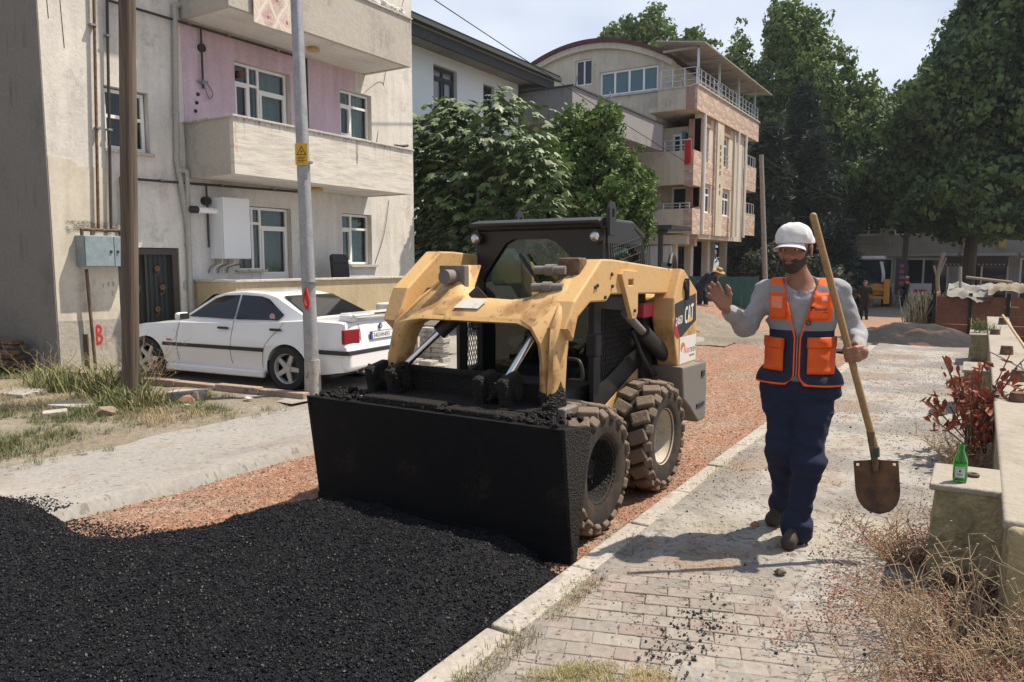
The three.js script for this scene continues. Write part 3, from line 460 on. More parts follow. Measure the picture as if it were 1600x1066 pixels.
  part('notice', b2(FX + 0.256, FX + 0.259, 1.6, 1.72, -6.51, -6.545), M.pvc, mc);
  // boiler cabinet with its flue
  const bo = thing('boiler_cabinet', 'white sheet metal boiler cabinet with flue pipe on the ground floor terrace', 'boiler', [FX + 0.2, 1.7, -8.4]);
  part('case', rb2(FX + 0.01, FX + 0.36, 1.66, 2.68, -8.06, -8.62, 0.008), mat(0.74, 0.76, 0.78, 0.4), bo);
  part('flue', rods([[FX + 0.2, 2.45, -8.06], [FX + 0.24, 2.45, -7.66]], 0.05, 14), M.pvc, bo); part('flue_cap', rod([FX + 0.24, 2.45, -7.68], [FX + 0.25, 2.45, -7.56], 0.06), M.black, bo);
  part('wall_flue', mv(new THREE.CylinderGeometry(0.07, 0.07, 0.1, 16), FX + 0.06, 2.62, -7.98, 0, 0, Math.PI / 2), M.black, bo);
  part('seam', b2(FX + 0.36, FX + 0.363, 1.67, 2.67, -8.064, -8.07), M.steel, bo);
  for (let i = 0; i < 5; i++) part('pipe', tube([[FX + 0.1 + i * 0.03, 1.67, -8.1 - i * 0.1], [FX + 0.1 + i * 0.03, 1.58, -8.09 - i * 0.1], [FX + 0.06, 1.52, -8.02 - i * 0.09], [FX + 0.03, 1.42, -8.0 - i * 0.09]], 0.013, 16, 6), i % 2 ? M.pvc : M.steel, bo);
  // rug over the top balcony
  const rugTex = canvasTex(512, 512, (x, w, h) => {
    x.fillStyle = '#d8cdc4'; x.fillRect(0, 0, w, h); const q = rng(3);
    for (let j = -1; j < 5; j++) for (let i = -1; i < 4; i++) { const a = i * 190 + (j & 1 ? 95 : 0), b = j * 130, odd = (i + j) & 1; x.save(); x.translate(a + 60, b + 60); x.rotate(0.1); x.beginPath(); x.moveTo(0, -105); x.lineTo(78, 0); x.lineTo(0, 105); x.lineTo(-78, 0); x.closePath(); x.fillStyle = odd ? '#c3b2a5' : '#d3c3ba'; x.fill(); x.lineWidth = 10; x.strokeStyle = '#a3917f'; x.stroke(); x.lineWidth = 4; x.strokeStyle = '#e9e2da'; x.stroke();
      x.strokeStyle = odd ? '#a97f8a' : '#b58c8c'; x.lineWidth = 3; for (let k = 0; k < 46; k++) { const t = q() * 6.28, r = 12 + q() * 40; x.beginPath(); x.arc(r * Math.cos(t), r * 1.25 * Math.sin(t), 4 + 7 * q(), q() * 6, q() * 6 + 3); x.stroke(); } x.beginPath(); x.arc(0, 0, 12, 0, 7); x.fillStyle = '#8d6b66'; x.fill(); x.restore(); }
    for (let k = 0; k < 900; k++) { x.fillStyle = `rgba(${q() < 0.5 ? '255,250,245' : '120,95,85'},0.16)`; x.fillRect(q() * w, q() * h, 3 + 8 * q(), 2); }
  });
  const rg = new THREE.PlaneGeometry(0.98, 1.2, 30, 24), rp = rg.attributes.position;
  for (let i = 0; i < rp.count; i++) { const u = rp.getX(i) + 0.49, v = 0.6 - rp.getY(i), over = v < 0.1; rp.setXYZ(i, over ? -9.93 + v * 0.9 : -9.828 + 0.012 * Math.sin(u * 9 + v * 2), over ? 6.43 + 0.004 : 6.53 - v, -(8.09 + u) - 0.0); }
  rg.computeVertexNormals(); const back = rg.clone(); solo('rug', rg, new THREE.MeshStandardMaterial({ map: rugTex, roughness: 1, side: THREE.DoubleSide, ...bump('fineBump', 0.004) }), 'cream and pink patterned rug hung over the top balcony', 'rug', null, { keepUV: true });
  // black seat cushion on the terrace, small items
  const ch = thing('office_chair', 'black padded chair back showing above the terrace wall', 'chair', [-10.55, 0.42, -10.62]);
  part('backrest', [rbx(0.09, 0.82, 0.46, 0.042, -10.62, 1.32, -10.62, 0, 0, 0.1)], mat(0.02, 0.02, 0.022, 0.6), ch); part('headrest', rbx(0.11, 0.2, 0.4, 0.05, -10.65, 1.66, -10.6, 0, 0, 0.16), mat(0.022, 0.022, 0.024, 0.55), ch);
  part('seat', rbx(0.45, 0.1, 0.48, 0.045, -10.4, 0.9, -10.62), M.black, ch); part('base', [rod([-10.4, 0.42, -10.62], [-10.4, 0.9, -10.62], 0.03), b2(-10.62, -10.18, 0.42, 0.46, -10.59, -10.65), b2(-10.43, -10.37, 0.421, 0.459, -10.4, -10.84)], M.steel, ch);
  { const c = []; for (let i = 0; i < 26; i++) c.push(mv(new THREE.SphereGeometry(0.035 + 0.03 * rnd(), 6, 5), -9.93 + rr(-0.05, 0.05), 6.44 + rr(0, 0.07), -11.0 - 0.8 * rnd())); solo('laundry', c, M.white, 'small white cloth heap on the top balcony cap', 'laundry'); }
  solo('balcony_bracket', [rod([-9.9, 3.87, -11.5], [-9.86, 3.92, -11.8], 0.025), b2(-9.93, -9.86, 3.865, 3.9, -11.45, -11.7)], M.black, 'small black bracket lying on the first floor balcony cap', 'bracket');
  const cab = (pts, label) => solo('cable', tube(pts, 0.006, 40, 5), M.black, label, 'cable');
  cab([[-9.9, 7.3, -12], [FX + 0.03, 5.5, -12.5], [FX + 0.02, 3.95, -12.2]], 'thin cable hanging down the wall at the right of the upper window');
  cab([[FX + 0.02, 2.96, -12.6], [FX + 0.03, 2.2, -12.4], [FX + 0.02, 1.55, -12.1]], 'thin cable hanging beside the ground floor window');
}
// ---------- houses, fences and trees behind ----------
T.brickClad = tex(512, 1.6, (u, v, N) => { const r = Math.floor(v * 16), c = Math.floor(u * 5 + (r & 1) * 0.5), fu = (u * 5 + (r & 1) * 0.5) % 1, fv = v * 16 % 1, j = fu < 0.05 || fv < 0.14; return j ? [0.5, 0.42, 0.35] : mul3([0.54, 0.4, 0.315], 0.75 + 0.5 * H2(c % 5, r, 3)); });
T.brickBump = tex(512, 1.6, (u, v, N) => { const r = Math.floor(v * 16), fu = (u * 5 + (r & 1) * 0.5) % 1, fv = v * 16 % 1; return fu < 0.05 || fv < 0.14 ? 0 : 0.6 + 0.4 * N(60, 2, 4); }, false);
Object.assign(M, {
  clad: mat(1, 1, 1, 0.9, { map: T.brickClad, bumpMap: T.brickBump, bumpScale: 0.02 }),
  cream: mat(0.66, 0.6, 0.49, 0.95, { map: T.plaster }), creamMould: mat(0.56, 0.51, 0.42, 0.95, { map: T.plasterDirty }),
  terra: mat(0.42, 0.26, 0.185, 0.9, { map: T.speck }), maroon: mat(0.085, 0.018, 0.02, 0.6),
  greyPaint: mat(0.075, 0.08, 0.092, 0.8, { map: T.speck }), greyStone: mat(0.27, 0.27, 0.29, 0.9, { map: T.plasterDirty }), slate: mat(0.05, 0.06, 0.06, 0.6), anth: mat(0.035, 0.036, 0.042, 0.5),
  paleBlue: mat(0.72, 0.77, 0.82, 0.95, { ...bump('coarseBump', 0.004) }), sheet: mat(0.4, 0.38, 0.35, 0.6, { map: T.metalWear }), rail: mat(0.55, 0.56, 0.57, 0.35, { metalness: 0.6 }),
  fenceGreen: mat(0.035, 0.13, 0.12, 0.6, { map: T.speck }), shopGrey: mat(0.36, 0.345, 0.33, 0.95, { map: T.plasterDirty }), shopYellow: mat(0.55, 0.38, 0.1, 0.9),  // far shops: plain grey plaster and yellow pilasters in their own colours
});
const winZ = (parent, Z, x0, x1, y0, y1, o = {}) => { // facing +z
  const w = o.w ?? 0.06, xs = [x0, ...(o.v ?? []), x1], f = [b2(x0, x1, y1 - w, y1, Z - 0.05, Z), b2(x0, x1, y0, y0 + w, Z - 0.05, Z), ...xs.map((x, i) => { const a = i === 0 ? x : i === xs.length - 1 ? x - w : x - w / 2; return b2(a, a + w, y0 + 0.001, y1 - 0.001, Z - 0.051, Z + 0.002); })];
  const win = part('window', f, o.m ?? M.pvc, parent);
  for (let i = 0; i < xs.length - 1; i++) part('pane', b2(xs[i] + w * 0.6, xs[i + 1] - w * 0.6, y0 + w, y1 - w, Z - 0.04, Z - 0.03), o.glass ?? M.darkGlass, win);
  return win;
};
{ // pale house with the pitched eave
  const B = thing('house', 'pale blue grey house with dark overhanging eave behind the fig tree', 'house', [-13, 0, -17]);
  const h1 = rect(16.68, 17.77, 4.9, 7.0), h2 = rect(19.1, 19.72, 5.7, 6.95);
  part('wall', plateX([[13.6, 0], [21.1, 0], [21.1, 7.3], [13.6, 7.3]], [h1, h2], -13, 0.25), M.paleBlue, B);
  part('side_wall', [b2(-21, -13.001, 0, 7.29, -21.1, -20.9), b2(-21, -20.8, 0, 7.29, -13.6, -20.9), b2(-21, -13.26, 0, 7.29, -13.6, -13.8)], M.paleBlue, B);
  winX(B, -13.12, 16.69, 17.76, 4.91, 6.99, { m: M.anth, w: 0.09, v: [17.22], t: [6.7, 6.7], sash: [0, 0], glass: mat(0.22, 0.23, 0.27, 0.1, { phys: true }), room: false });
  winX(B, -13.12, 19.11, 19.71, 5.71, 6.94, { m: M.anth, w: 0.07, v: [], t: [6.4], glass: M.darkGlass, room: false });
  const r = new THREE.ExtrudeGeometry(shape([[-21, 7.3], [-12.25, 7.3], [-12.25, 7.42], [-12.1, 7.52], [-17, 9.4], [-21, 8.2]]), { depth: 9.3, bevelEnabled: false }); r.translate(0, 0, -22); part('roof', r, M.greyStone, B);
  part('roof_covering', [bx(5.5, 0.1, 9.5, -14.55, 8.56, -17.3, 0, 0, -0.366)], M.slate, B); part('gutter', [b2(-12.15, -11.98, 7.48, 7.6, -12.6, -22.2)], M.slate, B);
  part('fascia', b2(-12.3, -12.2, 7.2, 7.48, -12.7, -22.05), M.greyPaint, B);
}
{ // grey house with the flat roof band
  const B = thing('house', 'grey flat roofed house with a deep overhanging roof band behind the trees', 'house', [-12, 0, -25]);
  part('roof', b2(-17.5, -11.1, 6.03, 7.05, -21.3, -29.02), M.greyStone, B, {}); part('roof_end', b2(-17.5, -11.099, 6.031, 7.049, -21.23, -21.3), M.greyStone, B);
  part('coping', b2(-17.55, -11.05, 7.05, 7.1, -21.18, -29.1), M.slate, B);
  part('wall', [b2(-17.2, -12.3, 0, 6.03, -22.2, -28.6)], mat(0.33, 0.33, 0.33, 0.95, { map: T.plaster }), B);
  part('pillar', b2(-12.25, -11.8, 0, 6.03, -23.0, -23.5), M.clad, B); part('pillar', b2(-12.25, -11.8, 0, 6.03, -27.6, -28.1), M.clad, B);
  part('antenna_rod', rod([-11.2, 7.1, -21.6], [-11.1, 7.5, -21.6], 0.02), M.steel, B); part('antenna_rod', rod([-11.2, 7.1, -24.4], [-11.3, 7.5, -24.4], 0.02), M.steel, B);
}
{ // cream house with the arched roof
  const B = thing('apartment_house', 'cream apartment house with arched maroon roof and brick clad balconies', 'apartment house', [-12, 0, -34]);
  const ZG = -30.6, arc = []; for (let i = 0; i <= 24; i++) { const t = i / 24, x = mix(-19.6, -11.3, t); arc.push([x, 9.72 + 1.3 * (1 - ((x + 15.2) / 4.1) ** 2) + 0.06]); }
  const h1 = rect(-15.85, -15.03, 9.42, 10.52), h2 = rect(-14.65, -11.95, 8.82, 9.86);
  part('gable_wall', plateZ([[-19.6, 0], [-12, 0], [-12, 7.75], [-11.3, 7.75], ...arc.slice().reverse()], [h1, h2], ZG, 0.25), M.cream, B);
  part('body', [b2(-19.6, -11.4, 7.7, 9.7, ZG - 0.25, -39), b2(-19.59, -11.9, 0, 7.7, ZG - 0.26, -39)], M.cream, B);
  const roof = new THREE.ExtrudeGeometry(shape([...arc.map(([x, y]) => [x, y + 0.03]), ...arc.slice().reverse().map(([x, y]) => [x, y + 0.2])]), { depth: 8.9, bevelEnabled: false }); roof.translate(0, 0, -39.2); part('roof', roof, M.maroon, B);
  part('roof_trim', (() => { const g = new THREE.ExtrudeGeometry(shape([...arc.map(([x, y]) => [x, y - 0.22]), ...arc.slice().reverse().map(([x, y]) => [x, y + 0.028])]), { depth: 0.2, bevelEnabled: false }); g.translate(0, 0, ZG + 0.002); return g; })(), M.cream, B);
  winZ(B, ZG - 0.08, -15.85, -15.03, 9.42, 10.52, { v: [-15.44] }); winZ(B, ZG - 0.08, -14.65, -11.95, 8.82, 9.86, { v: [-13.95, -13.28, -12.62], w: 0.09, glass: M.blueGlass });
  part('window_sill', b2(-14.75, -11.85, 8.74, 8.82, ZG - 0.1, ZG + 0.08), M.marble, B);
  // street bay with four windows
  const wins = [[31.0, 31.85, 5.85, 7.2], [33.75, 34.75, 5.85, 7.2], [31.15, 32.3, 3.7, 4.82], [33.95, 35.2, 3.7, 4.82]];
  part('bay_wall', plateX([[30.75, 2.75], [37.4, 2.75], [37.4, 7.72], [30.75, 7.72]], wins.map(([a, b, c, d]) => rect(a, b, c, d)), -10.12, 0.25), M.cream, B); part('bay_floor', b2(-12, -10.121, 2.6, 2.75, -30.76, -37.4), M.cream, B);
  for (const [a, b, lo, hi] of [[30.98, 32.35, 2.78, 3.66], [30.98, 32.3, 4.9, 5.8], [33.75, 35.25, 2.78, 3.66], [33.75, 35.2, 4.9, 5.8]]) part('brick_panel', b2(-10.122, -10.06, lo, hi, -a, -b), M.clad, B);
  for (const [a, b] of [[31.0, 31.95], [33.7, 34.85]]) part('brick_panel', b2(-10.122, -10.062, 7.22, 7.7, -a, -b), M.terra, B);
  for (const s of [30.86, 32.5, 33.6, 35.5]) part('trim', b2(-10.123, -10.03, 2.77, 7.7, -s, -(s + 0.13)), s === 32.5 || s === 33.6 ? M.clad : M.cream, B);
  part('fascia', b2(-10.125, -9.98, 2.76, 7.7, -32.64, -33.58), mat(0.66, 0.6, 0.48, 0.9, { map: T.plaster }), B);
  { const l = []; for (let i = 0; i < 8; i++) if (i !== 5) l.push(b2(-9.98, -9.955, 6.55 - i * 0.28, 6.7 - i * 0.28, -33.04, -33.18)); part('lettering', l, mat(0.3, 0.2, 0.12, 0.7), B, { kind: 'stuff' }); }
  for (const [a, b, c, d] of wins) winX(B, -10.2, a, b, c, d, { v: [(a * 0.45 + b * 0.55)], t: [d - 0.35, d - 0.35], w: 0.08, glass: M.darkGlass, room: false });
  for (const [a, b, c] of [[31.0, 31.85, 5.85], [33.75, 34.75, 5.85]]) part('window_rail', [0, 1, 2].map((k) => rod([-10.08, c + 0.1 + k * 0.2, -a], [-10.08, c + 0.1 + k * 0.2, -b], 0.018, 0.018, 6)), M.rail, B);
  for (const s of [30.95, 36.0, 37.3]) part('drainpipe', rod([-10.0, 2.8, -s], [-10.0, 7.7, -s], 0.055), M.pvc, B);
  // balconies at the near corner and at the far end
  for (const [y0, y1] of [[2.8, 3.78], [5.0, 6.1]]) {
    const b = part('balcony', b2(-12.1, -10.08, y0, y0 + 0.15, -29.8, -31.2), M.cream, B);
    part('balcony_front', b2(-14.2, -10.42, y0 - (y0 > 4 ? 0.25 : 0), y1, -29.74, -29.86), M.cream, b); part('balcony_side', b2(-10.42, -10.05, y0 - (y0 > 4 ? 0.3 : 0.05), y1, -29.741, -30.74), M.clad, b);
    part('railing', [rod([-12, y1 + 0.22, -29.8], [-10.2, y1 + 0.22, -29.8], 0.025), rod([-12, y1 + 0.1, -29.8], [-10.2, y1 + 0.1, -29.8], 0.015), ...(y0 > 4 ? [rod([-11.95, y1 + 0.42, -29.8], [-10.2, y1 + 0.42, -29.8], 0.025)] : []), ...[-11.95, -11.3, -10.6, -10.2].map((x) => rod([x, y1, -29.8], [x, y1 + (y0 > 4 ? 0.42 : 0.22), -29.8], 0.025))], M.rail, b);
    part('rear_balcony', [b2(-11.8, -10.02, y0 + 0.15, y1 + 0.25, -37.45, -39.4)], M.clad, B); part('railing', [rod([-10.1, y1 + 0.75, -37.5], [-10.1, y1 + 0.75, -39.4], 0.025), ...[37.5, 38, 38.5, 39, 39.4].map((s) => rod([-10.1, y1 + 0.2, -s], [-10.1, y1 + 0.75, -s], 0.02))], M.rail, B);
    part('recess_wall', b2(-12.0, -10.6, y0 + 0.15, y0 + 2.3, -31.2, -31.3), M.cream, B); part('pier', b2(-10.62, -10.08, y0 + 1.1, y0 + 2.5, -30.75, -31.1), M.terra, B);
    winZ(B, -31.15, -11.45, -10.75, y0 + 0.2, y0 + 2.0, { v: y0 > 4 ? [-11.1] : [], w: 0.09 });
  }
  part('open_sash', [b2(-10.8, -10.76, 5.2, 7.0, -30.4, -31.1)], M.blueGlass, B); part('rear_wall', b2(-12, -10.9, 2.8, 7.7, -37.4, -37.5), M.cream, B);
  // top terrace with its band, railing and sheet roof
  const t = part('terrace', b2(-12, -10.06, 7.72, 7.9, -29.75, -39.3), M.cream, B);
  part('band', b2(-10.06, -9.95, 7.66, 8.6, -29.72, -39.35), M.clad, t); part('band_front', b2(-11.6, -10.061, 7.71, 8.56, -29.7, -29.8), M.creamMould, t); part('band_corner', b2(-10.4, -10.062, 7.69, 8.59, -29.68, -29.71), M.terra, t);
  part('coping', [b2(-10.12, -9.9, 8.6, 8.66, -29.66, -39.4), b2(-11.6, -10.121, 8.561, 8.62, -29.66, -29.84)], M.marble, t);
  const ra = []; for (let i = 0; i <= 17; i++) ra.push(rod([-10.02, 8.62, -29.8 - i * 0.56], [-10.02, 9.3, -29.8 - i * 0.56], 0.025)); for (const y of [8.85, 9.08, 9.32]) ra.push(rod([-10.02, y, -29.8], [-10.02, y, -39.3], 0.02), rod([-11.5, y, -29.76], [-10.02, y, -29.76], 0.02)); for (const x of [-11.5, -11, -10.5]) ra.push(rod([x, 8.6, -29.76], [x, 9.32, -29.76], 0.02));
  part('railing', ra, M.rail, t);
  const R = part('canopy', mv(new THREE.BoxGeometry(2.05, 0.05, 11), -10.6, 10.28, -34.9, 0, 0, -0.16), M.sheet, B); for (const s of [29.9, 32.7, 35.7, 38.6]) part('post', b2(-10.05, -9.97, 8.6, 10.15, -s, -(s + 0.08)), M.rail, B);
  for (let i = 0; i < 5; i++) part('rafter', b2(-11.5, -9.6, 10.08, 10.16, -29.9 - i * 2.3, -30.0 - i * 2.3), M.sheet, R);
  part('attic_wall', b2(-12, -11.35, 7.9, 9.9, -30.9, -39), M.cream, B); winX(B, -11.33, 31.6, 32.3, 8.0, 9.5, { w: 0.08, v: [], glass: M.darkGlass, room: false });
  // open ground floor
  part('ground_wall', b2(-12, -11.9, 0, 2.7, -31, -38), M.cream, B); for (const s of [30.2, 32.2, 34.6, 37.4]) part('column', b2(-11.2, -10.9, 0, 2.6, -s, -(s + 0.35)), M.cream, B); part('beam', b2(-12.3, -10.3, 2.35, 2.74, -29.9, -30.2), M.cream, B); part('beam', b2(-12.1, -10.6, 2.3, 2.6, -31.8, -32.1), M.cream, B);
  winX(B, -11.86, 31.3, 32.6, 0.7, 2.3, { w: 0.06, v: [31.6, 31.9, 32.2], t: [1.5, 1.5, 1.5, 1.5], glass: M.darkGlass, room: false }); winX(B, -11.86, 33.3, 34.5, 0.4, 2.3, { w: 0.06, v: [33.7, 34.1], t: [1.5, 1.5, 1.5], m: M.anth, glass: M.darkGlass, room: false });
  part('front_wall', b2(-19, -11, 0, 2.3, -30.0, -30.15), M.white, B); part('meter_box', b2(-11.3, -10.95, 1.0, 1.6, -29.9, -30.1), M.cabinet, B);
  const fl = new THREE.PlaneGeometry(0.3, 0.95, 8, 10), fp = fl.attributes.position; for (let i = 0; i < fp.count; i++) fp.setZ(i, 0.05 * Math.sin(fp.getX(i) * 14)); fl.computeVertexNormals(); fl.translate(-10.25, 6.0, -29.6);
  solo('flag', fl, new THREE.MeshStandardMaterial({ color: lin(0.55, 0.03, 0.03), side: THREE.DoubleSide, roughness: 0.9, map: canvasTex(64, 128, (x) => { x.fillStyle = '#fff'; x.fillRect(0, 0, 64, 128); }) }), 'red flag hanging on the upper corner balcony of the cream house', 'flag', null, { keepUV: true });
}
{ // pergola, green fence
  const p = thing('pergola', 'dark timber pergola in front of the cream house', 'pergola', [-10, 0, -25]); part('roof', [b2(-11.5, -8.95, 2.72, 2.86, -24.4, -26.5), b2(-11.5, -9.2, 2.6, 2.72, -24.6, -24.7)], M.anth, p); for (const x of [-11.4, -9.5]) part('post', b2(x, x + 0.14, 0, 2.6, -24.6, -24.74), M.anth, p);
  const f = thing('sheet_fence', 'green sheet metal fence beside the road behind the bending man', 'fence', [-8, 0, -25]); for (let i = 0; i < 10; i++) part('panel', b2(-11.2 + i * 0.5, -10.71 + i * 0.5, -0.3, 1.12 + (i % 2) * 0.006, -25.0, -25.03), M.fenceGreen, f); for (let i = 0; i < 4; i++) part('post', b2(-11.2 + i * 1.65, -11.14 + i * 1.65, -0.3, 1.16, -25.04, -25.1), M.anth, f);
  const q = thing('wooden_pole', 'grey wooden pole leaning slightly beside the cream house and the conifers', 'pole', [-8.7, -0.3, -36]); part('shaft', rod([-8.5, -0.4, -36], [-8.95, 6.55, -36], 0.13, 0.1, 12), mat(0.33, 0.3, 0.26, 0.95, { map: T.speck }), q);
}
{ // dark row of shops across the end of the street
  const Z = -62, B = thing('shop_building', 'dark three storey building with shops across the far end of the street', 'building', [0, -0.9, Z]);
  const ws = []; for (let i = 0; i < 7; i++) for (let k = 0; k < 3; k++) ws.push([-8.2 + i * 2.6, 3.6 + k * 3, i === 4 && k === 0]);
  part('wall', plateZ([[-9.5, -1], [12, -1], [12, 11.5], [-9.5, 11.5]], [...ws.map(([x, y]) => rect(x, x + 1.7, y, y + 1.6)), ...[0, 1, 2, 3, 4].map((i) => rect(-8.6 + i * 3.6, -5.6 + i * 3.6, -0.95, 1.9))], Z, 0.3), M.shopGrey, B);
  part('side_wall', [b2(-9.5, 12, -1, 11.4, Z - 10, Z - 9.8), b2(-9.49, -9.2, -1, 11.4, Z - 9.8, Z - 0.3), b2(11.7, 11.99, -1, 11.4, Z - 9.8, Z - 0.3)], M.shopGrey, B);
  part('roof', b2(-10, 12.5, 11.5, 11.8, Z + 0.6, Z - 10.4), M.slate, B);
  for (const [x, y] of ws) winZ(B, Z - 0.12, x, x + 1.7, y, y + 1.6, { v: [x + 0.85], w: 0.1, m: y < 4 ? M.pvc : M.shopGrey });
  for (const x of [-1.2, 0.9]) part('pilaster', b2(x, x + 0.4, 2.6, 6.5, Z + 0.12, Z - 0.01), M.shopYellow, B);
  for (let i = 0; i < 5; i++) winZ(B, Z - 0.12, -8.6 + i * 3.6, -5.6 + i * 3.6, -0.95, 1.9, { v: [-7.2 + i * 3.6], w: 0.12, m: M.rail });
  for (const [a, b] of [[-6.4, -1.5], [-1.3, 2], [2.2, 7]]) part('awning', bx(b - a, 0.08, 1.3, (a + b) / 2, 2.15, Z + 0.62, 0.1), M.sheet, B);
  const l = []; for (let i = 0; i < 16; i++) l.push(b2(-2.4 + i * 0.24, -2.3 + i * 0.24, 1.4, 1.5, Z + 1.3, Z + 1.33)); part('lights_strip', l, mat(0.5, 0.36, 0.3, 0.7), B, { kind: 'stuff' }); part('sign_board', b2(-2.5, 1.5, 1.35, 2.0, Z + 1.24, Z + 1.29), mat(0.05, 0.03, 0.03, 0.7), B);
  for (let i = 0; i < 3; i++) part('balcony', [b2(-9, -5.8, 3.0 + i * 3, 3.15 + i * 3, Z + 1.2, Z), ...[0, 1, 2].map((k) => rod([-9, 3.5 + i * 3 + k * 0.2, Z + 1.15], [-5.8, 3.5 + i * 3 + k * 0.2, Z + 1.15], 0.03, 0.03, 6))], M.shopGrey, B);
}
// ---------- trees ----------
function leafClump(seed, n, r, s, broad = 1) { // n leaves within radius r
  const q = rng(seed), pos = [], nor = [], idx = [];
  for (let i = 0; i < n; i++) {
    const d = V(q() * 2 - 1, q() * 2 - 1, q() * 2 - 1).normalize().multiplyScalar(r * Math.cbrt(q())), e = new THREE.Euler((q() - 0.5) * 1.8, q() * 6.28, (q() - 0.5) * 1.8), z = s * (0.6 + 0.8 * q());
    const P = [[0, 0, -0.5], [-0.42 * broad, 0.06, 0.02], [0, -0.08, 0.6], [0.42 * broad, 0.06, 0.02]].map((p) => V(...p).multiplyScalar(z).applyEuler(e).add(d)), b = pos.length / 3;
    for (const p of P) pos.push(p.x, p.y, p.z); idx.push(b, b + 1, b + 2, b, b + 2, b + 3);
  }
  const g = new THREE.BufferGeometry(); g.setAttribute('position', new THREE.Float32BufferAttribute(pos, 3)); g.setIndex(idx); return plain(g);
}
const leafMat = (r, g, b, tr = 0) => tr ? new THREE.MeshPhysicalMaterial({ color: lin(r, g, b), roughness: 0.85, side: THREE.DoubleSide, transmission: tr, thickness: 0 }) : mat(r, g, b, 0.8, { side: THREE.DoubleSide });
M.leafA = leafMat(1, 1, 1, 0.25);
const clumps = { broad: leafClump(5, 26, 0.62, 0.3), mid: leafClump(6, 22, 0.4, 0.2, 1.1), needle: leafClump(7, 40, 0.6, 0.42, 0.25) };
// a crown of blobs [x, y, z, rx, ry, rz]; clumps sit in their outer shell, with gaps
function tree(name, label, cat, x, z, blobs, o) {
  const y0 = HG(x, z) - 0.1, t = thing(name, label, cat, [x, y0, z], o.group), q = rng(o.seed), tr = o.trunk ?? 0.3, top = o.fork ?? 4;
  const limbs = [rod([x, y0, z], [x + tr * 0.4, y0 + top, z], tr, tr * 0.72, 12)];
  for (const b of blobs) { const c = [x + b[0], y0 + b[1], z + b[2]], m = [mix(x, c[0], 0.5), mix(y0 + top * 0.85, c[1], 0.45), mix(z, c[2], 0.5)]; limbs.push(new THREE.TubeGeometry(new THREE.CatmullRomCurve3([V(x + tr * 0.3, y0 + top * 0.8, z), V(...m), V(...c)]), 8, tr * 0.28, 6)); }
  part('trunk', limbs, o.bark ?? M.wood, t);
  if (!o.droop) for (const b of blobs.slice()) { const k = o.shoots ?? 9; for (let i = 0; i < k; i++) { const d = V(q() * 2 - 1, q() * 1.7 - 0.6, q() * 2 - 1).normalize(), f = 0.22 + 0.2 * q(); blobs.push([b[0] + d.x * b[3] * 1.02, b[1] + d.y * b[4] * 1.05, b[2] + d.z * b[5] * 1.02, b[3] * f, b[4] * f * 1.35, b[5] * f]); } }
  const ms = [], cs = [];
  let vol = 0; for (const b of blobs) vol += Math.cbrt(b[3] * b[4] * b[5]) ** 2;
  for (const b of blobs) {
    const n = Math.round(o.n * Math.cbrt(b[3] * b[4] * b[5]) ** 2 / vol);
    for (let i = 0; i < n; i++) {
      const d = V(q() * 2 - 1, q() * 2 - 1, q() * 2 - 1); if (d.length() > 1 || d.length() < 0.05) { i--; continue; } d.normalize();
      const w = fbm(d.x * 2.3 + b[0] * 3 + 20, d.y * 2.3 + d.z * 1.7 + b[2] * 3 + 20, 3, 0, o.seed), r = (0.4 + 0.65 * Math.sqrt(q())) * (0.55 + 0.85 * w);
      if (w < 0.36) continue;
      const s = (o.s ?? 1) * (0.5 + 0.75 * q());
      ms.push(TM(b[0] + d.x * b[3] * r, b[1] + d.y * b[4] * r, b[2] + d.z * b[5] * r, o.droop ? 0.5 + q() * 0.5 : q() * 6, q() * 6.28, o.droop ? 0 : q() * 6, s, o.droop ? s * 0.7 : s, s));
      cs.push(lin(...lerp3(o.c0, o.c1, q())));
    }
  }
  inst('crown', o.clump ?? clumps.broad, M.leafA, ms, t, { colors: cs });
  return t;
}
const G0 = [0.08, 0.135, 0.03], G1 = [0.17, 0.235, 0.06], D0 = [0.03, 0.05, 0.022], D1 = [0.065, 0.1, 0.04];
const PL = { n: 2600, s: 1.0, c0: G0, c1: G1, trunk: 0.35, fork: 6 };
tree('plane_tree', 'tall light green tree with ragged top behind the dark conifers', 'tree', -12.7, -58, [[0, 15.6, 0, 2.4, 4.2, 2.4], [-2.2, 12, 0, 3, 4, 3], [2.6, 11.6, 0.5, 3, 4.2, 3], [1, 16.4, 0, 1.5, 2.8, 1.6], [-3.8, 15, 0, 1.5, 3.6, 1.5], [4.6, 9.5, 1, 2.6, 3.4, 2.6], [0, 8, 1, 4.5, 3.5, 3]], { ...PL, seed: 11, n: 4200 });
tree('plane_tree', 'sunlit green tree top showing above the arched roof', 'tree', -26.5, -62, [[0, 20, 0, 2.4, 2.6, 2.4], [2, 20.8, 0, 1.8, 2.6, 2], [-2.2, 18.8, 0, 2, 2.2, 2], [5.2, 18.6, 0, 1.8, 2.4, 2], [0, 16, 0, 5, 3, 3]], { ...PL, seed: 12, n: 2600 });
const CON = { clump: clumps.needle, c0: [0.018, 0.03, 0.02], c1: [0.04, 0.06, 0.04], droop: true, trunk: 0.3, fork: 9, s: 1.1 };
const cone = (h, r, n = 9) => Array.from({ length: n }, (_, i) => { const t = i / (n - 1), w = r * (1 - t * 0.86); return [0.25 * Math.sin(i * 2.4) * w, 1.2 + t * (h - 1.6), 0.25 * Math.cos(i * 2.4) * w, w, h / n * 1.15, w]; });
tree('conifer', 'nearest dark conifer standing beside the grey wooden pole', 'conifer', -10.3, -43, cone(9.2, 2.2), { ...CON, seed: 21, n: 2600, group: undefined });
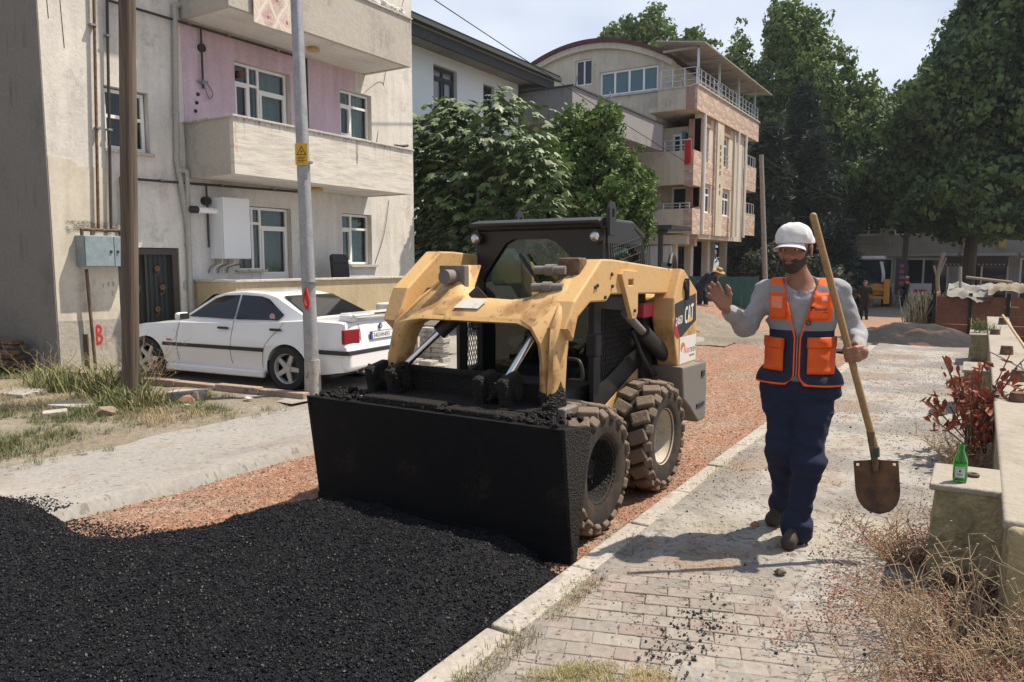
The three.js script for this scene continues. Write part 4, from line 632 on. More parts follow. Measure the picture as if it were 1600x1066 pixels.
tree('conifer', 'tallest dark conifer in the middle of the conifer group', 'conifer', -9.3, -47, cone(11.9, 2.2), { ...CON, seed: 22, n: 3000 });
tree('conifer', 'broad dark conifer at the right of the conifer group', 'conifer', -8.35, -45, cone(9.0, 2.2), { ...CON, seed: 23, n: 3000 });
const RT = { ...PL, c0: [0.045, 0.085, 0.022], c1: [0.12, 0.18, 0.045], trunk: 0.4, fork: 5 };
tree('plane_tree', 'green tree in the gap between the conifers and the big dark trees', 'tree', -6.6, -66, [[0, 12.5, 0, 2.8, 3, 2.6], [2.6, 11.5, 0, 2.6, 3.4, 2.6], [-2.2, 9.5, 0, 2.6, 3, 2.6], [1, 8, 0, 4, 3, 3]], { ...PL, seed: 31, n: 2600 });
tree('plane_tree', 'big dark tree left of the two at the right edge of the street', 'tree', -0.7, -50, [[0.2, 12.3, 0, 2.7, 3.4, 3], [1.5, 15, 0, 2.2, 2.8, 2.5], [-1.7, 9.3, 1, 2.4, 2.2, 2.6], [2.5, 9, 1, 3.2, 3.2, 3], [0, 7, 0, 4, 2, 3.4], [-3.9, 6.6, 0.5, 2.2, 1.5, 2.4], [1, 5.5, 1.5, 4, 1.5, 3]], { ...RT, seed: 32, n: 6800 });
tree('plane_tree', 'tallest big dark tree cut off by the top right corner', 'tree', 2.2, -48, [[0, 13.5, 0, 3.4, 4, 3.2], [0.5, 17, 0, 2.6, 3, 2.6], [-2, 10, 1.5, 3.2, 2.8, 3], [2.5, 9.5, 0, 3.4, 3.4, 3.4], [0, 7, 1.5, 4.2, 2.2, 3.4], [-1, 5.6, 2, 3.6, 1.4, 2.8]], { ...RT, seed: 33, n: 6600 });
tree('plane_tree', 'dark spreading tree half hiding the far shop building', 'tree', -4.5, -57, [[0, 7.5, 0, 3.2, 2.2, 2.6], [2.5, 8.2, 0, 2.6, 2.2, 2.5], [-2.2, 7, 1, 2.4, 1.9, 2.4], [1, 6, 1.5, 3, 1.2, 2]], { ...RT, c0: D0, c1: D1, seed: 34, n: 3000, trunk: 0.22 });
tree('shrub', 'grey green shrub under the conifers beside the pole', 'shrub', -8.4, -38, [[0, 1.6, 0, 1.1, 1.5, 1], [0.5, 2.4, 0, 0.7, 1, 0.7], [-0.8, 1.2, 0.3, 0.9, 1, 0.8], [2.2, 1.1, 0, 1, 1, 0.8]], { n: 900, s: 0.6, c0: [0.045, 0.06, 0.035], c1: [0.09, 0.11, 0.07], seed: 35, trunk: 0.05, fork: 0.8 });
tree('mulberry_tree', 'leafy green tree with a long upward branch before the grey house', 'tree', -10.2, -17.8, [[-0.6, 3.1, 0, 1.3, 1.3, 1.2], [-1.7, 3.6, 0.3, 0.9, 1.0, 0.9], [0.7, 3.2, 0.3, 1.4, 1.4, 1.2], [1.3, 4.5, 0, 0.8, 0.85, 0.8], [1.8, 5.25, 0.1, 0.42, 0.42, 0.4], [1.9, 2.4, 0.3, 0.9, 1.2, 0.8], [0.2, 1.9, 0.6, 1.6, 1, 1], [2.55, 3.6, -0.3, 0.4, 0.7, 0.4], [2.75, 2.6, -0.2, 0.3, 0.6, 0.35], [-0.2, 4.3, 0, 0.8, 0.55, 0.8], [-1.6, 2.4, 0, 1, 1.1, 1]], { n: 4800, s: 0.5, clump: clumps.mid, c0: [0.06, 0.12, 0.025], c1: [0.15, 0.23, 0.05], seed: 36, trunk: 0.12, fork: 1.6 });
{ // fig tree, whose leaves can be told apart
  const x = -10.6, z = -15.4, t = thing('fig_tree', 'fig tree with large lobed leaves beside the apartment block', 'tree', [x, 0, z]), q = rng(41);
  const blobs = [[-0.4, 3.9, 0.1, 1.25, 1.0, 1.1], [0.9, 3.9, 0.2, 1.15, 0.95, 1], [0.3, 2.9, 0.5, 1.6, 1.3, 1], [-1.2, 2.6, 0.2, 1.1, 1.4, 1], [1.6, 2.9, 0.2, 0.9, 1.1, 0.9], [0.2, 1.7, 0.4, 1.5, 0.9, 0.9], [-0.9, 4.55, 0, 0.55, 0.45, 0.5], [-1.5, 4.1, -0.1, 0.95, 0.85, 0.8], [-2.0, 3.0, 0, 0.9, 1.1, 0.8], [0.6, 4.7, 0, 0.5, 0.4, 0.5]];
  const limbs = []; for (const b of blobs) limbs.push(new THREE.TubeGeometry(new THREE.CatmullRomCurve3([V(x + 0.2 * Math.sin(b[1] * 7), 0, z), V(x + b[0] * 0.4, b[1] * 0.5, z + b[2] * 0.4), V(x + b[0], b[1], z + b[2])]), 12, 0.055, 6)); part('trunk', limbs, mat(0.16, 0.15, 0.135, 0.9, { map: T.speck }), t);
  // a lobed leaf, bent along its midrib
  const P = [[0, -0.55], [0.3, -0.42], [0.5, -0.1], [0.3, 0.0], [0.46, 0.36], [0.16, 0.2], [0, 0.68], [-0.16, 0.2], [-0.46, 0.36], [-0.3, 0.0], [-0.5, -0.1], [-0.3, -0.42]], pos = [0, 0, 0], idx = [];
  for (const [a, b] of P) pos.push(a, -0.35 * Math.abs(a) ** 1.5 - 0.25 * b * b, b); for (let i = 0; i < P.length; i++) idx.push(0, 1 + (i + 1) % P.length, 1 + i);
  const lg = new THREE.BufferGeometry(); lg.setAttribute('position', new THREE.Float32BufferAttribute(pos, 3)); lg.setIndex(idx); const leaf = plain(lg);
  const leaves = [];
  for (const b of blobs) for (let i = 0; i < 520 * b[3] * b[4]; i++) { const d = V(q() * 2 - 1, q() * 2 - 1, q() * 2 - 1); if (d.length() > 1) continue; d.normalize(); const r = (0.5 + 0.55 * Math.sqrt(q())) * (0.75 + 0.5 * fbm(d.x * 3 + 9, d.y * 3 + d.z * 2 + b[0] * 4 + 9, 3, 0, 44)); leaves.push([b[0] + d.x * b[3] * r, b[1] + d.y * b[4] * r, b[2] + d.z * b[5] * r, 0.55 * (q() - 0.2) + 0.3, Math.atan2(d.x, d.z) + (q() - 0.5) * 1.6, (q() - 0.5) * 0.9, 0.15 + 0.16 * q()]); }
  leaves.sort((a, b) => (b[2] + b[0] * 0.5 + b[1] * 0.25) - (a[2] + a[0] * 0.5 + a[1] * 0.25));
  const lm = [[0.09, 0.15, 0.045], [0.13, 0.195, 0.07], [0.065, 0.12, 0.035], [0.165, 0.22, 0.1]].map((c) => { const m = leafMat(...c, 0.22); m.roughness = 0.55; return m; });
  const ms = [], cs = [];
  leaves.forEach((l, i) => { if (i < 300) { const m = new THREE.Mesh(leaf, lm[i % 4]); m.name = 'leaf'; m.position.set(l[0], l[1], l[2]); m.rotation.set(l[3], l[4], l[5], 'YXZ'); m.scale.setScalar(l[6]); m.castShadow = m.receiveShadow = true; t.add(m); } else { ms.push(TM(...l)); const c = lm[i % 4].color; cs.push(c.clone()); } });
  inst('crown', leaf, M.leafA, ms, t, { colors: cs }); t.scale.set(1.06, 1.13, 1.06);
}

{ // unseen houses added behind the camera to shut out sky light from there
  const far = (label, x0, x1, z0, z1, h) => { const b = thing('apartment_building', label, 'apartment building', [(x0 + x1) / 2, 0, (z0 + z1) / 2]); part('wall', b2(x0, x1, -0.2, h, z0, z1), M.plaster, b); part('roof', b2(x0 - 0.4, x1 + 0.4, h, h + 0.25, z0 - 0.4, z1 + 0.4), M.slate, b); for (let f = 0; f < Math.floor(h / 3); f++) for (let i = 0; i * 3 + 2 < x1 - x0; i++) winZ(b, z0 - 0.002, x0 + 0.8 + i * 3, x0 + 2.0 + i * 3, 1 + f * 3, 2.4 + f * 3, {}); };
  far('unseen plastered apartment block added behind the camera at the left to block sky light', -26, -12, 7, 22, 10); far('unseen plastered apartment block added behind the camera at the right to block sky light', 4, 18, 8, 24, 11); far('unseen plastered apartment block added far behind the camera to block sky light', -11, 3, 34, 44, 12);
}
// ---------- compact loader with its bucket tipped forward ----------
Object.assign(M, {
  yellow: mat(0.58, 0.365, 0.155, 0.55, { map: T.metalWear, ...bump('fineBump', 0.0015) }), yellowDirt: mat(0.5, 0.3, 0.115, 0.7, { map: T.metalWear }),
  bucket: mat(0.034, 0.03, 0.028, 0.72, { phys: true, specularIntensity: 0.35, map: tex(512, 1.1, (u, v, N) => mul3(lerp3([0.22, 0.27, 0.36], [1, 0.85, 0.72], sst(0.5, 0.75, N(4, 6, 3)) * sst(0.3, 0.7, N(40, 3, 9)) * 0.7), 0.8 + 0.5 * (N(90, 2, 5) - 0.5))), ...bump('coarseBump', 0.005) }), tar: mat(0.014, 0.0125, 0.012, 0.7, { phys: true, specularIntensity: 0.6, bumpMap: T.bitumen, bumpScale: 0.03 }),
  cabBlack: mat(0.02, 0.02, 0.021, 0.5, { map: T.speck }), tyre: mat(0.05, 0.045, 0.04, 0.95, { map: T.dirtTyre = tex(256, 0.5, (u, v, N) => lerp3([0.5, 0.47, 0.43], [1.5, 1.15, 0.85].map((c) => c * 0.66), sst(0.35, 0.65, N(6, 4, 3)))), ...bump('coarseBump', 0.006) }),
  lug: mat(0.19, 0.145, 0.11, 0.95, { map: T.speck, ...bump('coarseBump', 0.01) }), rim: mat(0.42, 0.37, 0.29, 0.7, { map: T.metalWear }), weight: mat(0.17, 0.155, 0.14, 0.75, { map: T.metalWear }),
  tint: new THREE.MeshPhysicalMaterial({ color: lin(0.6, 0.72, 0.68), roughness: 0.03, transmission: 1, thickness: 0 }), clear: mat(0.6, 0.6, 0.6, 0.15, { metalness: 0.7 }), yellowWorn: mat(0.58, 0.365, 0.155, 0.6, { map: tex(512, 0.7, (u, v, N) => lerp3(lerp3([1, 1, 1], [0.5, 0.4, 0.33], sst(0.5, 0.72, N(4, 6, 5)) * 0.85), [0.22, 0.2, 0.2], sst(0.7, 0.76, N(30, 3, 8)) * 0.6)), ...bump('fineBump', 0.0015) }), beige: mat(0.45, 0.4, 0.3, 0.7, { map: T.metalWear }),
});
{
  const XC = -2.87, L = thing('compact_loader', 'yellow and black compact loader with asphalt covered bucket tipped down before it', 'loader', [XC, -0.12, -4.8]);
  const mir = (f) => [f(1), f(-1)], X = (s, d) => XC + s * d;
  const slabX = (pts, xa, xb, bev = 0.006, holes = []) => plateX(pts, holes, Math.max(xa, xb), Math.abs(xb - xa), bev);
  // wheels with lugs
  for (const [sx, s] of [[1, 4.2], [1, 5.3], [-1, 4.2], [-1, 5.3]]) {
    const cx = X(sx, 0.77), cy = 0.29, w = new THREE.Group(); w.name = 'wheel'; w.position.set(cx - XC, cy + 0.12, -s + 4.8); w.rotation.x = rr(0, 1); L.add(w);
    const pr = [[0.2, -0.12], [0.24, -0.15], [0.33, -0.155], [0.365, -0.14], [0.378, -0.1], [0.38, 0], [0.378, 0.1], [0.365, 0.14], [0.33, 0.155], [0.24, 0.15], [0.2, 0.12]].map(([r, y]) => new THREE.Vector2(r, y));
    part('tyre', new THREE.LatheGeometry(pr, 56).rotateZ(Math.PI / 2), M.tyre, w, { world: false });
    part('rim', [new THREE.LatheGeometry([[0.0, 0.05], [0.06, 0.055], [0.07, 0.03], [0.17, 0.02], [0.19, 0.1], [0.215, 0.135], [0.225, 0.125]].map(([r, y]) => new THREE.Vector2(r, y)), 40).rotateZ(-sx * Math.PI / 2), ...[0, 1, 2, 3, 4, 5, 6, 7].map((i) => mv(new THREE.CylinderGeometry(0.013, 0.013, 0.02, 6).rotateZ(Math.PI / 2), sx * 0.04, 0.105 * Math.cos(i * 0.785), 0.105 * Math.sin(i * 0.785)))], sx > 0 && s < 5 ? M.tar : M.rim, w, { world: false });
    const lg = boxUV(rbx(0.135, 0.05, 0.098, 0.016, 0, 0, 0)); const lg2 = boxUV(rbx(0.07, 0.042, 0.075, 0.016, 0, 0, 0));
    for (let i = 0; i < 18; i++) for (const side of [-1, 1]) {
      const a = (i + (side > 0 ? 0.5 : 0)) / 18 * Math.PI * 2, m = new THREE.Mesh(lg, M.lug); m.name = 'tread_lug'; m.position.set(side * 0.078, 0.392 * Math.cos(a), 0.392 * Math.sin(a)); m.rotation.set(a + Math.PI / 2 - Math.PI / 2, 0, 0); m.rotateY(side * 0.42); m.rotateZ(-side * 0.1); m.castShadow = m.receiveShadow = true; w.add(m);
      if (sx > 0) { const n = new THREE.Mesh(lg2, M.lug), b = a + Math.PI / 18; n.name = 'tread_lug'; n.position.set(side * 0.142, 0.362 * Math.cos(b), 0.362 * Math.sin(b)); n.rotation.set(b, 0, 0); n.rotateZ(-side * 0.75); n.castShadow = n.receiveShadow = true; w.add(n); }
    }
  }
  // chassis and rear
  part('chassis', [b2(X(-1, 0.5), X(1, 0.5), 0.1, 0.62, -4.35, -6.1)], M.yellowDirt, L);
  for (const s of [-1, 1]) {
    part('side_panel', slabX([[4.86, 0.42], [4.9, 0.56], [5.68, 0.86], [6.12, 0.8], [6.12, 0.42]], X(s, 0.52), X(s, 0.6)), M.yellow, L);
    part('tower', slabX([[5.72, 1.47], [5.78, 1.55], [5.84, 1.54], [6.17, 1.36], [6.2, 0.8], [6.13, 0.72], [5.78, 0.66], [5.68, 0.9], [5.6, 1.15], [5.62, 1.32]], X(s, 0.67), X(s, 0.845), 0.012), M.yellow, L);
    const cw = part('counterweight', slabX([[5.68, 0.77], [6.3, 0.755], [6.33, 0.5], [6.31, 0.25], [6.12, 0.25], [5.88, 0.42], [5.74, 0.5]], X(s, 0.62), X(s, 0.9), 0.014), M.weight, L); part('slot', [b2(X(s, 0.7), X(s, 0.84), 0.757, 0.771, -6.08, -6.12), rbx(0.02, 0.05, 0.08, 0.005, X(s, 0.9), 0.66, -6.2), rbx(0.02, 0.03, 0.2, 0.005, X(s, 0.9), 0.4, -6.15)], M.black, cw);
    part('tower_pin', [mv(new THREE.CylinderGeometry(0.045, 0.045, 0.03, 16).rotateZ(Math.PI / 2), X(s, 0.855), 1.42, -5.86), rod([X(s, 0.86), 1.47, -5.86], [X(s, 0.86), 1.3, -5.88], 0.02)], M.black, L);
  }
  part('engine_hood', [rb2(X(-1, 0.66), X(1, 0.66), 0.45, 1.32, -5.78, -6.35, 0.05)], M.yellowDirt, L);
  part('engine_bay', [b2(X(-1, 0.64), X(1, 0.64), 0.5, 1.2, -5.5, -5.78)], M.black, L);
  // cab
  const cab = part('cab_frame', plateZ([[-3.43, 0.3], [-3.43, 1.84], [-3.4, 1.9], [-2.36, 1.9], [-2.32, 1.84], [-2.32, 0.3]], [[[-3.39, 0.72], [-3.38, 1.47], [-3.16, 1.75], [-3.08, 1.785], [-2.78, 1.785], [-2.69, 1.75], [-2.5, 1.58], [-2.42, 1.42], [-2.42, 0.72]]], -4.93, 0.06, 0.008), M.cabBlack, L);
  part('windscreen', plateZ([[-3.42, 0.7], [-3.42, 1.5], [-3.16, 1.8], [-2.69, 1.8], [-2.4, 1.5], [-2.4, 0.7]], [], -4.955, 0.006), M.tint, cab);
  for (const s of [-1, 1]) {
    part('cab_side', plateX([[4.99, 0.4], [4.99, 1.88], [5.45, 1.87], [5.64, 1.78], [5.74, 1.55], [5.74, 0.4]], [[[5.08, 1.42], [5.1, 1.7], [5.14, 1.73], [5.46, 1.72], [5.56, 1.66], [5.6, 1.42]]], X(s, s > 0 ? 0.56 : 0.52), 0.04, 0.006), M.cabBlack, cab);
    part('side_window', b2(X(s, 0.525), X(s, 0.53), 1.41, 1.75, -5.05, -5.62), M.tint, cab);
    const bars = []; for (let i = 0; i < 22; i++) { const a = 5.0 + i * 0.04; bars.push(rod([X(s, 0.562), 1.41, -a], [X(s, 0.562), 1.74, -(a - 0.05)], 0.003, 0.003, 5)); } for (let i = 0; i < 6; i++) bars.push(rod([X(s, 0.566), 1.41 + i * 0.06, -5.05], [X(s, 0.566), 1.5 + i * 0.06, -5.6], 0.003, 0.003, 5));
    part('window_guard', bars, M.black, cab, { kind: 'stuff' });
    // lower mesh panel
    part('guard_panel', plateX([[4.7, 0.5], [4.7, 1.32], [4.78, 1.38], [5.62, 1.3], [5.62, 0.8]], [[[4.8, 0.72], [4.8, 1.28], [5.52, 1.22], [5.52, 0.95]]], X(s, s > 0 ? 0.6 : 0.56), 0.035, 0.006), M.cabBlack, cab);
    const mesh = []; for (let i = 0; i < 40; i++) { const t = i / 39, a = mix(4.45, 5.75, t), b = a + 0.3; const clip = (A, B) => { const pts = []; for (let k = 0; k <= 30; k++) { const f = k / 30, S = mix(A[0], B[0], f), Y = mix(A[1], B[1], f); if (S > 4.79 && S < 5.53 && Y > 0.7 + Math.max(0, S - 4.8) * 0.33 && Y < 1.29 - (S - 4.8) * 0.08) pts.push([S, Y]); } return pts.length > 1 ? [pts[0], pts[pts.length - 1]] : null; };
      for (const [A, B, d] of [[[a, 0.65], [b, 1.35], 0], [[b, 0.65], [a, 1.35], 0.006]]) { const c = clip(A, B); if (c) mesh.push(rod([X(s, 0.575 + d), c[0][1], -c[0][0]], [X(s, 0.575 + d), c[1][1], -c[1][0]], 0.004, 0.004, 4)); } }
    part('mesh_guard', mesh, M.cabBlack, cab, { kind: 'stuff' });
  }
  part('cab_back', [b2(X(-1, 0.5), X(1, 0.5), 0.4, 1.05, -5.7, -5.74), b2(X(-1, 0.5), X(1, 0.5), 0.32, 0.36, -4.95, -5.7)], M.cabBlack, cab);
  part('cab_roof', [rb2(-3.43, -2.31, 1.84, 1.92, -4.9, -5.5, 0.03), rbx(1.1, 0.06, 0.3, 0.025, XC, 1.845, -5.6, -0.35)], M.cabBlack, cab); part('visor', rbx(1.13, 0.03, 0.14, 0.012, -2.87, 1.9, -4.9, 0.22), M.cabBlack, cab);
  for (const x of [-3.4, -2.36]) { const w = part('work_lamp', [mv(new THREE.CylinderGeometry(0.055, 0.045, 0.06, 24).rotateX(Math.PI / 2), x, 1.785, -4.9)], M.black, cab); part('lamp_lens', mv(new THREE.SphereGeometry(0.043, 20, 8, 0, Math.PI * 2, 0, 1.1).rotateX(Math.PI / 2), x, 1.785, -4.888), M.clear, w); }
  for (const [x, z] of [[-2.26, -4.97], [-3.36, -5.5]]) part('lifting_eye', plateX([[-0.05, -0.11], [-0.06, 0.09], [-0.03, 0.13], [0.03, 0.13], [0.06, 0.08], [0.05, -0.11]], [[[-0.022, 0.02], [-0.022, 0.085], [0.022, 0.085], [0.022, 0.02]]], 0, 0.025, 0.004).translate(x, 1.9, z), M.cabBlack, cab);
  part('wiper', [rod([-2.62, 1.18, -4.9], [-2.98, 1.62, -4.9], 0.008), rod([-2.7, 1.3, -4.9], [-3.0, 1.66, -4.895], 0.012)], M.black, cab);
  part('door_handle', [tube([[-3.41, 1.25, -4.92], [-3.42, 1.24, -4.86], [-3.42, 1.08, -4.86], [-3.41, 1.07, -4.92]], 0.01)], M.black, cab);
  part('seat', [rbx(0.5, 0.12, 0.5, 0.04, XC, 0.72, -5.35), rbx(0.5, 0.62, 0.12, 0.05, XC, 1.05, -5.6)], M.black, cab); part('joystick', [rod([-3.15, 0.7, -5.2], [-3.15, 1.0, -5.15], 0.015), rod([-2.58, 0.7, -5.2], [-2.58, 1.0, -5.15], 0.015)], M.black, cab);
  part('front_plate', [b2(X(-1, 0.5), X(1, 0.5), 0.25, 0.72, -4.4, -4.93), rbx(0.16, 0.16, 0.3, 0.02, -2.24, 0.62, -4.2)], M.black, L); part('step', [rbx(0.17, 0.17, 0.24, 0.015, -2.2, 0.62, -4.1)], M.weight, L);
  part('cab_hinge', [rbx(0.08, 0.16, 0.1, 0.015, -2.28, 1.02, -4.72), tube([[-2.24, 0.98, -4.25], [-2.14, 0.97, -4.22], [-2.12, 0.86, -4.22], [-2.22, 0.84, -4.25]], 0.012)], M.black, L);
  // lift arms
  const armP = [[3.96, 1.2], [4.07, 1.36], [4.45, 1.62], [4.62, 1.62], [5.8, 1.545], [5.87, 1.5], [5.83, 1.35], [4.6, 1.385], [4.53, 1.34], [4.29, 1.345], [4.12, 1.26], [4.06, 1.12]];
  for (const s of [-1, 1]) {
    const arm = part('lift_arm', slabX(s > 0 ? armP : armP.map(([a, y]) => [a, y > 1.3 ? y + 0.06 : y]), X(s, s > 0 ? 0.63 : 0.55), X(s, s > 0 ? 0.77 : 0.69), 0.012), M.yellow, L, { label: s > 0 ? 'lift arm on the operator left with hydraulic couplings' : undefined });
    part('leg_crust', (() => { const g = new THREE.CylinderGeometry(0.085, 0.11, 0.3, 20, 12), p = g.attributes.position; for (let i = 0; i < p.count; i++) { const x = p.getX(i), y = p.getY(i), z = p.getZ(i), k = 1 + 0.5 * (vn3(x * 30 + 9, y * 22 + 9 + s * 3, z * 30 + 9, 4) - 0.45) - 0.5 * sst(0.02, 0.15, y + 0.1 * vn(Math.atan2(z, x) * 3 + 20, 3, 0, 6)); p.setXYZ(i, x * 0.75 * k, y, z * 1.1 * k); } g.computeVertexNormals(); return g.translate(X(s, 0.64), 0.82, -4.02); })(), M.tar, L, { label: 'asphalt caked lower end of the arm' });
    part('bracket', slabX([[4.7, 1.52], [4.73, 1.55], [4.98, 1.54], [5.0, 1.5], [5.0, 1.24], [4.97, 1.2], [4.9, 1.2]], X(s, 0.765), X(s, 0.8), 0.006, [rect(4.82, 4.91, 1.44, 1.48)]), M.yellow, arm);
    part('lift_cylinder', rod([X(s, 0.72), 1.08, -5.28], [X(s, 0.72), 0.78, -5.9], 0.06, 0.06, 18), M.cabBlack, L); part('lift_piston', rod([X(s, 0.72), 1.24, -4.95], [X(s, 0.72), 1.08, -5.28], 0.032, 0.032, 14), M.weight, L);
    part('bolt', [[4.6, 1.52], [4.61, 1.44], [4.38, 1.45], [4.35, 1.44], [4.5, 1.37], [4.93, 1.26]].map(([a, y]) => mv(new THREE.CylinderGeometry(0.012, 0.012, 0.012, 8).rotateZ(Math.PI / 2), X(s, s > 0 && a > 4.9 ? 0.805 : 0.775), y, -a)), M.black, arm, { kind: 'stuff' });
    // tilt cylinders
    const bx0 = s > 0 ? -2.4 : -3.14, bx1 = s > 0 ? -2.52 : -3.42;
    part('tilt_piston', rod([bx0, 1.12, -4.06], [bx1, 0.8, -3.88], 0.024, 0.024, 16), M.chrome, L); part('tilt_cylinder', rod([bx0 - (bx1 - bx0) * 0.9, 1.4, -4.22], [bx0, 1.12, -4.06], 0.055, 0.055, 16), M.cabBlack, L);
    part('coupler_lug', [rbx(0.07, 0.3, 0.2, 0.02, bx1 - 0.09, 0.76, -3.86, 0.2), rbx(0.07, 0.3, 0.2, 0.02, bx1 + 0.09, 0.76, -3.86, 0.2), rod([bx1 - 0.15, 0.8, -3.87], [bx1 + 0.15, 0.8, -3.87], 0.05)], M.tar, L);
  }
  // cross member between the arms
  const cm = plateZ([[-3.56, 0.72], [-3.46, 1.05], [-3.42, 1.2], [-3.34, 1.36], [-3.2, 1.58], [-3.1, 1.58], [-3.03, 1.43], [-2.92, 1.36], [-2.62, 1.35], [-2.45, 1.38], [-2.34, 1.46], [-2.27, 1.52], [-2.22, 1.5], [-2.17, 1.36], [-2.14, 1.2], [-2.18, 0.72], [-2.28, 0.72], [-2.265, 1.0], [-2.28, 1.1], [-2.33, 1.18], [-2.42, 1.215], [-3.18, 1.215], [-3.27, 1.18], [-3.33, 1.1], [-3.37, 1.0], [-3.45, 0.72]], [], -3.9, 0.2, 0.035);
  { const p = cm.attributes.position; for (let i = 0; i < p.count; i++) { const y = p.getY(i); p.setZ(i, p.getZ(i) - Math.max(0, y - 1.22) * 1.25 - Math.max(0, 1.0 - y) * 0.1); } }
  const cross = part('cross_member', toCreasedNormals(cm, 1.0), M.yellowWorn, L);
  part('pin_boss', [mv(new THREE.CylinderGeometry(0.05, 0.05, 0.1, 18).rotateX(Math.PI / 2), -3.13, 1.5, -4.16), rbx(0.22, 0.16, 0.06, 0.01, -3.14, 1.5, -4.24)], M.weight, cross);
  for (const [x, y, z] of [[-2.36, 1.55, -4.22], [-2.34, 1.44, -4.15], [-2.3, 1.56, -4.34]]) part('coupling', [rod([x - 0.1, y, z + 0.02], [x + 0.1, y, z - 0.03], 0.028, 0.028, 14), rod([x - 0.03, y, z], [x + 0.03, y, z - 0.01], 0.038, 0.038, 8)], M.weight, cross);
  part('coupling_block', rbx(0.16, 0.2, 0.12, 0.015, -2.27, 1.53, -4.36), M.rust, cross);
  { const g = plateZ([[-0.1, -0.045], [0.1, -0.045], [0.13, 0.045], [-0.06, 0.045]], [], 0, 0.002); g.rotateX(-0.88); g.translate(-2.86, 1.33, -4.017); part('sticker', g, mat(0.62, 0.6, 0.56, 0.6, { map: T.metalWear }), cross, { label: 'worn white sticker' }); }
  part('hose', [tube([[-3.1, 1.35, -4.3], [-3.0, 1.2, -4.25], [-2.95, 1.28, -4.4], [-2.7, 1.3, -4.5]], 0.014), tube([[-2.2, 1.1, -5.2], [-2.18, 0.85, -5.4], [-2.2, 0.7, -5.7], [-2.25, 0.9, -5.8]], 0.018), tube([[-2.1, 1.58, -5.7], [-2.12, 1.66, -5.8], [-2.15, 1.6, -5.95], [-2.16, 1.4, -6.0]], 0.02)], M.black, L);
  part('tool_box', rbx(0.06, 0.11, 0.38, 0.01, -2.22, 1.225, -5.6), mat(0.5, 0.05, 0.08, 0.5), L);
  part('rear_fittings', [0, 1, 2].map((i) => rbx(0.06, 0.05, 0.3, 0.01, -2.32, 0.98 + i * 0.14, -5.55)), M.weight, L);
  // bucket: floor plate towards the camera, side plates, back wall
  const B = part('bucket', [plateX([[3.555, 0.68], [3.575, 0.685], [3.685, -0.15], [3.655, -0.15]], [], -1.9, 2.0, 0.003), plateX([[3.575, 0.685], [3.575, 0.65], [3.98, 0.58], [3.98, 0.61]], [], -1.91, 1.98, 0.002)], M.bucket, L);
  for (const s of [-1, 1]) part('side_plate', plateX([[3.55, 0.687], [3.86, 0.645], [3.88, 0.6], [3.7, -0.15], [3.66, -0.152]], [], s > 0 ? -1.885 : -3.88, 0.024, 0.003), M.tar, B);
  part('cutting_edge', b2(-3.91, -1.885, -0.16, -0.02, -3.635, -3.66), M.bucket, B);
  part('coupler_plate', [b2(-3.5, -2.2, 0.6, 0.84, -3.98, -4.03), b2(-3.48, -2.22, 0.66, 0.72, -3.72, -3.98), rbx(0.62, 0.07, 0.16, 0.01, -3.12, 0.69, -3.68), rbx(0.5, 0.05, 0.14, 0.01, -2.5, 0.69, -3.66), rod([-3.35, 0.86, -4.0], [-2.6, 0.86, -4.0], 0.03)], M.tar, L);
  { const l = [], q = rng(9); for (let i = 0; i < 260; i++) { const s = 0.008 + 0.018 * q(); l.push(mv(stoneGeo(i % 9), 0, 0, 0).scale(s, s, s).translate(-3.85 + 1.93 * q(), 0.69 + 0.012 * q(), -3.58 - 0.3 * q())); } for (let i = 0; i < 90; i++) { const s = 0.007 + 0.012 * q(), a = q() < 0.5 ? -3.42 : -2.52; l.push(stoneGeo(i % 9).scale(s, s, s).translate(a + (q() - 0.5) * 0.3, 0.74 + 0.17 * q(), -3.75 - 0.2 * q())); } part('asphalt_crust', l, M.tar, B, { kind: 'stuff' }); }
  // side markings
  const dec = (z0, z1, y0, y1, draw, name) => { const g = new THREE.PlaneGeometry(z1 - z0, y1 - y0); g.rotateY(Math.PI / 2); g.translate(X(1, 0.8475), (y0 + y1) / 2, -(z0 + z1) / 2); part(name, g, new THREE.MeshStandardMaterial({ map: canvasTex(512, 384, draw), transparent: true, roughness: 0.5, polygonOffset: true, polygonOffsetFactor: -1 }), L, { keepUV: true }); };
  dec(5.63, 6.15, 1.0, 1.36, (x) => { x.clearRect(0, 0, 512, 384); x.fillStyle = '#26272b'; x.beginPath(); x.moveTo(0, 90); x.lineTo(490, 18); x.lineTo(512, 260); x.lineTo(150, 384); x.lineTo(40, 300); x.fill(); x.fillStyle = '#a3272f'; x.beginPath(); x.moveTo(0, 200); x.lineTo(130, 384); x.lineTo(70, 384); x.lineTo(0, 330); x.fill();
    x.save(); x.transform(1, -0.14, 0, 1, 0, 40); x.fillStyle = '#d9d7d2'; x.font = 'bold 82px sans-serif'; x.save(); x.scale(0.82, 1.2); x.fillText('246D', 30, 205); x.restore(); x.font = 'bold 150px sans-serif'; x.save(); x.scale(0.78, 1.35); x.fillText('CAT', 292, 200); x.restore(); x.fillStyle = '#d9a51e'; x.beginPath(); x.moveTo(358, 205); x.lineTo(410, 275); x.lineTo(306, 275); x.fill(); x.restore(); }, 'model_decal');
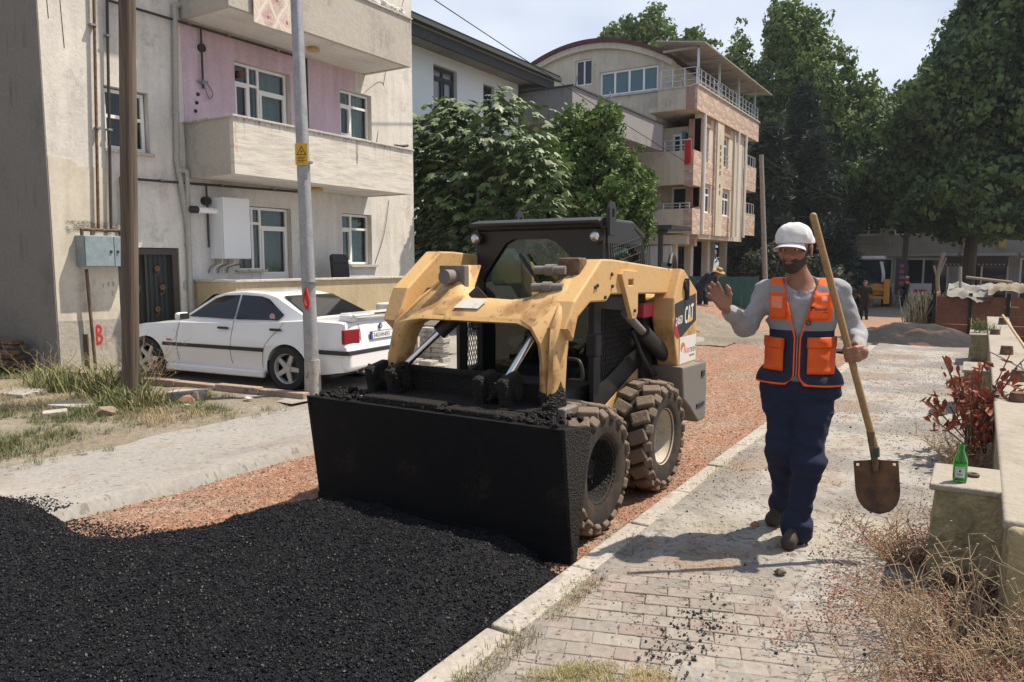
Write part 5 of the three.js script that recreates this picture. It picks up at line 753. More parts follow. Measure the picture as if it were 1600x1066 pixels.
  dec(5.76, 6.16, 0.78, 1.0, (x) => { x.fillStyle = '#d6d3cd'; x.fillRect(0, 0, 512, 384); x.fillStyle = '#c96a3c'; x.beginPath(); x.arc(95, 150, 70, 0, 7); x.fill(); x.fillStyle = '#d6d3cd'; x.beginPath(); x.arc(120, 190, 44, 0, 7); x.fill(); x.fillStyle = '#c4552c'; x.font = 'bold 128px sans-serif'; x.fillText('Nor', 120, 250); x.fillStyle = '#4a4a4a'; x.fillText('sel', 340, 250); x.fillStyle = '#777'; x.fillRect(300, 285, 170, 26); }, 'company_decal');
}
// ---------- white parked car ----------
{
  const C = thing('parked_car', 'white four door saloon with black tinted windows and rear spoiler parked nose to the building', 'car', [-7.31, 0.015, -7.03], null, Math.PI + 0.098); C.scale.set(0.94, 0.875, 0.91);
  const paint = mat(0.78, 0.79, 0.8, 0.28, { phys: true, clearcoat: 0.8, clearcoatRoughness: 0.08 }), glass = mat(0.012, 0.013, 0.016, 0.04, { phys: true }), trim = mat(0.022, 0.022, 0.024, 0.6), seam = mat(0.03, 0.03, 0.032, 0.8), W = { world: false };
  const arch = (c, r) => { const o = []; for (let i = 0; i <= 14; i++) { const a = i / 14 * Math.PI; o.push([c - r * Math.cos(a) * 1, 0.2 + Math.max(0, 0.11 + r * Math.sin(a))]); } return o; };
  const lower = [[-0.9, 0.3], [-0.97, 0.38], [-0.985, 0.55], [-0.96, 0.64], [-0.94, 0.66], [-0.915, 0.9], [-0.9, 0.985], [-0.8, 1.005], [-0.3, 1.02], [0.2, 0.985], [0.9, 0.95], [2.1, 0.92], [2.6, 0.88], [3.1, 0.8], [3.36, 0.7], [3.43, 0.55], [3.42, 0.28], [3.3, 0.2], ...arch(2.7, 0.35).reverse(), [2.3, 0.2], [0.42, 0.2], ...arch(0, 0.35).reverse(), [-0.42, 0.24]];
  const wid = (x, y) => { let w = 0.845; w -= 0.05 * sst(0.62, 0.3, y) * (y < 0.3 ? 1 : 0.3) + 0.095 * sst(0.62, 1.02, y); w -= 0.2 * Math.pow(clamp((x - 2.75) / 0.7), 2.2) + 0.12 * Math.pow(clamp((-0.5 - x) / 0.5), 2.4); return w; };
  const body = (pts, wf, n = 12) => { // side outline swept across the width, dense enough to round the corners
    const pos = [], idx = []; const P = []; for (let i = 0; i < pts.length; i++) { const a = pts[i], b = pts[(i + 1) % pts.length], d = Math.hypot(b[0] - a[0], b[1] - a[1]), k = Math.max(1, Math.ceil(d / 0.12)); for (let j = 0; j < k; j++) P.push([mix(a[0], b[0], j / k), mix(a[1], b[1], j / k)]); }
    const cols = 17; for (const [x, y] of P) for (let j = 0; j < cols; j++) { const t = j / (cols - 1) * 2 - 1, s = Math.sign(t) * (1 - Math.pow(1 - Math.abs(t), 1.6)); const e = Math.pow(Math.abs(s), 8) * 0.035; const cx = 1.2, cy = 0.62; pos.push(x - Math.sign(x - cx) * e * (Math.abs(x - cx) > 2 ? 1 : 0), y - (y > 0.85 ? e * 0.8 : 0), s * wf(x, y)); }
    for (let i = 0; i < P.length; i++) { const k = (i + 1) % P.length; for (let j = 0; j < cols - 1; j++) { const a = i * cols + j, b = a + 1, c = k * cols + j, d = c + 1; idx.push(a, b, c, b, d, c); } }
    const sh = THREE.ShapeUtils.triangulateShape(P.map((p) => new THREE.Vector2(...p)), []);
    const cap = (j, flip) => { const base = pos.length / 3; for (let i = 0; i < P.length; i++) { const o = (i * cols + j) * 3; pos.push(pos[o], pos[o + 1], pos[o + 2]); } for (const [a, b, c] of sh) flip ? idx.push(base + a, base + c, base + b) : idx.push(base + a, base + b, base + c); };
    cap(0, true); cap(cols - 1, false);
    const g = new THREE.BufferGeometry(); g.setAttribute('position', new THREE.Float32BufferAttribute(pos, 3)); g.setIndex(idx); g.computeVertexNormals(); return plain(g);
  };
  part('body', body(lower, wid), paint, C, W);
  const gw = (x, y) => 0.755 - 0.185 * clamp((y - 0.94) / 0.44) - 0.05 * clamp((x - 1.6) / 0.6) - 0.07 * clamp((0.25 - x) / 0.6);
  const roof = [[-0.34, 0.98], [-0.28, 1.02], [0.35, 1.33], [0.55, 1.375], [0.95, 1.395], [1.3, 1.375], [1.5, 1.33], [2.12, 0.95], [2.14, 0.9]];
  part('cabin', body(roof, gw), paint, C, W);
  const onSide = (pts, off, z = -1) => { const g = new THREE.ExtrudeGeometry(shape(pts), { depth: 0.006, bevelEnabled: false, steps: 1 }); const p = g.attributes.position; for (let i = 0; i < p.count; i++) { const d = p.getZ(i); p.setZ(i, z * (gw(p.getX(i), p.getY(i)) + off + d)); } g.computeVertexNormals(); return g; };
  for (const z of [-1, 1]) {
    part('side_glass', onSide([[1.02, 0.975], [1.02, 1.325], [1.3, 1.315], [1.46, 1.27], [1.93, 0.985]], 0.001, z), glass, C, W); part('side_glass', onSide([[0.98, 0.975], [0.98, 1.327], [0.62, 1.315], [0.46, 1.275], [0.14, 1.06], [0.2, 0.985]], 0.001, z), glass, C, W);
    part('door_handle', [rbx(0.2, 0.035, 0.03, 0.01, 1.02 + 0.14, 0.845, z * 0.815)], trim, C, W); part('door_handle', [rbx(0.2, 0.035, 0.03, 0.01, 0.2, 0.855, z * 0.81)], trim, C, W);
    const on = (pts, r) => tube(pts.map(([x, y]) => [x, y, z * (wid(x, y) + 0.0005)]), r, 40, 5);
    part('door_seam', [on([[1.0, 0.96], [1.0, 0.8], [1.0, 0.6], [1.0, 0.4], [0.99, 0.28]], 0.003), on([[2.06, 0.9], [2.07, 0.75], [2.07, 0.6], [2.06, 0.45], [2.03, 0.3]], 0.003), on([[0.1, 0.95], [0.15, 0.88], [0.28, 0.74], [0.38, 0.6], [0.42, 0.45], [0.42, 0.3]], 0.003), on([[0.42, 0.27], [1, 0.265], [2, 0.27]], 0.003)], seam, C, W);
    part('bump_strip', [1, 0].map((k) => bx(k ? 1.04 : 0.6, 0.055, 0.012, k ? 1.53 : 0.7, 0.555 + (k ? 0 : 0.001), z * 0.846)).concat([bx(0.28, 0.054, 0.012, 2.22, 0.556, z * 0.842)]), trim, C, W);
    part('sill_skirt', [rbx(1.9, 0.11, 0.08, 0.03, 1.35, 0.2, z * 0.82)], paint, C, W); part('turn_lamp', rbx(0.1, 0.03, 0.01, 0.004, 2.22, 0.62, z * 0.844), mat(0.5, 0.16, 0.04, 0.3), C, W);
    const mr = part('mirror', [rbx(0.11, 0.12, 0.2, 0.045, 1.86, 1.0, z * 0.9)], paint, C, W); part('mirror_glass', rbx(0.01, 0.09, 0.16, 0.004, 1.802, 1.0, z * 0.9), trim, mr, W);
    // wheels: black tyre, five spoke silver rim
    for (const x of [0, 2.7]) {
      const w = new THREE.Group(); w.name = 'wheel'; w.position.set(x, 0.31, z * 0.74); C.add(w);
      part('tyre', new THREE.LatheGeometry([[0.215, -0.1], [0.3, -0.105], [0.315, -0.08], [0.315, 0.08], [0.3, 0.105], [0.215, 0.1]].map((a) => new THREE.Vector2(...a)), 48).rotateX(Math.PI / 2), mat(0.022, 0.022, 0.023, 0.9), w, W);
      const al = mat(0.5, 0.5, 0.5, 0.35, { metalness: 0.55 }), sp = [new THREE.LatheGeometry([[0.19, 0.04], [0.205, 0.09], [0.222, 0.1], [0.222, 0.088], [0.208, 0.05]].map((a) => new THREE.Vector2(...a)), 44).rotateX(z * Math.PI / 2), mv(new THREE.CylinderGeometry(0.05, 0.06, 0.05, 20).rotateX(Math.PI / 2), 0, 0, z * 0.07)];
      for (let i = 0; i < 5; i++) { const s = plateZ([[-0.04, 0.02], [-0.03, 0.2], [0.03, 0.2], [0.04, 0.02]], [], 0.02, 0.035, 0.008); s.rotateZ(i * 1.2566 + 0.4); s.translate(0, 0, z * 0.07 + 0.0); sp.push(s); }
      part('rim', sp, al, w, W); part('brake_disc', mv(new THREE.CylinderGeometry(0.15, 0.15, 0.02, 30).rotateX(Math.PI / 2), 0, 0, z * 0.0), mat(0.12, 0.115, 0.11, 0.5, { metalness: 0.6 }), w, W);
      part('wheel_well', mv(new THREE.CylinderGeometry(0.345, 0.345, 0.28, 30, 1, true).rotateX(Math.PI / 2), x, 0.33, z * 0.69), mat(0.01, 0.01, 0.01, 1, { side: THREE.DoubleSide }), C, W);
    }
    const tl = part('tail_light', [rbx(0.05, 0.2, 0.3, 0.015, -0.905, 0.79, z * 0.62, 0, z * 0.1)], mat(0.24, 0.012, 0.02, 0.15, { phys: true }), C, W); part('lamp_band', rbx(0.05, 0.075, 0.296, 0.012, -0.903, 0.852, z * 0.62, 0, z * 0.1), mat(0.5, 0.3, 0.26, 0.15, { phys: true }), tl, W);
  }
  part('windscreen', (() => { const g = new THREE.PlaneGeometry(1.22, 0.68); g.rotateY(Math.PI / 2); g.rotateZ(1.02); g.translate(1.815, 1.15, 0); return g; })(), glass, C, W);
  part('rear_glass', (() => { const g = new THREE.PlaneGeometry(1.16, 0.62, 8, 1); const p = g.attributes.position; for (let i = 0; i < p.count; i++) { p.setX(i, p.getX(i) * (p.getY(i) > 0 ? 0.88 : 1.08)); } g.rotateY(-Math.PI / 2); g.rotateZ(-1.105); g.translate(0.025, 1.184, 0); return g; })(), glass, C, W);
  part('trunk_seam', [tube([[-0.935, 0.68, -0.44], [-0.925, 0.9, -0.46], [-0.88, 1.0, -0.47]], 0.004, 20, 5), tube([[-0.935, 0.68, 0.44], [-0.925, 0.9, 0.46], [-0.88, 1.0, 0.47]], 0.004, 20, 5)], seam, C, W);
  part('spoiler', [rbx(0.24, 0.035, 1.2, 0.016, -0.84, 1.085, 0, 0, 0, 0.06), rbx(0.22, 0.1, 0.12, 0.03, -0.82, 1.04, -0.56), rbx(0.22, 0.1, 0.12, 0.03, -0.82, 1.04, 0.56)], paint, C, W); part('brake_light', rbx(0.02, 0.02, 0.34, 0.004, -0.955, 1.088, 0), mat(0.06, 0.02, 0.02, 0.4), C, W);
  part('bumper', [rbx(0.16, 0.3, 1.56, 0.07, -0.92, 0.47, 0)], paint, C, W); part('bumper_strip', [rbx(0.1, 0.06, 1.58, 0.012, -0.956, 0.575, 0), rbx(0.5, 0.06, 0.02, 0.006, -0.7, 0.575, -0.8), rbx(0.5, 0.06, 0.02, 0.006, -0.7, 0.575, 0.8)], trim, C, W); part('diffuser', rbx(0.1, 0.09, 1.0, 0.02, -0.955, 0.31, 0), trim, C, W);
  part('exhaust', [-0.47, -0.39].map((z) => mv(new THREE.CylinderGeometry(0.03, 0.03, 0.14, 16, 1, true).rotateZ(Math.PI / 2), -0.97, 0.29, z)), M.chrome, C, W);
  const pl = part('number_plate', rbx(0.012, 0.115, 0.52, 0.004, -0.948, 0.775, 0), trim, C, W); { const g = new THREE.PlaneGeometry(0.5, 0.1); g.rotateY(-Math.PI / 2); g.translate(-0.9555, 0.775, 0); part('plate_print', g, new THREE.MeshStandardMaterial({ roughness: 0.5, map: canvasTex(512, 104, (x) => { x.fillStyle = '#e9ebee'; x.fillRect(0, 0, 512, 104); x.fillStyle = '#2c57b8'; x.fillRect(0, 0, 42, 104); x.fillStyle = '#16161a'; x.font = 'bold 92px sans-serif'; x.save(); x.scale(0.86, 1); x.fillText('34GHH493', 60, 86); x.restore(); }) }), pl, { ...W, keepUV: true }); }
  { const e = part('emblem', mv(new THREE.CylinderGeometry(0.038, 0.038, 0.01, 24).rotateZ(Math.PI / 2), -0.932, 0.9, 0), trim, C, W); const g = new THREE.CircleGeometry(0.034, 24); g.rotateY(-Math.PI / 2); g.translate(-0.9385, 0.9, 0); part('emblem_face', g, new THREE.MeshStandardMaterial({ roughness: 0.3, map: canvasTex(64, 64, (x) => { x.fillStyle = '#333'; x.fillRect(0, 0, 64, 64); x.fillStyle = '#c9ced6'; x.fillRect(12, 12, 40, 40); x.fillStyle = '#5474a8'; x.fillRect(12, 12, 20, 20); x.fillRect(32, 32, 20, 20); }) }), e, { ...W, keepUV: true }); }
  part('model_badge', [0, 1, 2, 3].map((i) => rbx(0.006, 0.028, 0.02, 0.003, -0.931, 0.9, 0.3 + i * 0.03)), trim, C, { ...W, kind: 'stuff' }); part('underbody', bx(3.6, 0.12, 1.3, 1.2, 0.26, 0), trim, C, W);
  { const g = new THREE.CircleGeometry(0.05, 16); g.rotateY(Math.PI); g.translate(0.32, 1.03, -(gw(0.32, 1.03) + 0.012)); part('window_sticker', g, mat(0.5, 0.35, 0.33, 0.6), C, W); }
}
// ---------- people ----------
// bones [a, b, ra, rb, n?, flat?]: tapered capsules joined smoothly; n, flat squeeze a bone along n
function boneD(B, x, y, z) {
  const [a, b, ra, rb, n, fl] = B, ux = b[0] - a[0], uy = b[1] - a[1], uz = b[2] - a[2]; let px = x - a[0], py = y - a[1], pz = z - a[2];
  const L = ux * ux + uy * uy + uz * uz, h = L ? clamp((px * ux + py * uy + pz * uz) / L) : 0; px -= h * ux; py -= h * uy; pz -= h * uz;
  if (n) { const c = px * n[0] + py * n[1] + pz * n[2], f = c * (1 / fl - 1); px += n[0] * f; py += n[1] * f; pz += n[2] * f; }
  return Math.sqrt(px * px + py * py + pz * pz) - mix(ra, rb, h);
}
const fieldAt = (bones, k, x, y, z) => { let s = 0; for (const b of bones) s += Math.exp(-k * boneD(b, x, y, z)); return -Math.log(s + 1e-30) / k; };
function sdfMesh(bones, cell, k = 70, mod = null, grow = 0) { // smooth union meshed by surface nets
  bones = bones.map((b) => [b[0], b[1], b[2] + grow, b[3] + grow, b[4], b[5]]);
  const lo = [9, 9, 9], hi = [-9, -9, -9]; for (const b of bones) for (const e of [0, 1]) for (let i = 0; i < 3; i++) { const r = b[2 + e] + 3 * cell + 0.02; lo[i] = Math.min(lo[i], b[e][i] - r); hi[i] = Math.max(hi[i], b[e][i] + r); }
  const n = [0, 1, 2].map((i) => Math.ceil((hi[i] - lo[i]) / cell) + 1), S = new Float32Array(n[0] * n[1] * n[2]), ID = (i, j, l) => (l * n[1] + j) * n[0] + i;
  for (const b of bones) {
    const m = 0.05, q = [0, 1, 2].map((i) => { const r = Math.max(b[2], b[3]) + m; return [Math.max(0, Math.floor((Math.min(b[0][i], b[1][i]) - r - lo[i]) / cell)), Math.min(n[i] - 1, Math.ceil((Math.max(b[0][i], b[1][i]) + r - lo[i]) / cell))]; });
    for (let l = q[2][0]; l <= q[2][1]; l++) for (let j = q[1][0]; j <= q[1][1]; j++) for (let i = q[0][0]; i <= q[0][1]; i++) S[ID(i, j, l)] += Math.exp(-k * boneD(b, lo[0] + i * cell, lo[1] + j * cell, lo[2] + l * cell));
  }
  for (let l = 0; l < n[2]; l++) for (let j = 0; j < n[1]; j++) for (let i = 0; i < n[0]; i++) { const id = ID(i, j, l); let d = S[id] > 1e-12 ? -Math.log(S[id]) / k : 0.3; if (mod && d < 0.12) d = mod(d, lo[0] + i * cell, lo[1] + j * cell, lo[2] + l * cell); S[id] = d; }
  const vid = new Int32Array(S.length).fill(-1), pos = [], idx = [], C = [[0, 0, 0], [1, 0, 0], [0, 1, 0], [1, 1, 0], [0, 0, 1], [1, 0, 1], [0, 1, 1], [1, 1, 1]], E = [[0, 1], [2, 3], [4, 5], [6, 7], [0, 2], [1, 3], [4, 6], [5, 7], [0, 4], [1, 5], [2, 6], [3, 7]];
  for (let l = 0; l < n[2] - 1; l++) for (let j = 0; j < n[1] - 1; j++) for (let i = 0; i < n[0] - 1; i++) {
    const v = C.map((c) => S[ID(i + c[0], j + c[1], l + c[2])]); let m = 0; for (const a of v) if (a < 0) m++; if (m === 0 || m === 8) continue;
    let x = 0, y = 0, z = 0, c = 0; for (const [a, b] of E) if ((v[a] < 0) !== (v[b] < 0)) { const t = v[a] / (v[a] - v[b]); x += mix(C[a][0], C[b][0], t); y += mix(C[a][1], C[b][1], t); z += mix(C[a][2], C[b][2], t); c++; }
    vid[ID(i, j, l)] = pos.length / 3; pos.push(lo[0] + (i + x / c) * cell, lo[1] + (j + y / c) * cell, lo[2] + (l + z / c) * cell);
  }
  const quad = (a, b, c, d, f) => { if (a < 0 || b < 0 || c < 0 || d < 0) return; f ? idx.push(a, b, c, a, c, d) : idx.push(a, c, b, a, d, c); };
  for (let l = 1; l < n[2] - 1; l++) for (let j = 1; j < n[1] - 1; j++) for (let i = 1; i < n[0] - 1; i++) {
    const a = S[ID(i, j, l)] < 0; let b;
    b = S[ID(i + 1, j, l)] < 0; if (a !== b) quad(vid[ID(i, j - 1, l - 1)], vid[ID(i, j, l - 1)], vid[ID(i, j, l)], vid[ID(i, j - 1, l)], a);
    b = S[ID(i, j + 1, l)] < 0; if (a !== b) quad(vid[ID(i - 1, j, l - 1)], vid[ID(i - 1, j, l)], vid[ID(i, j, l)], vid[ID(i, j, l - 1)], a);
    b = S[ID(i, j, l + 1)] < 0; if (a !== b) quad(vid[ID(i - 1, j - 1, l)], vid[ID(i, j - 1, l)], vid[ID(i, j, l)], vid[ID(i - 1, j, l)], a);
  }
  const g = new THREE.BufferGeometry(); g.setAttribute('position', new THREE.Float32BufferAttribute(pos, 3)); g.setIndex(idx); g.computeVertexNormals(); return plain(g);
}
const va = (a, b, t = 1) => [a[0] + b[0] * t, a[1] + b[1] * t, a[2] + b[2] * t], nrm = (a) => { const l = Math.hypot(...a); return a.map((x) => x / l); }, crs = (a, b) => [a[1] * b[2] - a[2] * b[1], a[2] * b[0] - a[0] * b[2], a[0] * b[1] - a[1] * b[0]];
// an open hand: c palm centre, u towards the fingers, v from index to little finger, n out of the palm
function openHand(c, u, v, n, wrist) {
  u = nrm(u); v = nrm(v); n = nrm(n); const o = (a, b, d) => [0, 1, 2].map((i) => c[i] + u[i] * a + v[i] * b + n[i] * d);
  const B = [[wrist, o(-0.045, 0, 0), 0.024, 0.026], [o(-0.035, -0.016, 0), o(0.035, -0.026, 0), 0.017, 0.0145], [o(-0.035, 0, 0), o(0.038, 0, 0), 0.019, 0.0145], [o(-0.035, 0.018, 0), o(0.03, 0.026, 0), 0.017, 0.014]];
  [[-0.03, 0.07, 0.3], [-0.01, 0.078, 0.16], [0.011, 0.072, 0.3], [0.031, 0.056, 0.45]].forEach(([s, l, curl], i) => { let p = o(0.038 - (i === 3 ? 0.008 : 0), s, 0), a = curl; for (let k = 0; k < 3; k++) { const w = s * 0.22 / 0.03, q = [0, 1, 2].map((m) => p[m] + l * [0.45, 0.31, 0.24][k] * (u[m] * Math.cos(a) + n[m] * Math.sin(a) + v[m] * w * 0.6)); B.push([p, q, 0.0098 - k * 0.001, 0.0092 - k * 0.001]); p = q; a += curl * 1.5; } });
  const t0 = o(-0.03, -0.03, 0.006), t1 = o(0.004, -0.06, 0.014), t2 = o(0.036, -0.072, 0.016), t3 = o(0.058, -0.074, 0.012); B.push([t0, t1, 0.016, 0.0125], [t1, t2, 0.0115, 0.0105], [t2, t3, 0.0105, 0.0085]);
  return B;
}
// a fist round a shaft: c on the axis, s along the shaft, e from the axis to the palm
function gripHand(c, s, e, wrist, r = 0.019) {
  s = nrm(s); const d = e[0] * s[0] + e[1] * s[1] + e[2] * s[2]; e = nrm(va(e, s, -d)); const f = crs(s, e), at = (h, a, q) => [0, 1, 2].map((i) => c[i] + s[i] * h + (e[i] * Math.cos(a) + f[i] * Math.sin(a)) * q);
  const R = r + 0.01, B = [[wrist, at(0, -0.15, R + 0.035), 0.026, 0.024]];
  for (let i = 0; i < 4; i++) { const h = (i - 1.5) * 0.0205, p = [at(h * 0.8, -0.2, R + 0.03), at(h, 0.55, R + 0.018), at(h, 1.5, R + 0.004), at(h, 2.6, R - 0.001), at(h, 3.5, R - 0.001)]; B.push([p[0], p[1], 0.015, 0.0125], [p[1], p[2], 0.0108, 0.0098], [p[2], p[3], 0.0095, 0.009], [p[3], p[4], 0.0088, 0.008]); }
  const h = -0.045; B.push([at(-0.01, -0.5, R + 0.024), at(h, -1.0, R + 0.012), 0.016, 0.0125], [at(h, -1.0, R + 0.012), at(h, -1.9, R + 0.002), 0.0115, 0.0105], [at(h, -1.9, R + 0.002), at(h + 0.008, -2.7, R), 0.0105, 0.0085]);
  return B;
}
function headBones(c, f, side, up) { // c centre of the head, f to the front
  const o = (a, b, d) => [0, 1, 2].map((i) => c[i] + side[i] * a + up[i] * b + f[i] * d);
  return [[o(0, 0.035, -0.025), o(0, 0.032, 0.0), 0.088, 0.08], [o(0, -0.02, 0.02), o(0, -0.075, 0.045), 0.064, 0.046], [o(-0.035, -0.07, 0.0), o(-0.02, -0.095, 0.055), 0.03, 0.022], [o(0.035, -0.07, 0.0), o(0.02, -0.095, 0.055), 0.03, 0.022], [o(0, -0.1, 0.062), o(0, -0.1, 0.066), 0.022, 0.022],
    [o(0, 0.01, 0.085), o(0, -0.03, 0.112), 0.01, 0.0135], [o(-0.014, -0.034, 0.098), o(-0.008, -0.034, 0.104), 0.009, 0.009], [o(0.014, -0.034, 0.098), o(0.008, -0.034, 0.104), 0.009, 0.009], [o(-0.05, 0.025, 0.07), o(-0.012, 0.02, 0.09), 0.01, 0.01], [o(0.05, 0.025, 0.07), o(0.012, 0.02, 0.09), 0.01, 0.01],
    [o(-0.02, -0.062, 0.088), o(0.02, -0.062, 0.088), 0.009, 0.009], [o(-0.05, -0.02, 0.055), o(-0.042, -0.025, 0.06), 0.022, 0.022], [o(0.05, -0.02, 0.055), o(0.042, -0.025, 0.06), 0.022, 0.022],
    [o(-0.088, 0.012, -0.008), o(-0.09, -0.03, -0.002), 0.012, 0.009, side, 0.6], [o(0.088, 0.012, -0.008), o(0.09, -0.03, -0.002), 0.012, 0.009, side, 0.6]];
}
const limbs = (J) => ({
  armL: [[J.shL, J.elL, 0.05, 0.04], [J.elL, J.wrL, 0.041, 0.026]], armR: [[J.shR, J.elR, 0.05, 0.04], [J.elR, J.wrR, 0.041, 0.026]],
  legL: [[J.hipL, J.knL, 0.088, 0.058], [J.knL, J.anL, 0.056, 0.038]], legR: [[J.hipR, J.knR, 0.088, 0.058], [J.knR, J.anR, 0.056, 0.038]],
  torso: [[va(J.hipL, [0, 0.03, 0]), va(J.hipR, [0, 0.03, 0]), 0.1, 0.1], [J.pelvis, J.waist, 0.125, 0.122, J.f, 0.85], [J.waist, J.chest, 0.125, 0.135, J.f, 0.8], [va(J.shL, J.chest, 0).map((v, i) => mix(v, J.chest[i], 0.55)), J.chest.map((v, i) => mix(v, J.shR[i], 0.45)), 0.1, 0.1, J.f, 0.9], [J.shL, J.shR, 0.052, 0.052], [J.chest, J.neck, 0.1, 0.06]],
  neck: [[J.neck, J.head.map((v, i) => v - (i === 1 ? 0.06 : 0)), 0.056, 0.052]],
});
const wrinkle = (a, s) => (d, x, y, z) => d + a * (vn3(x * s + 50, y * s * 1.7 + 50, z * s + 50, 7) - 0.5) + a * 0.6 * (vn3(x * s * 2.3 + 20 + y * s, y * s * 3 + 50, z * s * 2 + 20, 9) - 0.5);
Object.assign(M, {
  skin: mat(0.31, 0.15, 0.098, 0.55, { map: T.cloth }), shirt: mat(0.33, 0.335, 0.36, 0.95, { map: T.cloth }), trouser: mat(0.0115, 0.018, 0.05, 0.95, { map: T.cloth }), hair: mat(0.018, 0.014, 0.012, 0.9), beard: mat(0.055, 0.044, 0.039, 0.95, { map: T.speck }), capWhite: mat(0.75, 0.75, 0.76, 0.9, { map: T.cloth }),
  boot: mat(0.05, 0.04, 0.03, 0.85, { map: T.metalWear }), orange: mat(0.82, 0.125, 0.012, 0.75), navy: mat(0.014, 0.016, 0.035, 0.95, { map: T.cloth }), blackCloth: mat(0.012, 0.012, 0.014, 0.95), eye: mat(0.5, 0.48, 0.45, 0.2), iris: mat(0.02, 0.012, 0.008, 0.1), lip: mat(0.22, 0.08, 0.065, 0.6),
});
const LP = { world: false };
{ // the man in the orange vest
  const W = thing('person', 'worker in orange and navy vest and white cap, one hand raised, holding a shovel', 'person', [-0.855, 0.012, -4.455], null, 0.13);
  const J = { f: [0, 0, 1], pelvis: [0.005, 0.93, 0], waist: [0.005, 1.08, 0.015], chest: [0.005, 1.3, 0.0], neck: [-0.012, 1.475, -0.005], head: [-0.045, 1.66, 0.035], shL: [-0.185, 1.425, -0.01], elL: [-0.3, 1.215, 0.02], wrL: [-0.375, 1.315, 0.215], shR: [0.185, 1.42, -0.03], elR: [0.285, 1.2, -0.06], wrR: [0.3, 1.12, 0.135], hipL: [-0.088, 0.87, -0.01], knL: [-0.075, 0.49, 0.01], anL: [-0.075, 0.12, -0.2], hipR: [0.098, 0.87, 0.01], knR: [0.078, 0.47, 0.11], anR: [0.025, 0.1, 0.1] };
  const B = limbs(J), sd = nrm([0.97, 0, 0.24]), hf = nrm([-0.24, -0.07, 0.97]), up = nrm(crs(hf, sd)), head = headBones(J.head, hf, sd, up), hp = (a, b, d) => [0, 1, 2].map((i) => J.head[i] + sd[i] * a + up[i] * b + hf[i] * d);
  const gc = [0.268, 1.105, 0.2], sT = [0.055, 1.83, 0.26], sB = [0.405, 0.6, 0.15], sh = nrm(va(sB, sT, -1)), hL = openHand([-0.405, 1.375, 0.265], [-0.5, 0.8, 0.3], [-0.62, -0.35, 0.3], [0.05, 0.25, 0.95], J.wrL), hR = gripHand(gc, sh, [0.75, 0.1, 0.3], J.wrR);
  const body = part('body', [sdfMesh([...B.torso, ...B.armL, ...B.armR, ...B.legL, ...B.legR, ...B.neck], 0.012), sdfMesh([...head, ...B.neck], 0.004, 130), sdfMesh(hL, 0.003, 240), sdfMesh(hR, 0.003, 260)], M.skin, W, LP);
  part('shirt', sdfMesh([...B.torso, ...B.armL.map((b, i) => i ? [b[0], va(b[1], va(b[0], b[1], -1), 0.1), b[2], b[3] + 0.006] : b), ...B.armR.map((b, i) => i ? [b[0], va(b[1], va(b[0], b[1], -1), 0.1), b[2], b[3] + 0.006] : b)], 0.008, 70, (d, x, y, z) => Math.max(wrinkle(Math.abs(x) < 0.2 && y < 1.4 ? 0.008 : 0.02, 13)(d, x, y, z), 0.9 - y, 0.078 - Math.hypot(x, (y - 1.5) * 0.8, z - 0.04)), 0.012), M.shirt, W, LP);
  part('trousers', sdfMesh([...B.legL, ...B.legR, [J.pelvis, va(J.pelvis, [0, 0.03, 0]), 0.135, 0.125, J.f, 0.85], [va(J.hipL, [0, 0.03, 0]), va(J.hipR, [0, 0.03, 0]), 0.1, 0.1], [J.anL, va(J.anL, [0, -0.03, -0.01]), 0.058, 0.05], [J.anR, va(J.anR, [0.01, -0.045, 0]), 0.066, 0.062]], 0.009, 60, (d, x, y, z) => Math.max(wrinkle(0.026, 11)(d, x, y, z), y - 0.925), 0.02), M.trouser, W, LP);
  const vt = B.torso.map((b, i) => i === 0 ? [b[0], b[1], 0.1, 0.1] : i === 1 ? [b[0], b[1], 0.13, 0.124, b[4], b[5]] : b), vb = vt.map((b) => [b[0], b[1], b[2] + 0.042, b[3] + 0.042, b[4], b[5]]), vf = (x, y, z) => fieldAt(vb, 70, x, y, z), cx = 0.0;
  const vm = (d, x, y, z) => { let k = wrinkle(0.014, 9)(d, x, y, z); k = Math.max(k, 0.905 - y + (z > 0 ? 0.05 * sst(0.055, 0.0, Math.abs(x - cx + 0.012)) : 0), y - 1.5, 0.074 - Math.hypot(x, z) - Math.max(0, 1.42 - y) * 3); k = Math.max(k, Math.abs(x - 0.003) - mix(0.3, 0.168, sst(1.16, 1.3, y))); for (const s of [-1, 1]) { const q = s < 0 ? J.shL : J.shR; k = Math.max(k, 0.085 - Math.hypot((x - q[0] - s * 0.022) * 1.5, (y - q[1] + 0.03) * 0.85, (z - q[2]) * 0.9)); } if (z > 0.0) { const v = Math.abs(x + 0.005) - (0.007 + Math.max(0, y - 1.17) * 0.27); k = Math.max(k, -v); } return k; };
  const vg = sdfMesh(vt, 0.006, 70, vm, 0.042);
  const art = canvasTex(1024, 1024, (x, w, h) => { // u: x -0.27..0.27, front half of the sheet on the left of the ruler; v: y 0.88..1.52
    const X = (m) => (m + 0.27) / 0.54 * w, Y = (m) => h - (m - 0.88) / 0.64 * h, box = (a, b, c, d, f) => { x.fillStyle = f; x.fillRect(X(a), Y(d), X(b) - X(a), Y(c) - Y(d)); };
    const O = '#ec611a', N = '#1d2137', S = '#7f8488';
    box(-0.27, 0.27, 0.88, 1.52, O); box(-0.27, 0.27, 0.88, 1.215, N); box(-0.27, 0.27, 1.212, 1.268, S); box(-0.205, -0.165, 1.268, 1.52, S); box(0.165, 0.205, 1.268, 1.52, S); box(-0.165, 0.165, 1.425, 1.462, S);
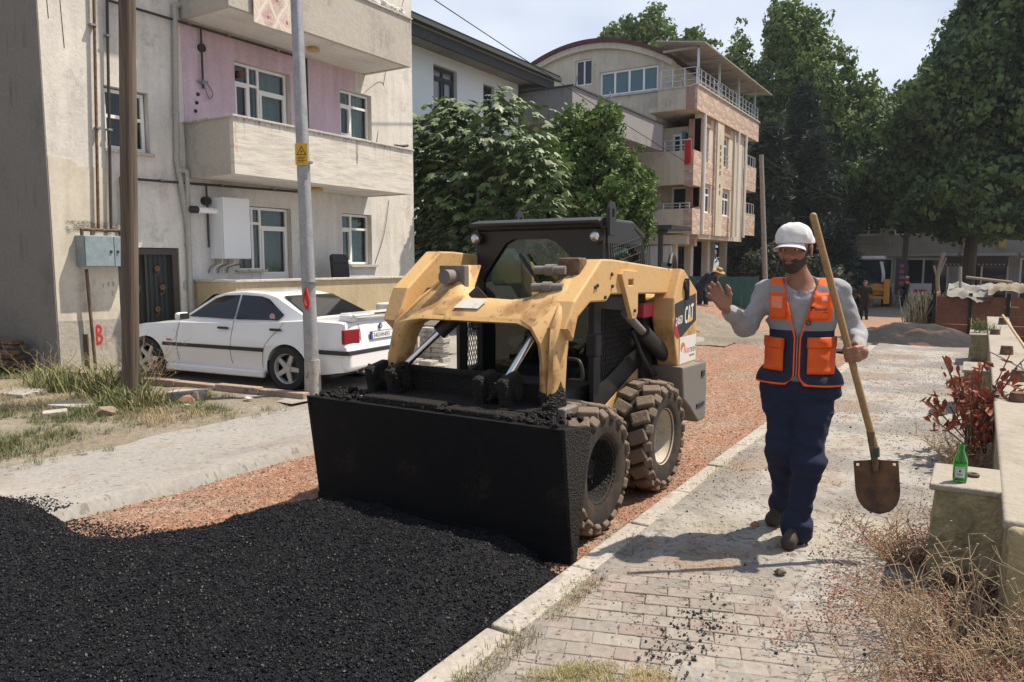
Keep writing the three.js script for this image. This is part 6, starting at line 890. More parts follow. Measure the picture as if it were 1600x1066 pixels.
    box(-0.27, 0.27, 0.9, 0.916, O); x.lineWidth = 17; x.strokeStyle = '#f0561c'; for (const s of [-1, 1]) { x.beginPath(); x.moveTo(X(-0.005 + s * 0.014), Y(0.97)); x.lineTo(X(-0.005 + s * 0.014), Y(1.17)); x.lineTo(X(-0.005 + s * 0.104), Y(1.52)); x.stroke(); x.beginPath(); x.moveTo(X(-0.005 + s * 0.014), Y(0.97)); x.quadraticCurveTo(X(-0.005 + s * 0.02), Y(0.912), X(-0.005 + s * 0.09), Y(0.908)); x.stroke(); }
    const q = rng(6); for (let i = 0; i < 1500; i++) { x.fillStyle = `rgba(${q() < 0.5 ? '0,0,0' : '255,255,255'},0.03)`; x.fillRect(q() * w, q() * h, 3 + 20 * q(), 2 + 8 * q()); }
  });
  const pu = (g) => { const p = g.attributes.position; for (let i = 0; i < p.count; i++) g.attributes.uv.setXY(i, (p.getX(i) + 0.27) / 0.54, (p.getY(i) - 0.88) / 0.64); return g; };
  const vest = part('vest', pu(vg), new THREE.MeshStandardMaterial({ map: art, roughness: 0.85 }), W, { ...LP, keepUV: true });
  const surf = (x, y) => { let z = 0.3; for (let i = 0; i < 60; i++) { const d = vm(vf(x, y, z), x, y, z); if (d < 0.001) break; z -= Math.max(0.001, d * 0.6); if (z < 0) break; } return z; };
  const patch = (x0, x1, y0, y1, t, n = 10) => { const pos = [], uv = [], idx = [], nv = (n + 1) * (n + 1); for (const lay of [1, 0]) for (let j = 0; j <= n; j++) for (let i = 0; i <= n; i++) { const x = mix(x0, x1, i / n), y = mix(y0, y1, j / n); pos.push(x, y, surf(x, y) + (lay ? t * (0.7 + 0.5 * vn(x * 60, y * 45, 0, 3)) : -0.012)); uv.push(i / n, j / n); } for (let j = 0; j < n; j++) for (let i = 0; i < n; i++) { const a = j * (n + 1) + i; idx.push(a, a + 1, a + n + 1, a + 1, a + n + 2, a + n + 1); } const e = []; for (let i = 0; i < n; i++) e.push([i, i + 1], [(i + 1) * (n + 1) + n - n - 1 + n, (i + 2) * (n + 1) - 1], [n * (n + 1) + n - i, n * (n + 1) + n - i - 1], [(n - i) * (n + 1), (n - i - 1) * (n + 1)]); for (const [a, b] of e) idx.push(a, a + nv, b, b, a + nv, b + nv); const g = new THREE.BufferGeometry(); g.setAttribute('position', new THREE.Float32BufferAttribute(pos, 3)); g.setAttribute('uv', new THREE.Float32BufferAttribute(uv, 2)); g.setIndex(idx); g.computeVertexNormals(); return plain(g); };
  const oc = mat(0.84, 0.12, 0.012, 0.75, { map: T.cloth, side: THREE.DoubleSide });
  for (const [a, b, c, d] of [[-0.19, -0.075, 0.985, 1.155], [0.05, 0.19, 0.975, 1.165]]) { const p = part('pocket', patch(a, b, c, d, 0.014), oc, vest, LP); part('pocket_flap', patch(a - 0.004, b + 0.004, d - 0.045, d + 0.012, 0.022), oc, vest, LP); }
  part('pocket', patch(-0.16, -0.07, 1.275, 1.415, 0.01), oc, vest, LP); part('card_window', patch(-0.155, -0.085, 1.33, 1.4, 0.014), mat(0.75, 0.2, 0.1, 0.3), vest, LP);
  part('pocket', patch(0.045, 0.15, 1.275, 1.42, 0.012), new THREE.MeshStandardMaterial({ roughness: 0.8, side: THREE.DoubleSide, map: canvasTex(256, 350, (x) => { x.fillStyle = '#f06423'; x.fillRect(0, 0, 256, 350); x.fillStyle = '#f3a3a0'; x.fillRect(160, 40, 70, 60); x.fillStyle = '#2a2226'; x.beginPath(); x.arc(52, 205, 32, 0, 7); x.fill(); x.fillStyle = '#f06423'; x.beginPath(); x.arc(64, 222, 22, 0, 7); x.fill(); x.fillStyle = '#2a2226'; x.font = 'bold 56px sans-serif'; x.save(); x.scale(0.9, 1); x.fillText('Norsel', 78, 230); x.restore(); x.fillRect(180, 250, 60, 8); x.fillStyle = '#e0501a'; x.fillRect(0, 0, 30, 350); }) }), vest, { ...LP, keepUV: true });
  part('ring', new THREE.TorusGeometry(0.012, 0.003, 8, 16).translate(0.048, 1.258, surf(0.048, 1.258) + 0.012), M.black, vest, LP); part('zip', [b2(-0.008, -0.002, 0.97, 1.17, 0.12, 0.14)].map((g) => g.translate(0, 0, surf(-0.03, 1.07) - 0.145)), M.steel, vest, LP);
  part('belt', [rbx(0.3, 0.036, 0.03, 0.01, 0, 0.91, 0.105)], M.black, W, LP); part('buckle', rbx(0.045, 0.034, 0.008, 0.003, -0.004, 0.91, 0.128), M.steel, W, LP);
  // face, beard, hair, cap
  for (const s of [-1, 1]) { const e = part('eye', new THREE.SphereGeometry(0.0125, 16, 12).translate(...hp(s * 0.031, 0.006, 0.0735)), M.eye, body, LP); part('iris', new THREE.SphereGeometry(0.0062, 12, 8).translate(...hp(s * 0.03, 0.003, 0.0815)), M.iris, e, LP); part('eyelid', new THREE.SphereGeometry(0.0135, 14, 8, 0, 6.3, 0, 1.25).translate(...hp(s * 0.031, 0.0065, 0.0735)), M.skin, body, LP); part('eyebrow', tube([hp(s * 0.014, 0.026, 0.098), hp(s * 0.032, 0.032, 0.092), hp(s * 0.055, 0.024, 0.074)], 0.005, 12, 6), M.hair, body, LP); }
  part('lips', [tube([hp(-0.021, -0.066, 0.092), hp(0, -0.062, 0.1), hp(0.021, -0.066, 0.092)], 0.0042, 12, 6), tube([hp(-0.019, -0.07, 0.091), hp(0, -0.074, 0.098), hp(0.019, -0.07, 0.091)], 0.0048, 12, 6)], M.lip, body, LP);
  const inHead = (x, y, z) => { const p = [x - J.head[0], y - J.head[1], z - J.head[2]]; return [sd, up, hf].map((a) => a[0] * p[0] + a[1] * p[1] + a[2] * p[2]); };
  part('beard', sdfMesh(head.slice(0, 5).concat([head[10]]), 0.004, 130, (d, x, y, z) => { const [a, b, c] = inHead(x, y, z), e = 0.004 * vn3(x * 260, y * 200, z * 260, 5); const A = Math.abs(a), mouth = Math.hypot(a / 0.022, (b + 0.068) / 0.007) < 1 && c > 0.06 ? 0.02 : -1; const top = A < 0.025 ? -0.042 : -0.042 + (A - 0.025) * 0.9 + 0.008 * vn3(x * 120, y * 120, z * 120, 8); return Math.max(d + e, b - Math.min(top, 0.0), -0.012 - c, mouth); }, 0.006), M.beard, body, LP);
  part('hair', sdfMesh(head.slice(0, 1), 0.005, 130, (d, x, y, z) => { const [a, b, c] = inHead(x, y, z); return Math.max(d + 0.003 * vn3(x * 300, y * 300, z * 300), b - 0.06, -0.055 - b, c - 0.02 + (b < 0 ? 0.02 : 0)); }, 0.006), M.hair, body, LP);
  const cap = part('cap', sdfMesh([[hp(0, 0.03, -0.035), hp(0, 0.052, 0.012), 0.088, 0.085], [hp(-0.02, 0.07, 0.025), hp(0.02, 0.07, 0.025), 0.068, 0.068]], 0.004, 130, (d, x, y, z) => { const [a, b, c] = inHead(x, y, z); return Math.max(d + 0.0012 * Math.cos(Math.atan2(a, c) * 3) ** 20 + 0.006 * (vn3(x * 38 + 9, y * 38 + 9, z * 38 + 9, 2) - 0.5), 0.03 + 0.1 * Math.max(0, c) * (c > 0 ? 1 : 0) - b); }, 0.008), M.capWhite, W, LP);
  { const pos = [], idx = [], nu = 24, nr = 8; for (const lay of [0, 1]) for (let j = 0; j <= nr; j++) for (let i = 0; i <= nu; i++) { const t = (i / nu - 0.5) * 2, a = t * 0.92, r = j / nr, R0 = 0.088, len = 0.075 * Math.pow(Math.max(0, 1 - t * t), 0.45); const rad = R0 + r * len; pos.push(...hp(Math.sin(a) * rad * 0.96, 0.046 - 0.02 * r - (0.006 + 0.03 * r) * t * t - lay * 0.004, -0.005 + Math.cos(a) * rad)); } const m = (nu + 1) * (nr + 1); for (let j = 0; j < nr; j++) for (let i = 0; i < nu; i++) { const a = j * (nu + 1) + i; idx.push(a, a + nu + 1, a + 1, a + 1, a + nu + 1, a + nu + 2, a + m, a + m + 1, a + m + nu + 1, a + m + 1, a + m + nu + 2, a + m + nu + 1); } for (let i = 0; i < nu; i++) { const a = nr * (nu + 1) + i; idx.push(a, a + m, a + 1, a + 1, a + m, a + m + 1); } const g = new THREE.BufferGeometry(); g.setAttribute('position', new THREE.Float32BufferAttribute(pos, 3)); g.setIndex(idx); g.computeVertexNormals(); part('cap_peak', g, M.capWhite, cap, LP); }
  part('cap_button', new THREE.SphereGeometry(0.006, 10, 6).translate(...hp(0, 0.145, 0.01)), M.capWhite, cap, LP);
  // boots
  const boot = (an, heel, toe, s) => part('boot', sdfMesh([[va(an, [0, 0.05, 0]), an, 0.045, 0.044], [an, heel, 0.042, 0.03], [heel, toe, 0.032, 0.034], [an, va(toe, [0, 0.012, 0]), 0.038, 0.026], [va(heel, [0, -0.012, 0]), va(toe, [0, -0.014, 0]), 0.03, 0.032]], 0.006, 90, (d, x, y, z) => d + 0.004 * vn3(x * 60, y * 60, z * 60)), M.boot, W, LP);
  boot([0.025, 0.1, 0.1], [0.03, 0.04, 0.075], [-0.005, 0.04, 0.245], 1); boot([-0.075, 0.13, -0.2], [-0.06, 0.085, -0.245], [-0.125, 0.042, -0.11], -1);
  // shovel
  const S = thing('shovel', 'long wooden handled shovel with rusty pointed blade in the worker hand', 'shovel', [0, 0, 0]); W.updateMatrixWorld(true); const wp = (p) => { const v = V(...p).applyMatrix4(W.matrixWorld); return [v.x, v.y, v.z]; };
  const a = wp(sT), b = wp(sB), d = nrm(va(b, a, -1)); S.position.set(...b); const rel = (p) => va(p, b, -1);
  part('handle', [rod(rel(a), [0, 0, 0], 0.0185, 0.019, 16), new THREE.SphereGeometry(0.0187, 14, 8).translate(...rel(a))], mat(0.36, 0.225, 0.1, 0.7, { map: T.speck }), S, LP);
  const bl = []; const nx = 16, ny = 20, bp = [], bi = []; // blade: width across camera right, dished
  const dn = nrm([d[0] * 0.35, d[1], d[2] * 0.35]), rt0 = nrm([0.985, 0, -0.17]), rt = nrm(va(rt0, dn, -(rt0[0] * dn[0] + rt0[1] * dn[1] + rt0[2] * dn[2]))), nn = crs(rt, dn).map((v) => -v);
  for (let j = 0; j <= ny; j++) for (let i = 0; i <= nx; i++) { const v = j / ny, u = i / nx * 2 - 1, hw = 0.109 * (v < 0.5 ? 1 : Math.sqrt(Math.max(0, 1 - ((v - 0.5) / 0.5) ** 2.3)) ), l = 0.07 + v * 0.285, ds = -0.02 * u * u + 0.02 * Math.exp(-u * u * 30) * Math.max(0, 1 - v * 1.5) - 0.03 * v * v; bp.push(...[0, 1, 2].map((k) => dn[k] * l + rt[k] * u * hw - nn[k] * ds)); }
  for (let j = 0; j < ny; j++) for (let i = 0; i < nx; i++) { if (j === 1 && (i === 1 || i === nx - 2)) continue; const q = j * (nx + 1) + i; bi.push(q, q + nx + 1, q + 1, q + 1, q + nx + 1, q + nx + 2); }
  const bg = new THREE.BufferGeometry(); bg.setAttribute('position', new THREE.Float32BufferAttribute(bp, 3)); bg.setIndex(bi); bg.computeVertexNormals(); part('blade', bg, mat(0.8, 0.72, 0.66, 0.6, { map: T.rust, side: THREE.DoubleSide, metalness: 0.2 }), S, LP);
  part('socket', rod([-0.09 * d[0], -0.09 * d[1], -0.09 * d[2]], [0.13 * dn[0], 0.13 * dn[1], 0.13 * dn[2]], 0.021, 0.016, 12), M.rust, S, LP); part('binding', rod([0.0, 0.0, 0.0], [0.05 * dn[0], 0.05 * dn[1], 0.05 * dn[2]], 0.024, 0.023, 12), mat(0.03, 0.06, 0.04, 0.7), S, LP);
}
// people further off: same skeleton, coarser cells
function figure(label, pos, ry, J, c) {
  const W = thing('person', label, 'person', pos, null, ry), B = limbs(J), hb = headBones(J.head, c.hf ?? J.f, [1, 0, 0], c.up ?? [0, 1, 0]);
  const hands = [J.wrL, J.wrR].map((w, i) => { const e = i ? J.elR : J.elL, u = nrm(va(w, e, -1)), v = nrm(crs(u, [0.3, 0.2, 1])); return sdfMesh(openHand(va(w, u, 0.06), u, v, crs(u, v), w), 0.006, 160); });
  part('body', [sdfMesh([...B.torso, ...B.armL, ...B.armR, ...B.legL, ...B.legR, ...B.neck], 0.016), sdfMesh([...hb, ...B.neck], 0.008, 110), ...hands], M.skin, W, LP);
  const sl = (b, i) => i ? (c.short ? null : [b[0], va(b[1], va(b[0], b[1], -1), 0.1), b[2], b[3]]) : c.short ? [b[0], va(b[1], va(b[0], b[1], -1), 0.15), b[2] + 0.006, b[3] + 0.01] : b;
  part('shirt', sdfMesh([...B.torso, ...B.armL.map(sl), ...B.armR.map(sl)].filter(Boolean), 0.014, 70, wrinkle(0.02, 12), 0.016), c.shirt, W, LP);
  part('trousers', sdfMesh([...B.legL, ...B.legR, [J.pelvis, J.pelvis, 0.13, 0.13, J.f, 0.85]], 0.014, 60, wrinkle(0.026, 11), 0.022), c.trousers, W, LP);
  for (const an of [J.anL, J.anR]) part('boot', sdfMesh([[an, va(an, [0, -0.05, -0.02]), 0.042, 0.04], [va(an, [0, -0.05, -0.02]), va(va(an, [0, -0.06, 0]), J.f, 0.15), 0.036, 0.032]], 0.012, 90), M.boot, W, LP);
  if (c.hat) c.hat(W, J); else part('hair', sdfMesh(hb.slice(0, 1), 0.008, 110, (d, x, y, z) => Math.max(d, J.head[1] + 0.02 - y + (z - J.head[2] > 0.03 ? 0.04 : -0.05)), 0.012), M.hair, W, LP);
  return W;
}
const stand = (o = {}) => ({ f: [0, 0, 1], pelvis: [0, 0.95, 0], waist: [0, 1.1, 0.01], chest: [0, 1.32, 0], neck: [0, 1.48, -0.01], head: [0, 1.66, 0.02], shL: [-0.19, 1.43, 0], elL: [-0.25, 1.15, -0.03], wrL: [-0.24, 0.9, 0.05], shR: [0.19, 1.43, 0], elR: [0.25, 1.15, -0.03], wrR: [0.24, 0.9, 0.05], hipL: [-0.09, 0.9, 0], knL: [-0.1, 0.5, 0.02], anL: [-0.11, 0.1, 0], hipR: [0.09, 0.9, 0], knR: [0.1, 0.5, 0.02], anR: [0.11, 0.1, 0], ...o });
figure('man in black clothes standing in the road behind the worker with the shovel', [-4.16, HG(-4.3, -34.9) - 0.06, -34.9], 0.15, stand({ elL: [-0.27, 1.16, -0.08], wrL: [-0.12, 1.0, -0.2], elR: [0.27, 1.16, -0.08], wrR: [0.12, 1.0, -0.2], head: [0, 1.63, 0.07] }), { shirt: M.blackCloth, trousers: M.blackCloth, short: true });
{ // worker in orange in the distance, seen from the side, with a tool
  const w = figure('distant worker in orange vest and white cap holding a long tool before the sign board', [-3.5, -0.97, -47.2], -1.75, stand({ f: [0, 0, 1], knL: [-0.1, 0.52, 0.2], anL: [-0.1, 0.1, 0.22], knR: [0.09, 0.48, -0.06], anR: [0.1, 0.12, -0.32], elL: [-0.27, 1.2, 0.06], wrL: [-0.12, 1.05, 0.28], elR: [0.26, 1.2, 0.06], wrR: [0.12, 1.15, 0.3] }), { shirt: M.navy, trousers: M.navy, hat: (W, J) => part('cap', [sdfMesh([[[0, 1.71, 0.0], [0, 1.71, 0.02], 0.1, 0.1]], 0.012, 90, (d, x, y, z) => Math.max(d, 1.71 - y)), rbx(0.15, 0.015, 0.12, 0.006, 0, 1.715, 0.15)], M.capWhite, W, LP) });
  const b = limbs(stand()); part('vest', sdfMesh(b.torso, 0.016, 70, (d, x, y, z) => Math.max(d, 1.22 - y, 0.09 - Math.hypot(x, z) + Math.max(0, 1.45 - y)), 0.035), M.orange, w, LP);
  const t = thing('asphalt_rake', 'long handled rake held by the distant orange worker', 'rake', [-3.8, -0.97, -47.2]); part('handle', rod([-3.72, 0.25, -47.15], [-4.15, -0.93, -47.1], 0.02), M.wood, t); part('head', b2(-4.55, -4.0, -0.97, -0.9, -47.06, -47.16), M.steel, t);
}
figure('man in dark blue shirt and straw hat bending forward at the green fence', [-7.3, -0.03, -22.9], 1.35, stand({ pelvis: [0, 0.93, -0.12], waist: [0, 1.05, -0.02], chest: [0, 1.18, 0.16], neck: [0, 1.27, 0.33], head: [0, 1.3, 0.47], shL: [-0.19, 1.24, 0.26], shR: [0.19, 1.24, 0.26], elL: [-0.21, 0.97, 0.33], wrL: [-0.15, 0.74, 0.42], elR: [0.21, 0.97, 0.33], wrR: [0.15, 0.74, 0.42], hipL: [-0.09, 0.9, -0.12], hipR: [0.09, 0.9, -0.12], knL: [-0.1, 0.5, -0.06], knR: [0.1, 0.5, 0.02], anL: [-0.1, 0.1, -0.15], anR: [0.1, 0.1, 0.02] }), { short: true, shirt: mat(0.025, 0.035, 0.07, 0.95), trousers: mat(0.03, 0.032, 0.04, 0.95), hf: nrm([0, -0.5, 0.85]), up: nrm([0, 0.85, 0.5]), hat: (W) => part('straw_hat', [mv(new THREE.CylinderGeometry(0.19, 0.2, 0.015, 24), 0, 1.36, 0.5, 0.45), mv(new THREE.CylinderGeometry(0.085, 0.105, 0.1, 20), 0, 1.41, 0.52, 0.45)], mat(0.42, 0.3, 0.15, 0.9, { map: T.speck }), W, LP) });
figure('driver sitting in the dark cab of the compact loader', [-2.87, -0.3, -5.5], 0, stand({ hipL: [-0.1, 1.05, 0.02], hipR: [0.1, 1.05, 0.02], pelvis: [0, 1.1, 0], waist: [0, 1.22, 0], chest: [0, 1.42, 0.0], neck: [0, 1.58, 0.02], head: [0, 1.74, 0.06], shL: [-0.19, 1.53, 0], shR: [0.19, 1.53, 0], elL: [-0.27, 1.3, 0.1], elR: [0.27, 1.3, 0.1], wrL: [-0.27, 1.28, 0.33], wrR: [0.27, 1.28, 0.33], knL: [-0.13, 1.05, 0.42], knR: [0.13, 1.05, 0.42], anL: [-0.13, 0.72, 0.45], anR: [0.13, 0.72, 0.45] }), { shirt: M.navy, trousers: M.blackCloth });
// ---------- poles, blocks, low wall and small things ----------
{
  const p = thing('wooden_pole', 'weathered brown wooden pole standing in the grass at the left', 'pole', [-8.08, 0, -4.75]); part('shaft', [rod([-8.08, -0.2, -4.75], [-7.42, 8.5, -4.75], 0.092, 0.075, 18)], M.wood, p);
  const m = thing('steel_pole', 'grey octagonal steel pole with yellow warning plate in front of the white car', 'pole', [-6.69, 0, -6.19]); part('shaft', rod([-6.69, 0.0, -6.19], [-6.86, 8.5, -6.19], 0.085, 0.05, 8), M.galv, m);
  part('sleeve', rod([-6.69, -0.05, -6.19], [-6.69, 0.45, -6.19], 0.1, 0.092, 8), mat(0.42, 0.41, 0.39, 0.8, { map: T.concrete }), m);
  const sg = part('warning_plate', bx(0.15, 0.24, 0.006, -6.66, 2.83, -6.09, 0, 0.45), M.yellowSign, m); { const g = new THREE.PlaneGeometry(0.14, 0.23); mv(g, -6.658, 2.83, -6.0865, 0, 0.45); part('plate_print', g, new THREE.MeshStandardMaterial({ roughness: 0.5, map: canvasTex(140, 230, (x) => { x.fillStyle = '#d8a516'; x.fillRect(0, 0, 140, 230); x.strokeStyle = '#17150f'; x.lineWidth = 9; x.lineJoin = 'round'; x.beginPath(); x.moveTo(70, 28); x.lineTo(122, 122); x.lineTo(18, 122); x.closePath(); x.stroke(); x.fillStyle = '#17150f'; x.beginPath(); x.moveTo(76, 55); x.lineTo(56, 92); x.lineTo(70, 92); x.lineTo(62, 116); x.lineTo(86, 82); x.lineTo(71, 82); x.fill(); for (let i = 0; i < 4; i++) x.fillRect(22, 146 + i * 18, 96 - (i % 2) * 20, 8); }) }), sg, { keepUV: true }); }
  part('band', [rod([-6.69, 2.74, -6.19], [-6.69, 2.76, -6.19], 0.075, 0.075, 12), rod([-6.69, 1.36, -6.19], [-6.69, 1.375, -6.19], 0.086, 0.086, 12)], M.steel, m); part('small_plate', bx(0.1, 0.16, 0.004, -6.655, 2.62, -6.1, 0, 0.45), M.galv, m);
  part('ribbon', [tube([[-6.655, 1.3, -6.095], [-6.69, 1.16, -6.09], [-6.655, 1.06, -6.1]], 0.016, 12, 6), tube([[-6.655, 1.3, -6.095], [-6.625, 1.16, -6.1], [-6.65, 1.05, -6.1]], 0.016, 12, 6)], M.red, m);
}
{ // low concrete wall with its block piers
  M.worn = mat(0.33, 0.305, 0.27, 0.95, { map: T.plasterDirty, ...bump('coarseBump', 0.015) });
  const w = thing('low_wall', 'low mossy concrete wall running along the right edge of the pavement', 'wall', [0.3, 0, -9]); const hs = (x, z) => 0.5;
  const g = new RoundedBoxGeometry(0.34, 0.62, 14, 3, 0.03); g.translate(0.32, 0.2, -10.6); part('footing', g, M.mossy, w); part('top', rbx(0.36, 0.05, 13.9, 0.018, 0.315, 0.505, -10.6), M.worn, w);
  for (const [x, z, h] of [[0.3, -10.4, 0.1], [0.22, -13.2, 0.08], [0.34, -8.1, 0.1], [0.3, -6.9, 0.07], [0.36, -15.4, 0.12]]) part('stub', [mv(new THREE.CylinderGeometry(0.06, 0.07, h, 12), x, 0.53 + h / 2, z)], M.rust, w);
  const blk = (z, h, d, label, w0 = 0.36) => { const b = thing('concrete_block', label, 'concrete block', [0.06, 0, z], 'block piers of the low wall'); const q = rng(Math.round(-z * 10)); const gg = new THREE.BoxGeometry(w0, h + 0.08, d, 10, 10, 8), p = gg.attributes.position; for (let i = 0; i < p.count; i++) { const x = p.getX(i), y = p.getY(i), zz = p.getZ(i), n = 0.018 * (vn3(x * 9 + 30, y * 9 + 30, zz * 9 + 30, 3) - 0.5), e = Math.max(0, Math.abs(x) / (w0 / 2) + Math.abs(y) / (h / 2 + 0.04) + Math.abs(zz) / (d / 2) - 2) * 0.02; p.setXYZ(i, x * (1 - e * 2) + n + (x < 0 ? (0.5 - (y / h + 0.5)) * -0.02 : 0), y * (1 - e) + n, zz * (1 - e * 2) + n); } gg.computeVertexNormals(); gg.translate(0.06, (h - 0.08) / 2, z - d / 2 + 0.02); part('body', gg, M.mossy, b); part('cap', rbx(w0 + 0.02, 0.035, d + 0.02, 0.012, 0.06, h + 0.004, z - d / 2 + 0.02, 0, 0, 0.01), M.worn, b); return b; };
  blk(-4.15, 0.5, 0.44, 'nearest mossy concrete block with the green bottle on it', 0.42); blk(-9.2, 0.45, 0.75, 'middle mossy concrete block behind the red leaved shrub', 0.34); blk(-13.6, 0.47, 0.9, 'farthest concrete block beside the asphalt heap', 0.32);
  const b = thing('bottle', 'green glass bottle with white label standing on the nearest concrete block', 'bottle', [-0.035, 0.522, -4.22]); b.scale.setScalar(0.86);
  part('glass', new THREE.LatheGeometry([[0.001, 0.002], [0.034, 0.003], [0.0365, 0.01], [0.0365, 0.115], [0.03, 0.145], [0.017, 0.175], [0.0145, 0.205], [0.0165, 0.208], [0.0165, 0.22], [0.012, 0.221], [0.0115, 0.18], [0.026, 0.143], [0.033, 0.112], [0.033, 0.012], [0.001, 0.009]].map((a) => new THREE.Vector2(...a)), 40), new THREE.MeshPhysicalMaterial({ color: lin(0.12, 0.6, 0.13), roughness: 0.03, transmission: 0.9, thickness: 0.004, ior: 1.5 }), b, { world: false });
  { const g = new THREE.CylinderGeometry(0.0368, 0.0368, 0.062, 30, 1, true, -0.75, 1.5); g.translate(0, 0.062, 0); part('label', g, new THREE.MeshStandardMaterial({ roughness: 0.7, side: THREE.DoubleSide, map: canvasTex(160, 180, (x) => { x.fillStyle = '#b9c0bd'; x.fillRect(0, 0, 160, 180); x.fillStyle = '#2f3a36'; x.beginPath(); x.arc(80, 70, 18, 0, 7); x.fill(); for (let i = 0; i < 18; i++) x.fillRect(40 + i * 4.4, 110, 1 + (i * 7) % 3, 34); x.fillRect(20, 20, 120, 5); }) }), b, { world: false, keepUV: true }); }
  solo('rubber_cap', new THREE.TorusGeometry(0.022, 0.009, 8, 18).rotateX(Math.PI / 2).translate(0.02, 0.53, -4.36), M.rust, 'rusty ring lying behind the green bottle on the concrete block', 'ring');
  const iw = thing('inner_wall', 'pale concrete wall bounding the yard behind the low wall', 'wall', [1.2, 0, -11.8]); part('panel', b2(0.5, 3.5, 0, 0.42, -12.1, -12.25), M.concrete, iw);
  solo('rake_handle', rod([0.25, 0.95, -11.0], [0.55, 0.55, -8.3], 0.014, 0.014, 8), mat(0.4, 0.3, 0.17, 0.8), 'thin wooden handle leaning over the low wall', 'stick');
  solo('plastic_bag', (() => { const g = new THREE.SphereGeometry(0.2, 20, 12), p = g.attributes.position; for (let i = 0; i < p.count; i++) { const n = 0.7 + 0.6 * vn3(p.getX(i) * 9 + 20, p.getY(i) * 9 + 20, p.getZ(i) * 9 + 20); p.setXYZ(i, p.getX(i) * n * 1.2, p.getY(i) * n * 0.6, p.getZ(i) * n); } g.computeVertexNormals(); g.translate(0.62, 0.47, -9.4); return g; })(), mat(0.7, 0.68, 0.68, 0.5, { map: T.cloth }), 'crumpled white bag behind the low wall under the stick', 'bag');
}
{ // boarded enclosure with sheets on top
  const e = thing('plank_enclosure', 'brown boarded enclosure at the right behind the asphalt heap', 'enclosure', [0.4, 0, -20]), br = [0, 1, 2].map((i) => mat(0.2 + i * 0.03, 0.085 + i * 0.012, 0.05 + i * 0.008, 0.9, { map: T.speck })), q = rng(8);
  for (let k = 0; k < 3; k++) for (let j = 0; j < 5; j++) part('board', b2(-0.85 + k * 0.72, -0.85 + k * 0.72 + 0.66, -0.25 + j * 0.215, -0.25 + j * 0.215 + 0.205, -20 + q() * 0.02, -20.06), br[Math.floor(q() * 3)], e); for (let k = 0; k < 4; k++) part('post', b2(-0.93 + k * 0.72, -0.86 + k * 0.72, -0.3, 0.9, -19.96, -20.08), M.blackMatt, e);
  part('side', b2(-0.93, -0.88, -0.25, 0.85, -20.1, -22.5), br[0], e);
  const sheet = (label, m, x0, x1, z, y, h, sd) => { const g = gridXZ(steps([[x0, x1, 0.05]]), steps([[z - 1.4, z, 0.07]]), (x, zz) => y + h * (fbm(x * 2.2 + sd, zz * 2.2, 4, 0, sd) - 0.3) - 0.12 * sst(z - 0.15, z, zz)); solo('tarpaulin', g, m, label, 'tarpaulin', null, KU); }; M.dbl = THREE.DoubleSide;
  sheet('pale crumpled tarpaulin lying over the left of the boarded enclosure', mat(0.2, 0.195, 0.18, 0.8, { side: M.dbl }), -0.65, 0.25, -19.9, 0.85, 0.6, 3); sheet('beige crumpled tarpaulin on the right of the boarded enclosure', mat(0.23, 0.185, 0.135, 0.85, { side: M.dbl }), 0.15, 1.1, -19.9, 0.9, 0.6, 7); sheet('blue tarpaulin beside the beige one', mat(0.1, 0.15, 0.2, 0.8, { side: M.dbl }), 1.0, 2.2, -20, 1.0, 0.6, 9);
  for (const [a, b, l] of [[[-0.3, 1.25, -20.6], [0.6, 1.15, -20.3], 'long'], [[0.9, 1.5, -20.8], [1.3, 1.2, -20.2], 'short'], [[0.95, 1.3, -20.4], [1.9, 1.4, -20.5], 'pale']]) solo('plank', rod(a, b, 0.035, 0.035, 4), mat(0.27, 0.23, 0.17, 0.9), `${l} loose plank lying on the sheets of the boarded enclosure`, 'plank');
  solo('stake', rod([-0.4, 0.9, -20.4], [-0.42, 1.5, -20.4], 0.03, 0.03, 5), mat(0.34, 0.3, 0.25, 0.9), 'upright stake at the left end of the boarded enclosure', 'stake');
  const t = thing('bare_trunk', 'bare pale tree stem standing behind the boarded enclosure', 'tree', [-1.1, -0.6, -26]); part('trunk', [tube([[-1.1, -0.6, -26], [-1.06, 0.5, -26], [-1.12, 1.1, -26], [-1.0, 1.9, -26]], 0.055, 16, 8), rod([-1.1, 1.0, -26], [-1.24, 1.5, -26], 0.03), rod([-1.08, 1.2, -26], [-0.92, 1.75, -26], 0.025)], mat(0.26, 0.23, 0.19, 0.9, { map: T.speck }), t);
  const r = rng(14), bs = []; for (let i = 0; i < 260; i++) { const x = -1.55 + r() * 0.6, z = -21 - r() * 1.2; bs.push(rod([x, HG(x, z) - 0.1, z], [x + (r() - 0.3) * 0.9, HG(x, z) + 0.5 + r() * 0.8, z + (r() - 0.5) * 0.4], 0.011, 0.004, 4)); } const bu = thing('dry_bush', 'grey green dry bush leaning beside the boarded enclosure', 'bush', [-1.4, -0.3, -22]); part('twigs', bs, mat(0.3, 0.27, 0.19, 0.95), bu, { kind: 'stuff' });
  const ms = [], cs = []; for (let i = 0; i < 260; i++) { const h = r(); ms.push(TM(0.05 + 0.25 * h + (r() - 0.5) * 0.5, 0.1 + h * 0.9, (r() - 0.5) * 1.2, r() * 6, r() * 6, r() * 6, 0.35)); cs.push(lin(...lerp3([0.07, 0.085, 0.045], [0.2, 0.19, 0.1], r()))); } inst('foliage', clumps.mid, M.leafA, ms, bu, { colors: cs });
}
